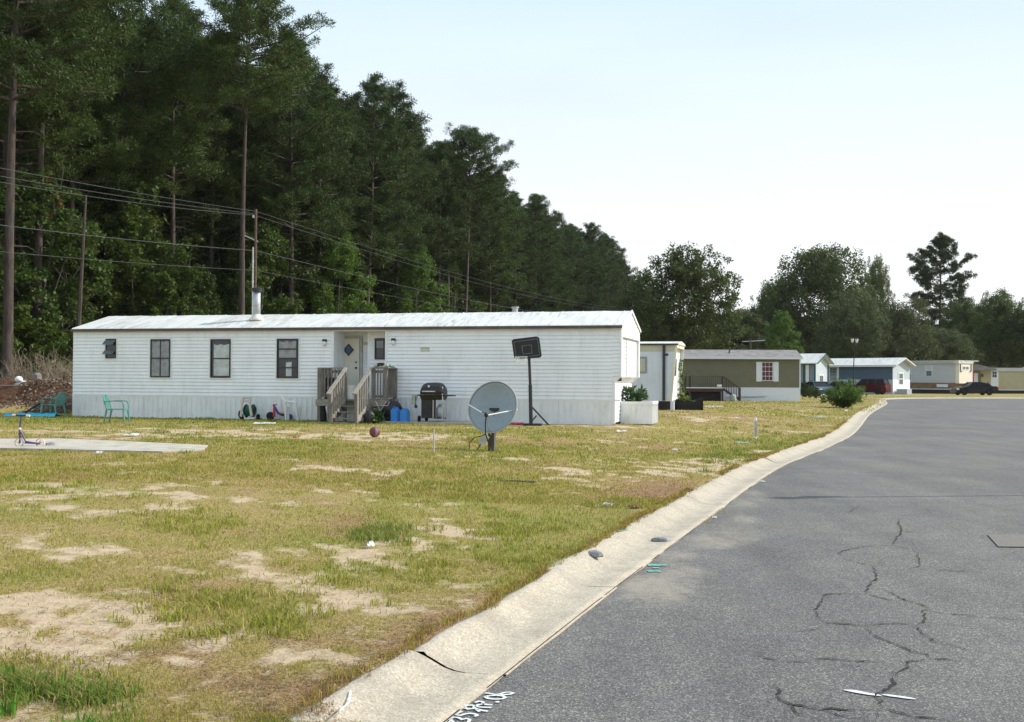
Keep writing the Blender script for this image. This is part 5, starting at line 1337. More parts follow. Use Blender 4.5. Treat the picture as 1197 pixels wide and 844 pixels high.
for yb_, sg in ((.25, 1), (W6-.25, -1)):
    MB().tube([(bx1+.05,yb_,ze-.1),(bx1+.05,yb_,ze-.85),(bx1+.05,yb_+sg*.1,ze-1.0),(bx1+.05,yb_+sg*.25,ze-.92)], .045, 5).build('scroll_bracket', MATS['black_metal'], t)
# --- yellow home, far right, with a small grey roofed lean-to
F7 = Frame(0, 0, .1, -3.0); F7.o = Vector((ony(1137, 450, 132).x, 132, .08))
t = F7.empty('mobile_home', 'pale yellow mobile home with flat grey roof at the right edge, behind the black car', 'mobile home')
zb, ze = F7.hit(1170, 455.4)[1], F7.hit(1170, 434)[1]
MB().box(1.0, 16, 0, 3.8, zb, ze).build('wall', MATS['yellow_siding'], t)
MB().box(0.8, 16.1, -.12, 3.9, ze+.002, ze+.42).build('roof', MATS['grey_siding'], t)
MB().box(-.2, 16.1, -.03, .3, -.06, zb-.09).box(-.2,.1,.3,3.8,-.06,zb).build('dark_skirting', MATS['dark_skirt'], t)
MB().box(-.2, 16.1, -.05, .3, zb-.085, zb-.004).build('ledge', MATS['shutter_white'], t)
MB().prism([(-.4,ze+.1),(2.4,ze+.1),(2.4,ze+.30),(.3,ze+.78),(-.4,ze+.78)], -1.2, 3.8, 'y').build('lean_to_roof', MATS['roof_grey'], t)
for x in (-.3,): MB().box(x-.05, x+.05, -1.1, -1.0, -.05, ze+.1).build('post', MATS['red_plastic'], t)
a = F7.hit(1138, 436); b = F7.hit(1143, 454); MB().box(a[0], b[0], -.06, -.035, zb, a[1]).build('door', MATS['shutter_white'], t)
a = F7.hit(1158, 434); b = F7.hit(1167, 455); MB().box(a[0], b[0], -.04, -.002, zb, ze).build('white_panel', MATS['shutter_white'], t)
simple_window(t, F7, (1159.5, 1165.5, 433.8, 441.5), yl=-.04, frame='shutter_white', t=.05, pane='glass_dark', bars=((.5,),(.5,)))
simple_window(t, F7, (1146.5, 1149.5, 437, 440.5), yl=-.0, frame='black_frame', t=.04)

# ================================================================== cars
def wheel(par, x, y, r, w=.2, n=20):
    t_ = MB().lathe([(r*.62,-w/2),(r*.95,-w/2),(r,-w/2+.03),(r,w/2-.03),(r*.95,w/2),(r*.62,w/2)], (x, y, r), n, 'y').build('wheel', MATS['tyre'], par)
    m_ = MB().lathe([(0,-w/2+.03),(r*.2,-w/2+.01),(r*.30,-w/2+.035),(r*.55,-w/2+.03),(r*.62,-w/2+.01),(r*.62,w/2-.01),(0,w/2-.03)], (x, y, r), n, 'y'); m_.build('rim', MATS['hubcap'], t_)
def car(name, loc, rz_, label, paint, Lc, Wc, prof, green, wheels, r, pillars=(), spare=None):
    """prof: lower body side outline (x, z) front to back over the top; green: roof line polygon; x runs front (-) to back (+)"""
    t = empty(name, loc, rz_, label, 'car')
    # body with wheel arches cut from the outline, sides tucked in a little
    und = []
    x_front, x_back = prof[0][0], prof[-1][0]
    zb = .22
    pts = list(prof)
    low = [(x_back-.05, zb)]
    for wx in sorted(wheels, reverse=True):
        low += [(wx + (r+.06)*math.cos(a), zb*0 + max(zb, r + (r+.07)*math.sin(a))) for a in np.linspace(-.35, math.pi+.35, 11)]
    low += [(x_front+.05, zb)]
    poly = pts + low; n = len(poly)
    import mathutils
    ys = [-Wc/2+.02, -Wc/2, -Wc/2, Wc/2, Wc/2, Wc/2-.02]
    vs = []; YS = [(-Wc/2+.07, .97, .98), (-Wc/2, 1, 1), (Wc/2, 1, 1), (Wc/2-.07, .97, .98)]
    for (y, sx, sz) in YS:
        for (x, z) in poly: vs.append((x*sx, y, .3+(z-.3)*sz))
    fs = [(i*n+q, i*n+(q+1) % n, (i+1)*n+(q+1) % n, (i+1)*n+q) for i in range(3) for q in range(n)]
    from mathutils.geometry import tessellate_polygon
    tri = tessellate_polygon([[Vector((x, 0, z)) for x, z in poly]])
    fs += [tuple(f) for f in tri] + [tuple(3*n+i for i in f) for f in tri]
    MB().add(vs, fs).build('body', MATS[paint], t)
    # greenhouse: glass volume with painted roof and pillars
    zb_, zt_ = green[0][1], max(z for _, z in green); m = len(green); vs = []
    for sgn in (-1, 1):
        for (x, z) in green:
            f_ = (z-zb_)/(zt_-zb_); vs.append((x, sgn*(Wc/2-.05-.17*f_), z))
    fs = [tuple(range(m)), tuple(reversed(range(m, 2*m)))] + [(i, m+i, m+(i+1) % m, (i+1) % m) for i in range(m)]
    cab = MB().add(vs, fs).build('cabin_glass', MATS['glass_car'], t)
    # roof skin
    top = [(x, z) for (x, z) in green if z > zt_-.12]
    x0, x1 = min(x for x, _ in top), max(x for x, _ in top); wr = Wc/2-.05-.15
    MB().hexa([(x0-.02,-wr,zt_-.035),(x1+.02,-wr,zt_-.035),(x1+.02,wr,zt_-.035),(x0-.02,wr,zt_-.035),(x0+.10,-wr+.06,zt_+.025),(x1-.10,-wr+.06,zt_+.025),(x1-.10,wr-.06,zt_+.025),(x0+.10,wr-.06,zt_+.025)]).build('roof', MATS[paint], t)
    for (xa_, xb_) in pillars:
        for sgn in (-1, 1):
            m_ = MB(); m_.bar((xa_, sgn*(Wc/2-.045), zb_-.02), (xb_, sgn*(Wc/2-.205), zt_), .03, .09, up=(1,0,0)); m_.build('pillar', MATS[paint], t)
    for wx in wheels:
        for sgn in (-1, 1): wheel(t, wx, sgn*(Wc/2-.11), r)
    for sgn in (-1, 1):
        MB().hexa([(prof[0][0]-.01, sgn*(Wc/2-.12)-.16, .58),(prof[0][0]+.22, sgn*(Wc/2-.12)-.16, .58),(prof[0][0]+.22, sgn*(Wc/2-.12)+.125, .58),(prof[0][0]-.01, sgn*(Wc/2-.12)+.10, .58),
                   (prof[0][0]+.02, sgn*(Wc/2-.12)-.16, .72),(prof[0][0]+.22, sgn*(Wc/2-.12)-.16, .72),(prof[0][0]+.22, sgn*(Wc/2-.12)+.125, .72),(prof[0][0]+.02, sgn*(Wc/2-.12)+.10, .72)]).build('headlight', MATS['lamp_glass'], t)
        zt = .9 if Wc > 1.8 else .74
        MB().box(x_back-.10, x_back+.015, sgn*(Wc/2-.10)-.10, sgn*(Wc/2-.10)+.108, zt-.12, zt+.1).build('taillight', MATS['red_plastic'], t)
        MB().box(green[0][0]+.30, green[0][0]+.42, sgn*(Wc/2+.06)-.09, sgn*(Wc/2+.06)+.09, zb_+.03, zb_+.15).build('mirror', MATS[paint], t)
        MB().box(x_front+.4, x_back-.4, sgn*(Wc/2)-.012, sgn*(Wc/2)+.012, .50, .54).build('side_strip', MATS['black_plastic'], t)
    MB().box(x_front-.03, x_front+.12, -Wc/2+.10, Wc/2-.10, .28, .46).build('bumper', MATS[paint], t); MB().box(x_back-.1, x_back+.05, -Wc/2+.10, Wc/2-.10, .30, .48).build('bumper', MATS[paint], t)
    return t
SED = [(-2.25,.35),(-2.27,.62),(-2.1,.76),(-1.2,.90),(-.95,.93),(1.35,.98),(2.05,.96),(2.22,.86),(2.24,.45)]
SEDG = [(-1.10,.90),(-.35,1.33),(0,1.39),(.65,1.38),(1.15,1.25),(1.65,.96)]
SUV = [(-2.2,.40),(-2.25,.80),(-2.05,.96),(-1.1,1.06),(-.9,1.08),(2.1,1.10),(2.26,1.06),(2.28,.50)]
SUVG = [(-1.0,1.06),(-.35,1.62),(0,1.68),(1.75,1.66),(1.95,1.58),(2.2,1.08)]
p = gp(1138.5, 463.2); p = Vector((ony(1138.5,450,116).x, 116, float(gh(ony(1138.5,450,116).x, 116))))
car('parked_car', p, R(3), 'black four door saloon car parked in front of the yellow home', 'paint_black', 4.5, 1.75, SED, SEDG, (-1.42, 1.30), .31, ((-1.05,-.35),(.15,.2),(1.6,1.1)))
q = ony(1014, 450, 119); p = Vector((q.x, q.y, gh(q.x, q.y)))
car('parked_car', p, R(-36), 'dark red sport utility car parked in front of the blue and white home', 'paint_red', 4.5, 1.85, SUV, SUVG, (-1.35, 1.35), .36, ((-.95,-.35),(.25,.28),(1.15,1.12),(2.15,1.92)))
q = ony(979, 450, 117); p = Vector((q.x, q.y, gh(q.x, q.y)))
car('parked_car', p, R(-20), 'dark maroon low car, mostly hidden behind the palm like bush', 'paint_dark', 4.4, 1.75, SED, SEDG, (-1.42, 1.30), .31, ((-1.05,-.35),(.15,.2),(1.6,1.1)))
q = ony(956, 450, 104); p = Vector((q.x, q.y, gh(q.x, q.y)))
car('parked_car', p, R(100), 'pale blue car with sloping windscreen parked beside the hedge', 'paint_blue', 4.4, 1.75, SED, SEDG, (-1.42, 1.30), .31, ((-1.05,-.35),(.15,.2),(1.6,1.1)))

# ================================================================== lamp posts, poles, wires
def lamp_post(loc, h, label, lean=0.0):
    t = empty('street_lamp', loc, R(20), label, 'street lamp', 'black lamp posts of the loop road')
    MB().lathe([(.12,-.05),(.12,.35),(.07,.5),(.055,.7),(.045,1.2),(.04,h-.5),(.06,h-.48),(.04,h-.44),(0,h-.44)], (0,0,0), 12).build('pole', MATS['black_metal'], t)
    MB().tube([(-.24,0,h-.46),(-.2,0,h-.52),(0,0,h-.55),(.2,0,h-.52),(.24,0,h-.46)], .025, 6).build('arm', MATS['black_metal'], t)
    for x in (-.24, .24):
        l_ = MB().lathe([(.05,h-.46),(.08,h-.42),(.15,h-.14),(.15,h-.13),(.0,h-.13)], (x,0,0), 8).build('lantern', MATS['lamp_glass'], t)
        MB().lathe([(.17,h-.128),(.10,h-.05),(.03,h-.02),(.02,h+.04),(0,h+.05)], (x,0,0), 8).build('lantern_cap', MATS['black_metal'], l_)
    t.rotation_euler = (0, lean, R(20)); return t
q = ony(996.8, 450, 98); lz = gh(q.x, q.y); h_ = ony(999.5, 394.5, 98).z - lz
lamp_post(Vector((q.x, q.y, lz)), h_, 'black lamp post with two white lanterns behind the palm like bush', R(2.2))
lamp_post(Vector((11.5, 16.2, .1)), 5.5, 'black lamp post beyond the right edge whose shadow crosses the road')

def pole(loc, h, r, mat, label, name='utility_pole', cat='pole', arm=None):
    t = empty(name, loc, 0, label, cat)
    MB().tube([(0,0,-.2),(0,0,h)], [r, r*.8], 10).build('pole_shaft', MATS[mat], t)
    return t
PY = 45.0
q0 = ony(299.2, 244.5, PY); t = pole(Vector((q0.x, PY, .39)), q0.z-.39, .065, 'rust', 'thin rusty brown utility pole rising behind the stove pipe')
for zz, ins in ((.05,1),(1.9,1),(2.75,1)): MB().lathe([(.04,-.05),(.05,0),(.03,.06),(0,.07)], (-.10,0,q0.z-.39-.25-zz), 8).bar((-.1,0,q0.z-.39-.3-zz),(.05,0,q0.z-.39-.3-zz),.03).build('insulator', MATS['lamp_glass'], t)
MB().bar((-.45,0,q0.z-.39-1.1),(.1,0,q0.z-.39-1.35),.05).build('bracket', MATS['galvanised'], t)
q1 = ony(295.8, 289, 39.0); t = pole(Vector((q1.x, 39.0, .39)), q1.z-.39, .030, 'marker_grey', 'slim pale grey mast beside the rusty utility pole', 'mast', 'mast')
q2 = ony(100.5, 228, 49.5); t = empty('dead_tree', Vector((ony(88.5, 400, 49.5).x, 49.5, .3)), 0, 'slim bare dead trunk leaning right above the left end of the home', 'tree'); dx = q2.x-t.location.x
MB().tube([(0,0,0),(dx*.45,0,(q2.z)*.5),(dx,0,q2.z-.3)], [.13,.10,.05], 8).build('trunk', MATS['pine_bark'], t)
q3 = ony(877, 394, 118); t = pole(Vector((q3.x, 118, .1)), q3.z-.3, .12, 'wood_dark', 'far utility pole with a crossbar between the round tree and the olive home')
MB().bar((-.9,0,q3.z-.6),(1.6,0,q3.z-.45),.1).build('crossbar', MATS['marker_grey'], t)
PFar = ony(725, 366, 150); t = pole(Vector((PFar.x, 150, .3)), 9.5, .12, 'wood_dark', 'distant utility pole hidden by the gable of the long white home')
def wire(pts, r, label):
    m_ = MB()
    for (A, B, sag) in pts:
        P = []
        for i in range(25):
            t_ = i/24; q = A.lerp(B, t_); q.z -= sag*4*t_*(1-t_); P.append(q)
        m_.tube(P, r, 5, False)
    return tag(m_.build('power_line', MATS['wire_grey'], None, True), label, 'wire', 'overhead wires along the wood')
LY = 27.5
far_ = lambda dz: PFar + Vector((0,0,dz))
def at_pole(py): 
    q = ony(299, py, PY); return q
def left(px, py, Y): return ony(px, py, Y)
wire([(left(-190,158,LY), at_pole(247), .12), (at_pole(247), far_(.8), .8)], .010, 'uppermost overhead wire crossing the dark pines')
wire([(left(-190,170,LY), at_pole(250), .15), (at_pole(252), far_(.5), .9)], .010, 'second overhead wire from the top, close under the uppermost one')
wire([(left(-190,177,LY), at_pole(251.5), .22)], .010, 'third overhead wire, nearly touching the second')
wire([(left(-190,238,LY), at_pole(293), .12), (at_pole(293), far_(-.8), .8)], .013, 'fourth overhead wire, well below the upper three')
wire([(left(-190,275,LY), at_pole(316), .10), (at_pole(316), far_(-1.3), .7)], .009, 'lowest thin overhead wire crossing the pines')
# ================================================================== trees and plants
def tube_arr(pts, rs, n=7):
    mb = MB(); mb.tube(pts, list(rs), n, False); return mb
def sph(N, g):
    v = g.normal(size=(N, 3)); return v/np.linalg.norm(v, axis=1)[:, None]
def needles(C, Rr, N, g, length=.26, width=.045, up=.35):
    "spiky clumps: N needle sprays round every centre"
    c = np.repeat(C, N, 0); r = np.repeat(Rr, N)[:, None]; M_ = len(c)
    d = sph(M_, g); d[:, 2] += up; d /= np.linalg.norm(d, axis=1)[:, None]
    p = c + d*r*g.uniform(.15, .95, (M_, 1))*np.array([1, 1, .8]) + sph(M_, g)*.06
    s = np.cross(d, sph(M_, g)); s /= np.linalg.norm(s, axis=1)[:, None]
    ln = length*g.uniform(.7, 1.3, (M_, 1)); w = width*g.uniform(.7, 1.3, (M_, 1))
    V = np.stack([p - s*w*.5, p + s*w*.5, p + d*ln], 1)
    return V.reshape(-1, 3), np.arange(M_*3).reshape(-1, 3)
def leaves(C, Rr, N, g, size=.16, flat=.7, droop=0.0, asp=.6):
    c = np.repeat(C, N, 0); r = np.repeat(Rr, N)[:, None]; M_ = len(c)
    p = c + sph(M_, g)*r*g.random((M_, 1))**.45*np.array([1, 1, flat])
    nrm = sph(M_, g); nrm[:, 2] = np.abs(nrm[:, 2]) + .25
    a = np.cross(nrm, sph(M_, g)); a /= np.linalg.norm(a, axis=1)[:, None]; a[:, 2] -= droop
    b = np.cross(nrm, a); b /= np.linalg.norm(b, axis=1)[:, None]
    s = size*g.uniform(.6, 1.35, (M_, 1))
    V = np.stack([p - a*s*.5, p + b*s*.5*asp, p + a*s*.5, p - b*s*.5*asp], 1)
    return V.reshape(-1, 3), np.arange(M_*4).reshape(-1, 4)

def make_pine(seed, H, cb, rad, r0, dens=1.0, needle=(.15,.055)):
    g = np.random.default_rng(seed); rr = random.Random(seed)
    lean = rr.uniform(-.03, .03)*H; mid = rr.uniform(-.02, .02)*H; ly = rr.uniform(-.02, .02)*H
    def axis_(t): return Vector((lean*t*t + mid*math.sin(math.pi*t), ly*t, H*t))
    pts = [axis_(t) for t in np.linspace(0, 1, 12)]; rs = [max(.03, r0*(1-t)**.75*(1+.35*math.exp(-t*40))) for t in np.linspace(0, 1, 12)]
    mb = MB(); mb.tube(pts, rs, 9, False)
    for _ in range(9):                                   # dead stubs below the crown
        t = rr.uniform(cb*.45, cb); a = rr.uniform(0, 6.28); L_ = rr.uniform(.3, 1.8); p = axis_(t)
        mb.tube([p, p+Vector((math.cos(a)*L_*.6, math.sin(a)*L_*.6, .05*L_)), p+Vector((math.cos(a)*L_, math.sin(a)*L_, -.1*L_))], [.035,.02,.008], 4, False)
    C = []; Rr = []; nl = int(54*dens); a = rr.uniform(0, 6)
    for i in range(nl):
        u = (i+rr.random())/nl; t = cb + (.985-cb)*u; a += 2.4 + rr.uniform(-.5, .5)
        prof_ = (.45+.75*math.sin(math.pi*min(1, (u*.85+.18)))**.8)*(1-u**4*.62)
        L_ = rad*prof_*rr.uniform(.55, 1.2)
        rise = rr.uniform(.05, .35) + .35*u; p = axis_(t); d = Vector((math.cos(a), math.sin(a), 0))
        P = [p, p + d*L_*.5 + Vector((0,0,L_*rise*.35)), p + d*L_ + Vector((0,0,L_*rise))]
        mb.tube(P, [.075*(1-u*.5),.045,.015], 5, False)
        ncl = max(4, int(3 + L_*3.2))
        for k_ in range(ncl):
            f = .35+.7*(k_+rr.random())/ncl; q = P[0].lerp(P[1], f*2) if f < .5 else P[1].lerp(P[2], f*2-1)
            side = Vector((-d.y, d.x, 0))*rr.uniform(-1, 1)*L_*.34*(1.15-abs(f-.6))
            q = q + side + Vector((0,0,rr.uniform(-.05,.35))); C.append(tuple(q)); Rr.append(rr.uniform(.26, .52))
    for _ in range(16): q = axis_(.965); C.append((q.x+rr.uniform(-.9,.9), q.y+rr.uniform(-.9,.9), q.z+rr.uniform(-1.0,.45))); Rr.append(rr.uniform(.35,.6))
    C = np.array(C); Rr = np.array(Rr)
    V, F = needles(C, Rr, 105, g, *needle)
    return mb, V, F

def make_leafy(seed, H, cb, rx, r0, lobes=9, clumps=230, per=55, size=.17, upright=0.0, flat=.75, droop=0.0, asp=.6, shell=.55, ctop=None, lobe_r=(.30,.5)):
    "trunk, limbs that fork into lobes, and leaves clumped through the lobes"
    g = np.random.default_rng(seed); rr = random.Random(seed)
    mb = MB(); ch = H*(1-cb); cz = H*cb + ch*.5
    top_t = Vector((rr.uniform(-.3,.3), rr.uniform(-.3,.3), H*(cb+.25)))
    mb.tube([(0,0,-.1),(0,0,H*cb*.5),tuple(top_t*.6+Vector((0,0,0))),tuple(top_t)], [r0*1.3, r0, r0*.85, r0*.6], 9, False)
    LB = []
    for i in range(lobes):
        a = 2.4*i + rr.uniform(-.4,.4); v = (i+.5)/lobes; z = H*cb + ch*(.18+.68*v); rad_ = rx*(.62*math.sin(math.pi*(.12+.80*v)))*rr.uniform(.75, 1.15)
        c = Vector((math.cos(a)*rad_, math.sin(a)*rad_, z)); s = rr.uniform(*lobe_r)*rx
        LB.append((c, s)); st = Vector((0,0,0)).lerp(top_t, rr.uniform(.55, 1)); m_ = st.lerp(c, .5)+Vector((0,0,-.1*rx))
        mb.tube([st, m_, c, c+(c-m_)*.5], [r0*.42, r0*.25, r0*.10, .015], 6, False)
        for _ in range(3):
            e = c + Vector((rr.uniform(-1,1), rr.uniform(-1,1), rr.uniform(-.4,1)))*s*.8; mb.tube([m_.lerp(c,.6), e], [r0*.10,.012], 4, False)
    LB.append((Vector((0,0,H-.30*rx)), .36*rx))
    C = []; Rr = []
    w = np.array([s**2 for _, s in LB]); w /= w.sum()
    for j in g.choice(len(LB), clumps, p=w):
        c, s = LB[j]; d = sph(1, g)[0]; k_ = s*(shell + (1-shell)*g.random())
        q = np.array(c) + d*k_*np.array([1,1,.85+upright]); q[2] = min(q[2], H)
        if q[2] < H*cb*.6: continue
        C.append(q); Rr.append(rx*g.uniform(.07, .15))
    C = np.array(C); Rr = np.array(Rr)
    V, F = leaves(C, Rr, per, g, size, flat, droop, asp)
    return mb, V, F

def proto(name, mb, V, F, leafmat, barkmat='pine_bark'):
    root = bpy.data.objects.new(name, None)
    tr = mb.build('trunk', MATS[barkmat], None, True); cr_ = arr_mesh('crown', V, F, MATS[leafmat])
    COL.objects.unlink(tr); COL.objects.unlink(cr_)
    return (tr.data, cr_.data, name)
def plant(pr, loc, rz_, s, label, cat='tree', group=None, sz=None, mat=None):
    tr, cr_, name = pr
    t = empty(name, loc, rz_, label, cat, group); t.scale = (s, s, sz or s)
    o1 = bpy.data.objects.new('trunk', tr); o2 = bpy.data.objects.new('crown', cr_)
    for o in (o1, o2): o.parent = t; COL.objects.link(o)
    if mat:
        o2.material_slots[0].link = 'OBJECT'; o2.material_slots[0].material = MATS[mat]
    return t

pines = [proto('pine_tree', *make_pine(s, 25, cb, rad, .23, dn), 'pine_needles') for s, cb, rad, dn in
         ((1,.46,3.3,1.15),(2,.40,3.0,1.2),(3,.50,3.5,1.1),(4,.36,3.2,1.25),(5,.44,3.7,1.15),(6,.50,2.9,1.05))]
tallp = proto('pine_tree', *make_pine(31, 25, .70, 3.6, .24, 1.0), 'pine_needles')
under = [proto('broadleaf_tree', *make_leafy(s, 11, cb, rx, .14, 9, 300, 62, .19), 'hardwood_leaves', 'grey_bark') for s, cb, rx in ((11,.18,3.3),(12,.12,2.9),(13,.22,3.7),(14,.1,3.2))]
shrub = [proto('shrub', *make_leafy(s, 3.2, .05, 1.8, .05, 8, 170, 50, .13), 'bright_leaves', 'grey_bark') for s in (21, 22)]
rp = random.Random(5)
def edge_pt(s_, d_): return E0 + ED*s_ + EN*d_
def tpos(px, Y): q = ony(px, 440, Y); return Vector((q.x, Y, .3))
# pines one can tell apart
plant(tallp, tpos(282.5, 62), R(20), .93, 'tall pine with long bare leaning trunk just behind the stove pipe').rotation_euler = (0, R(2.6), R(0))
plant(pines[2], tpos(9, 46.5), R(200), 1.04, 'pine at the far left edge with a bare reddish trunk')
plant(pines[5], tpos(40, 52), R(90), 1.02, 'slender pine right of the leftmost bare pine trunk')
plant(tallp, tpos(539, 108), R(160), 1.04, 'pine with straight thin trunk above the middle of the white roof')
GP = 'pines of the wood behind the white home'; GU = 'leafy trees under the pines'
n_p = 0
for row, (d_, st) in enumerate(((1.0, 5.2), (4.8, 4.2), (10, 4.8), (17, 6.0), (26, 7.5))):
    s_ = 7 + row*1.3
    while s_ < 186 + row*2:
        q = edge_pt(s_ + rp.uniform(-1.6, 1.6), d_ + rp.uniform(-1.6, 1.6)); px = 598.5 + q[0]/q[1]*FPX
        far_s = 1.0 if s_ < 90 else 1.25
        s_ += st*far_s
        if px < -140: continue
        if row == 0 and px < 330: continue
        hs = (1.0 if px > 340 else .93 if px > 280 else .98)*rp.uniform(.95, 1.06) + (0, .03, .07, .12, .16)[row]
        plant(rp.choice(pines), Vector((q[0], q[1], .2)), rp.uniform(0, 6.28), hs, 'tall dark pine among the dense wood behind the long white home', 'tree', GP); n_p += 1
for row, (d_, st, sc0) in enumerate(((1.8, 3.6, .95), (5.0, 4.2, 1.35), (10, 5.0, 1.6), (18, 6.5, 1.7))):
    s_ = 8 + row
    while s_ < 182:
        q = edge_pt(s_ + rp.uniform(-1.4, 1.4), d_ + rp.uniform(-1.0, 1.0)); px = 598.5 + q[0]/q[1]*FPX
        s_ += st*(1.0 if s_ < 80 else 1.5)
        if px < -120: continue
        sc_ = sc0*rp.uniform(.7, 1.25); m_ = 'hardwood_leaves' if rp.random() < .8 else ('olive_leaves' if rp.random() < .6 else 'bright_leaves')
        if row > 1: m_ = 'oak_leaves'
        plant(rp.choice(under), Vector((q[0], q[1], .2)), rp.uniform(0, 6.28), sc_, 'leafy green understorey tree beneath the pines of the wood', 'tree', GU, mat=m_)
for i, (px, Y, s, lb) in enumerate(((95, 50, 1.1, 'bright green shrub at the foot of the slim dead trunk'), (10, 50.5, 1.5, 'bright leafy shrub by the leftmost pine trunk'), (50, 54, 1.3, 'bright leafy shrub behind the dead brush left of the home'))):
    plant(shrub[i % 2], tpos(px, Y), i*1.3, s, lb, 'shrub')
t = plant(under[1], tpos(52, 56), .6, 1.15, 'small tree with orange brown leaves among the dark pines at the left', mat='autumn_leaves'); t.scale = (.42, .42, 1.12)
for (px, Y, top, lb) in ((395, 80, 270, 'bright yellow green tree in the shade right of the stove pipe'), (485, 92, 285, 'bright yellow green tree under the pines near the middle of the roof')):
    q = ony(px, top, Y); plant(under[2], tpos(px, Y), 1.0, (q.z)/11.2, lb, mat='bright_leaves').scale = ((q.z)/14, (q.z)/14, q.z/11.2)

# trees beyond the other homes
def fit(pr, Hp, Rp, px, Y, top, wpx, rz_, label, mat=None, group=None):
    Y *= 1.22; q = ony(px, top, Y); h_ = q.z - .2; sx = (wpx/2*Y/FPX)/Rp
    t = plant(pr, Vector((q.x, Y, .2)), rz_, 1, label, 'tree', group, mat=mat); t.scale = (sx, sx, h_/Hp); return t
oakA = proto('broadleaf_tree', *make_leafy(41, 14, .12, 5.6, .35, 15, 620, 60, .26, .25, .9, .25, .5, .5), 'oak_leaves', 'grey_bark')
oakB = proto('broadleaf_tree', *make_leafy(42, 16, .16, 8.5, .4, 17, 760, 60, .30, 0, .8, .1, .6, .6, lobe_r=(.26,.42)), 'oak_leaves', 'grey_bark')
wil = proto('broadleaf_tree', *make_leafy(43, 10, .02, 6.0, .25, 14, 620, 62, .24, .1, .9, .3, .45, .55), 'olive_leaves', 'grey_bark')
fit(oakA, 14, 5.4, 803, 105, 290, 136, .4, 'dark round crowned tree standing behind the pale blue and olive homes')
fit(oakA, 14, 5.4, 752, 112, 318, 70, 2.4, 'dark tree between the end of the pine wood and the round crowned tree')
fit(oakB, 16, 8.0, 962, 132, 289, 150, 1.1, 'biggest broad dark tree, rising above the two tone blue home')
fit(oakB, 16, 8.0, 905, 138, 332, 70, 3.1, 'dark tree on the left shoulder of the biggest broad tree')
fit(wil, 10, 5.8, 1000, 116, 343, 100, .2, 'light olive green tree directly above the blue and white home', 'olive_leaves')
fit(wil, 10, 5.8, 1052, 118, 352, 100, 2.2, 'wide light olive green tree above the light grey home', 'olive_leaves')
fit(wil, 10, 5.8, 1108, 122, 385, 75, 4.0, 'low light olive tree over the cream bay end of the grey home', 'olive_leaves')
fit(under[2], 11, 3.4, 914, 98, 362, 50, .7, 'bright green young tree above the small teal trimmed home', 'bright_leaves')
fit(under[0], 11, 3.2, 880, 112, 364, 60, 1.9, 'small dull green tree beside the far crossbar pole', 'olive_leaves')
bigp = proto('pine_tree', *make_pine(77, 20, .30, 4.4, .26, .85, (.24,.09)), 'pine_needles')
fit(bigp, 20, 4.4, 1098, 142, 275, 70, .9, 'lone tall pine with open layered crown above the grey home')
fit(oakA, 14, 5.4, 1024, 150, 302, 46, 2.9, 'narrow dark crown showing just right of the biggest broad tree')
fit(oakA, 14, 5.4, 1168, 128, 341, 80, 1.5, 'dark tree above the yellow home near the right edge')
fit(oakB, 16, 8.0, 1125, 134, 352, 70, 5.0, 'dark tree just right of the lone tall pine')
fit(oakA, 14, 5.4, 1215, 124, 350, 90, 3.5, 'dark tree cut off by the right edge of the photo')
GB = 'distant trees beyond the homes'
for i in range(16):
    px = 735 + i*34 + rp.uniform(-8, 8)
    fit(rp.choice([oakA, oakB]), 14, 6.4, px, 160+rp.uniform(-8, 12), 374 + rp.uniform(-8, 10), 80, rp.uniform(0, 6), 'distant dark tree of the line closing the view beyond the homes', None, GB)

# shrub of arching shoots beside the road
def arching(name, loc, n, h, spread, mat, label, seed, leaf_=(.10,.03), per=34, cat='bush', stem='grey_bark', upb=.5):
    g = np.random.default_rng(seed); rr = random.Random(seed); mb = MB(); Vs = []; nF = 0
    for i in range(n):
        a = rr.uniform(0, 6.28); out = spread*rr.random()**.6; hh = h*(rr.uniform(.45, 1.0) if rr.random() < .85 else rr.uniform(1.05, 1.3))*(1.05-.35*out/spread)
        P = [Vector((0,0,0)), Vector((math.cos(a)*out*.42, math.sin(a)*out*.42, hh*.42)), Vector((math.cos(a)*out*.8, math.sin(a)*out*.8, hh*.82)), Vector((math.cos(a)*out*1.05, math.sin(a)*out*1.05, hh*rr.uniform(.85,1.0)))]
        mb.tube(P, [.014,.010,.006,.003], 4, False)
        for k_ in range(per):
            f = .08+.92*(k_+rr.random())/per; s_ = f*3; j = min(2, int(s_)); q = P[j].lerp(P[j+1], s_-j)
            d = (P[j+1]-P[j]).normalized(); sd_ = d.cross(Vector((rr.gauss(0,1), rr.gauss(0,1), rr.gauss(0,1)))).normalized(); dd = (d*.8+sd_).normalized()
            w = dd.cross(Vector((rr.gauss(0,1), rr.gauss(0,1), 1))).normalized()*leaf_[1]*rr.uniform(.7,1.3); L_ = leaf_[0]*rr.uniform(.7,1.5)
            Vs.append((q, q+dd*L_*.5+w, q+dd*L_, q+dd*L_*.5-w))
    t = empty(name, loc, 0, label, cat)
    mb.build('stem', MATS[stem], t); V = np.array([[tuple(v) for v in q] for q in Vs]).reshape(-1, 3)
    arr_mesh('foliage', V, np.arange(len(V)).reshape(-1, 4), MATS[mat], t); return t
p = gp(986, 477); arching('palm_bush', p, 130, 1.40, 1.15, 'palm_leaves', 'spreading palm like green bush with arching shoots beside the kerb', 3, (.22,.03), 30)
p = MF.world(XE+.36, 1.75, .54); arching('leafy_plant', p, 18, .50, .36, 'fern_leaves', 'ferny green plant growing in the white planter box', 4, (.15,.03), 26, 'plant')
p = MF.world(hx(439, 489, -1.2)[0], -1.25, .05); arching('weed', p, 26, .26, .28, 'bush_leaves', 'small yellow green weed at the foot of the right porch post', 6, (.10,.03), 16, 'weed')
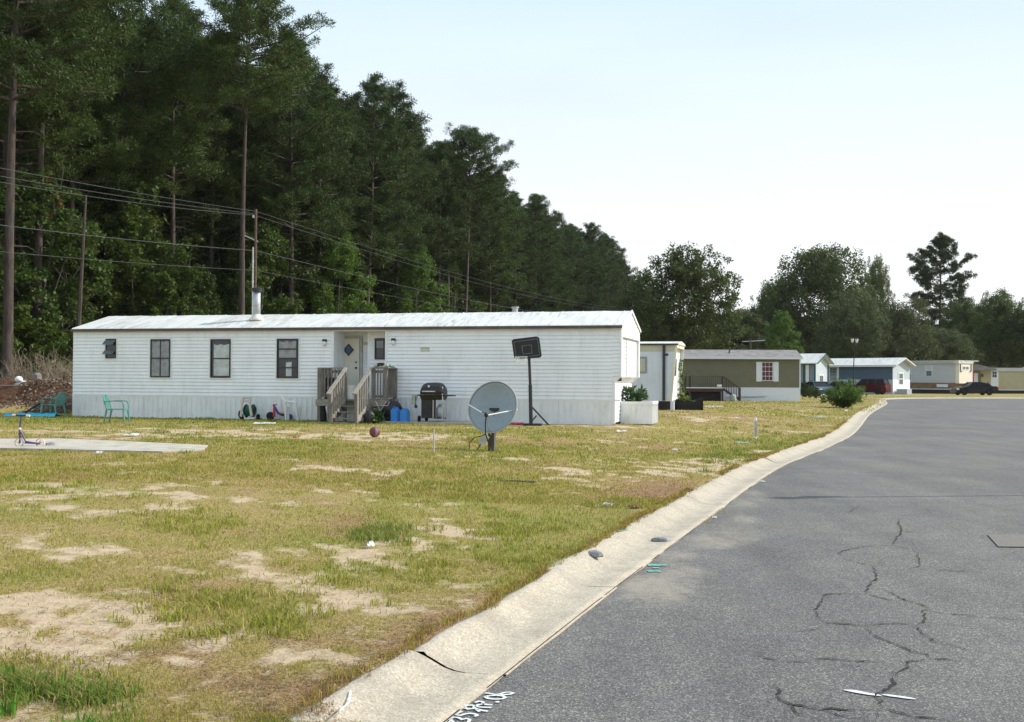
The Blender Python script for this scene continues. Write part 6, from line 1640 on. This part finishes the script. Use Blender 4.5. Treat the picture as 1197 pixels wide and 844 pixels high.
for i, (px, py, s, lb) in enumerate(((938.5, 463.5, 1.28, 'rounded dark hedge bush against the end of the olive home'), (947, 463.5, .95, 'smaller rounded hedge bush just right of the biggest hedge bush'), (954.5, 463.3, .75, 'lowest rounded hedge bush before the pale blue car'))):
    q = ony(px, py, 86 - .8*i); p = Vector((q.x, q.y, gh(q.x, q.y))); pr = shrub[i % 2]; s *= .80; t = plant(pr, p, i*1.7, 1, lb, 'bush', mat='pine_needles' if i != 1 else 'oak_leaves'); t.name = 'hedge_bush'; t.scale = (s*.40, s*.40, s*.42)
# vine climbing the end of the pale home
g = np.random.default_rng(9); C = []
for i in range(60):
    z = F2.o.z + .05 + 2.1*(i/60)**1.1; xx = xbt - .05 + (xt-.25-xbt)*(z-.9)/1.9 + .12; C.append(np.array(F2.world(xx + g.uniform(-.1,.22)*(1.5 if z < 1.4 else 1), W2 - .5 + g.uniform(-.35,.4), z - F2.o.z)))
t = empty('vine', C[0], 0, 'green vine climbing the slanted end of the pale blue home', 'vine'); C = np.array(C) - np.array(t.location)
nl_ = len(C); V1, F1 = leaves(C[:16], np.full(16, .20), 26, g, .12); V2, F2_ = leaves(C[16:], np.full(nl_-16, .10), 6, g, .11); V = np.concatenate([V1, V2]); F = np.concatenate([F1, F2_+len(V1)]); arr_mesh('foliage', V, F, MATS['bright_leaves'], t)
m_ = MB(); m_.tube([C[0], C[20], C[40], C[59]], .015, 5); m_.tube([C[40], C[40]+np.array([.45,-.1,.25]), C[40]+np.array([.75,-.1,.0])], .012, 4); m_.build('stem', MATS['bush_leaves'], t)
# leafless brush before the wood, dark brush pile, junk on the bank
def brush(name, loc, n, h, w, mat, label, seed, cat, dome=False):
    rr = random.Random(seed); m_ = MB()
    for i in range(n):
        a = rr.uniform(0, 6.28); r_ = rr.random()**.5*w; x, y = math.cos(a)*r_, math.sin(a)*r_*.6
        if dome:
            z0_ = h*(1-(r_/w)**2)*rr.random(); b2 = rr.uniform(0, 6.28); L_ = rr.uniform(.2,.6)
            m_.tube([(x,y,z0_),(x+math.cos(b2)*L_*.5, y+math.sin(b2)*L_*.5, z0_+rr.uniform(-.1,.12)),(x+math.cos(b2)*L_, y+math.sin(b2)*L_, max(0,z0_+rr.uniform(-.2,.12)))], [.014,.012,.006], 3, False)
        else:
            hh = h*rr.uniform(.4,1); tx, ty = x*1.5+rr.uniform(-.4,.4), y*1.5
            P = [(x,y,0),((x*1.2+tx)/2.2,(y+ty)/2,hh*.5),(tx,ty,hh)]; m_.tube(P, [.018,.012,.004], 3, False)
            for _ in range(5):
                f = rr.uniform(.4,.95); q = Vector(P[1]).lerp(Vector(P[2]), max(0,2*f-1)) if f > .5 else Vector(P[0]).lerp(Vector(P[1]), 2*f)
                m_.tube([q, q+Vector((rr.uniform(-.35,.35), rr.uniform(-.3,.3), rr.uniform(.1,.5)))], [.008,.003], 3, False)
    o = m_.build(name, MATS[mat], None); o.location = loc; return tag(o, label, cat)
def bp_(px, Y): q = ony(px, 440, Y); return Vector((q.x, Y, gh(q.x, Y)))
brush('dead_brush', bp_(52, 44), 90, 2.0, 1.1, 'dry_twigs', 'tall thicket of pale leafless brush on the bank left of the home', 3, 'brush')
brush('dead_brush', bp_(18, 45), 60, 1.3, 1.2, 'dry_twigs', 'lower leafless brush at the left edge under the pine trunk', 4, 'brush')
brush('dead_brush', bp_(74, 43.5), 60, 1.7, .7, 'dry_twigs', 'leafless brush close to the left corner of the home', 5, 'brush')
q = gp(62, 483.5); brush('brush_pile', Vector((q.x, q.y+.9, q.z)), 420, .72, 1.15, 'wood_dark', 'low dark brown pile of cut brush behind the corner chair', 8, 'brush pile', True)
p = bp_(22, 41.8); t = empty('broken_toy', p+Vector((0,0,.0)), .2, 'white and pale green broken plastic toy lying on top of the soil bank', 'toy')
MB().lathe([(.0,0),(.13,.04),(.15,.14),(.10,.22),(0,.25)], (0,0,.12), 12).build('head', MATS['white_plastic'], t, True)
MB().tube([(.05,0,.16),(.35,.0,.12),(.62,.02,.13)], [.05,.055,.03], 8).build('arm', MATS['white_plastic'], t)
MB().hexa([(-.2,-.1,-.05),(.12,-.1,-.05),(.2,.15,-.05),(-.1,.15,-.05),(-.12,-.08,.12),(.1,-.08,.14),(.16,.12,.15),(-.08,.12,.12)]).build('body', MATS['galvanised'], t, bevel=.03)
o = MB().bar((-.5,0,.02),(.55,.05,.05),.12,.04).build('board', MATS['wood_pale'], None); o.location = p + Vector((-.15,-.7,-.02)); tag(o, 'pale plank lying on the soil bank below the broken white toy', 'board')
stone('stump', bp_(43, 42.6)+Vector((0,0,-.05)), .22, .18, .42, 'weathered_wood', .3, 'grey weathered stump standing on the soil bank', 'stump', seed=12)
# loose clods and dead leaves over the bank: one heap of small stuff
g = np.random.default_rng(15); N = 5200
x = g.uniform(-24, -13.2, N); y = g.uniform(38.8, 45, N); bk = bank(x, y); k_ = bk > .08; x, y, bk = x[k_], y[k_], bk[k_]
z = base_h(x, y, kdist(x, y)); C = np.stack([x, y, z+.015], 1)
V, F = leaves(C, np.full(len(C), .05), 2, g, .11, .4)
tag(arr_mesh('leaf_litter', V, F, MATS['dry_twigs']), kind='stuff'); bpy.data.objects['leaf_litter'].data.materials[0] = plain('litter_brown', (.15,.075,.045), .9, .6, 3)

# ================================================================== grass
g = np.random.default_rng(21)
def scatter(N, y0, y1, pw=2.0):
    "ground points thinning with distance, a good way past both sides of the view"
    u = g.random(N); a = 1-pw
    y = (y0**a + u*(y1**a-y0**a))**(1/a) if pw != 1 else y0*(y1/y0)**u
    x = y*g.uniform(-.88, .55, N)
    return x, y
def in_poly_boxes(x, y):
    "where nothing grows: under homes, slabs, the wood floor"
    bad = wood_d(x, y) > 0
    for Fr, Lx_, Wx_ in ((MF, L-.45, W), (F2, 16, W2), (F3, 17, 4.2), (F4, 5.5, 3.6), (F5, 12, 3.9), (F6, 11, 3.7)):
        dx = x - Fr.o.x; dy = y - Fr.o.y; lx = dx*Fr.u.x + dy*Fr.u.y; ly = dx*Fr.n.x + dy*Fr.n.y
        bad |= (lx > -.02) & (lx < Lx_) & (ly > -.01) & (ly < Wx_)
    dx = x - MF.o.x; dy = y - MF.o.y; lx = dx*MF.u.x + dy*MF.u.y; ly = dx*MF.n.x + dy*MF.n.y
    bad |= (lx > dk0) & (lx < dk1) & (ly > -1.9) & (ly < 0)
    bad |= (lx > dk1) & (lx < L) & (ly > -1.27) & (ly < 0)
    bad |= (lx > XE) & (lx < XE+.1+pw) & (ly > 1.25) & (ly < 2.7)
    P = pts; n = len(P); ins = np.zeros(x.shape, bool)
    for i in range(n):
        a, b2 = P[i], P[(i+1) % n]
        c = ((a.y > y) != (b2.y > y)) & (x < (b2.x-a.x)*(y-a.y)/((b2.y-a.y) or 1e-9) + a.x); ins ^= c
    # keep a few tufts that lean over the slab's edge
    bad |= ins & (g.random(x.shape) > .03)
    bad |= bank(x, y) > .12
    return bad
pts = [onz(*p, .39) for p in ((-60,515.5),(0,514.8),(70,514.5),(150,518),(243,522.5),(238,527.5),(190,530),(60,527),(0,526),(-60,526.5))]
def blades(x, y, h, w, tint, lean=.5, name='grass'):
    n = len(x); z = base_h(x, y, kdist(x, y)) - .006
    a = g.uniform(0, 2*math.pi, n); dx, dy = np.cos(a), np.sin(a); b_ = g.uniform(0, 2*math.pi, n); ln = h*g.random(n)*lean
    ex, ey = np.cos(b_)*ln, np.sin(b_)*ln
    V = np.empty((n, 5, 3), np.float32)
    for k_, (t, ws) in enumerate(((0, 1), (0, -1), (.55, -.75), (.55, .75))):
        V[:, k_, 0] = x + dx*w*.5*ws + ex*t*.45; V[:, k_, 1] = y + dy*w*.5*ws + ey*t*.45; V[:, k_, 2] = z + h*t
    V[:, 4, 0] = x + ex*1.15; V[:, 4, 1] = y + ey*1.15; V[:, 4, 2] = z + h*(1 - .25*g.random(n)*lean)
    base = np.arange(n)[:, None]*5
    F = np.concatenate([base + np.array([0,1,2]), base + np.array([0,2,3]), base + np.array([3,2,4])], 0)
    col = np.ones((n, 5, 4), np.float32); col[:, :, :3] = tint[:, None, :]
    return V.reshape(-1, 3), F, col.reshape(-1, 4)
GREEN = np.array([.155,.215,.030]); YG = np.array([.375,.320,.052]); DRY = np.array([.47,.34,.145]); BRN = np.array([.27,.15,.075]); DEEP = np.array([.06,.15,.025])
allV = []; allF = []; allC = []; off_ = 0
def add_layer(N, y0, y1, pw, hfun, wk, dens_lush=1.0, kind='turf'):
    global off_
    x, y = scatter(N, y0, y1, pw)
    d = kdist(x, y); k_ = (d > .56) & ~in_poly_boxes(x, y); x, y, d = x[k_], y[k_], d[k_]
    bare, lush, brown = fields(x, y, d)
    fine = fbm(x, y, 7.0, 2, 40.)
    pr = np.clip(1.0 - 1.25*sstep(.30, .62, bare + .5*(fine-.5)), .035, 1)*(.52 + .7*np.clip(lush, 0, 1))*(.55+.9*fine)
    pr = pr*(1-.35*brown)
    k_ = g.random(len(x)) < pr; x, y, bare, lush, brown, d = [q[k_] for q in (x, y, bare, lush, brown, d)]
    n = len(x); r_ = g.random(n); mixg = np.clip(lush*.75 + .2*g.normal(size=n), 0, 1)[:, None]
    tint = YG*(1-mixg) + GREEN*mixg
    dry = (r_ < .16 + .22*(1-np.clip(lush, 0, 1)))[:, None]; tint = np.where(dry, DRY*g.uniform(.6, 1.1, (n, 1)), tint)
    br = (g.random(n) < brown*.85)[:, None]; tint = np.where(br, BRN*g.uniform(.6, 1.5, (n, 1)), tint)
    tint = tint*g.uniform(.75, 1.3, (n, 1))
    h = hfun(y)*(.62 + .62*np.clip(lush, 0, 1.2))*g.uniform(.5, 1.4, n)*(1-.35*brown)
    w = wk*y*g.uniform(.7, 1.4, n)
    V, F, C = blades(x, y, h, np.clip(w, .003, .2), tint, .9)
    allV.append(V); allF.append(F+off_); allC.append(C); off_ += len(V)
    return n
nb = add_layer(500000, 3.6, 13, 2.0, lambda y: .036+0*y, .00060)
nb += add_layer(370000, 13, 34, 2.0, lambda y: .046+0*y, .00062)
nb += add_layer(190000, 34, 105, 1.6, lambda y: .055+0*y, .00070)
# tall tufts: lush places and along the kerb's back edge
tuftC = []
for (px, py, n, sp, h, deep) in ((275,692,55,95,.12,0),(95,770,36,45,.12,1),(25,768,24,22,.15,1),(120,815,36,38,.14,1),(20,830,14,22,.17,1),(335,822,34,45,.10,0),(445,609,26,26,.14,1),
    (600,600,30,50,.12,0),(640,632,30,45,.10,0),(225,612,30,60,.11,0),(240,825,14,40,.09,0),(640,520,12,40,.16,0),(556,520,10,8,.2,0),(900,513,30,60,.16,1),(835,528,12,30,.14,1),
    (180,497,60,130,.13,1),(290,496,40,100,.12,1),(60,742,10,60,.08,0),(400,655,20,60,.10,0),(520,560,18,90,.11,0),(820,620,0,0,0,0),(50,560,20,90,.12,0),(200,540,24,160,.12,0),(120,530,70,150,.10,0),(40,528,30,60,.10,0),(500,640,24,90,.10,0)):
    for _ in range(n):
        q = onz(px + rp.gauss(0, sp*.62), py + rp.gauss(0, sp*.62)*.26, .3); tuftC.append((q.x, q.y, h*rp.uniform(.6, 1.25), deep))
tc = np.array(tuftC); ok = (kdist(tc[:,0], tc[:,1]) > .72) & ~in_poly_boxes(tc[:,0], tc[:,1]); tc = tc[ok]
per = 40; n = len(tc)*per; c = np.repeat(tc, per, 0); rr_ = g.normal(size=(n, 2))*.055*(1+c[:,1:2]*.02)
x, y = c[:,0]+rr_[:,0], c[:,1]+rr_[:,1]; f_ = c[:,3:4]
tint = (GREEN*.6+YG*.4)*(1-f_*.6)*g.uniform(.8, 1.6, (n, 1)) + DEEP*f_*.6*g.uniform(.8,1.6,(n,1)); tint = np.where(g.random((n,1)) < .2, DRY, tint)
V, F, C = blades(x, y, c[:,2]*.62*g.uniform(.5,1.25,n), np.clip(.0055+.00035*y, .004, .02)*g.uniform(.7,1.3,n), tint, 1.1)
allV.append(V); allF.append(F+off_); allC.append(C); off_ += len(V)
# broad weeds in the near corner
wc = [(60,822),(75,832),(20,836),(12,790),(108,812),(40,842),(150,838),(5,760)]
X_ = []; 
for (px, py) in wc:
    q = onz(px, py, .3)
    for _ in range(12): X_.append((q.x+rp.gauss(0,.03), q.y+rp.gauss(0,.03)))
X_ = np.array(X_); n = len(X_)
V, F, C = blades(X_[:,0], X_[:,1], g.uniform(.07,.17,n), g.uniform(.012,.022,n), np.array([.09,.22,.03])*g.uniform(.8,1.3,(n,1)), 1.2)
allV.append(V); allF.append(F+off_); allC.append(C); off_ += len(V)
# tufts in the gutter joints
X_ = []
for (px, py, s_) in ((835,604,.05),(826,610,.04),(508,759,.02),(845,598,.05)):
    q = onz(px, py, .01)
    for _ in range(40): X_.append((q.x+rp.gauss(0,s_), q.y+rp.gauss(0,s_*1.3)))
X_ = np.array(X_); n = len(X_)
V, F, C = blades(X_[:,0], X_[:,1], g.uniform(.01,.028,n), g.uniform(.004,.007,n), YG*g.uniform(.6,1.2,(n,1)), 1.2)
V[:, 2] -= .09*(V[:, 2] > .085)
allV.append(V); allF.append(F+off_); allC.append(C); off_ += len(V)
# turf overhanging the back of the kerb
s_ = g.uniform(sY(3.5), sY(40), 16000); s_ = s_[g.random(len(s_)) < 1.3*np.clip(14/np.interp(s_, S, KL[:,1]), .1, 1)]
n0 = fbm(s_*1.0, s_*0+7., 1.2, 3); k_ = n0 + .0*s_ > .42; s_ = s_[k_]; n0 = n0[k_]
o_ = .60 + .10*g.random(len(s_)) - .16*np.clip(n0-.45, 0, 1)*2
x = np.interp(s_, S, KL[:,0]) + np.interp(s_, S, NL[:,0])*o_; y = np.interp(s_, S, KL[:,1]) + np.interp(s_, S, NL[:,1])*o_; n = len(x)
tint = np.where(g.random((n,1)) < .45, BRN, YG)*g.uniform(.7,1.3,(n,1))
V, F, C = blades(x, y, g.uniform(.03,.075,n), np.clip(.0007*y, .004, .02), tint, 1.5)
allV.append(V); allF.append(F+off_); allC.append(C); off_ += len(V)
tag(arr_mesh('grass', np.concatenate(allV), np.concatenate(allF), MATS['grass_blade'], attrs={'tint': ('FLOAT_COLOR', np.concatenate(allC))}), kind='stuff')
# dead straw lying on the sand
x, y = scatter(150000, 3.6, 26, 2.0); d = kdist(x, y); k_ = (d > .6) & ~in_poly_boxes(x, y); x, y, d = x[k_], y[k_], d[k_]
bare, lush, brown = fields(x, y, d); k_ = g.random(len(x)) < .12+.75*np.clip(brown*1.3+bare*.12, 0, 1)*fbm(x, y, 5., 2, 3.)*1.6; x, y = x[k_], y[k_]; n = len(x)
z = base_h(x, y, kdist(x, y)) + .004 + .012*g.random(n); a = g.uniform(0, 6.28, n); L_ = g.uniform(.02,.07,n); w = np.clip(.0005*y,.0022,.008)
V = np.stack([np.stack([x-np.cos(a)*L_/2-np.sin(a)*w, y-np.sin(a)*L_/2+np.cos(a)*w, z],1), np.stack([x-np.cos(a)*L_/2+np.sin(a)*w, y-np.sin(a)*L_/2-np.cos(a)*w, z],1), np.stack([x+np.cos(a)*L_/2, y+np.sin(a)*L_/2, z+.01*g.random(n)],1)],1).reshape(-1,3)
tint = np.where(g.random((n,1)) < .5, np.array([.10,.065,.04]), np.array([.34,.26,.16]))*g.uniform(.6,1.3,(n,1)); C = np.ones((n,3,4)); C[:,:,:3] = tint[:,None,:]
tag(arr_mesh('straw', V, np.arange(3*n).reshape(-1,3), MATS['grass_blade'], attrs={'tint': ('FLOAT_COLOR', C.reshape(-1,4))}), kind='stuff')
print('pines', n_p, 'blades', nb)

# ================================================================== the air
m, nt, b, out = new_mat('haze_air'); nt.nodes.remove(b)
pv = nt.nodes.new('ShaderNodeVolumePrincipled'); pv.inputs['Color'].default_value = (.93,.96,1,1); pv.inputs['Density'].default_value = .00008; pv.inputs['Anisotropy'].default_value = .2
nt.links.new(pv.outputs[0], out.inputs['Volume'])
o = MB().box(-420,420,-120,420,-1.2,42).build('haze', m); tag(o, kind='stuff')

# ================================================================== sky and sun
AZ, EL = R(83), R(36)      # azimuth from +Y towards +X
w = bpy.data.worlds.new('World'); scene.world = w; w.use_nodes = True
nt = w.node_tree; nt.nodes.clear()
out = nt.nodes.new('ShaderNodeOutputWorld'); bg = nt.nodes.new('ShaderNodeBackground'); sky = nt.nodes.new('ShaderNodeTexSky')
sky.sky_type = 'NISHITA'; sky.sun_disc = False; sky.sun_elevation = EL; sky.sun_rotation = AZ
sky.air_density = 1.0; sky.dust_density = 3.5; sky.ozone_density = 1.0; sky.altitude = 60
tc = nt.nodes.new('ShaderNodeTexCoord'); mp = nt.nodes.new('ShaderNodeMapping'); mp.inputs['Scale'].default_value = (1.2, 1.2, 6)
nt.links.new(tc.outputs['Generated'], mp.inputs[0])
cn = noise(nt, mp.outputs[0], 1.6, 7, .55)
cf = ramp(nt, cn, [(.36, .80), (.76, .90)]).outputs[0]
sx = nt.nodes.new('ShaderNodeSeparateXYZ'); nt.links.new(tc.outputs['Generated'], sx.inputs[0])
hz2 = ramp(nt, sx.outputs['Z'], [(0.0, (12.0, 12.2, 12.2)), (.15, (11.5, 12.0, 12.3)), (.36, (8.0, 10.2, 12.0))]).outputs[0]
c = mix(nt, cf, sky.outputs[0], hz2)
nt.links.new(c, bg.inputs[0]); bg.inputs[1].default_value = .10; nt.links.new(bg.outputs[0], out.inputs[0])
sd_ = bpy.data.lights.new('sun', 'SUN'); sd_.energy = 5.0; sd_.angle = R(.53); sd_.color = (1, .95, .87)
so = bpy.data.objects.new('sun', sd_); COL.objects.link(so)
dv = Vector((math.sin(AZ)*math.cos(EL), math.cos(AZ)*math.cos(EL), math.sin(EL)))
so.rotation_euler = dv.to_track_quat('Z', 'Y').to_euler(); so.location = dv*50
scene.view_settings.view_transform = 'Standard'; scene.view_settings.look = 'None'; scene.view_settings.exposure = .0; scene.view_settings.gamma = 1
scene.view_settings.use_curve_mapping = False
scene.render.engine = 'CYCLES'; scene.cycles.max_bounces = 6; scene.cycles.transparent_max_bounces = 8
scene.cycles.use_denoising = True
scene.render.resolution_x = 1024; scene.render.resolution_y = 722
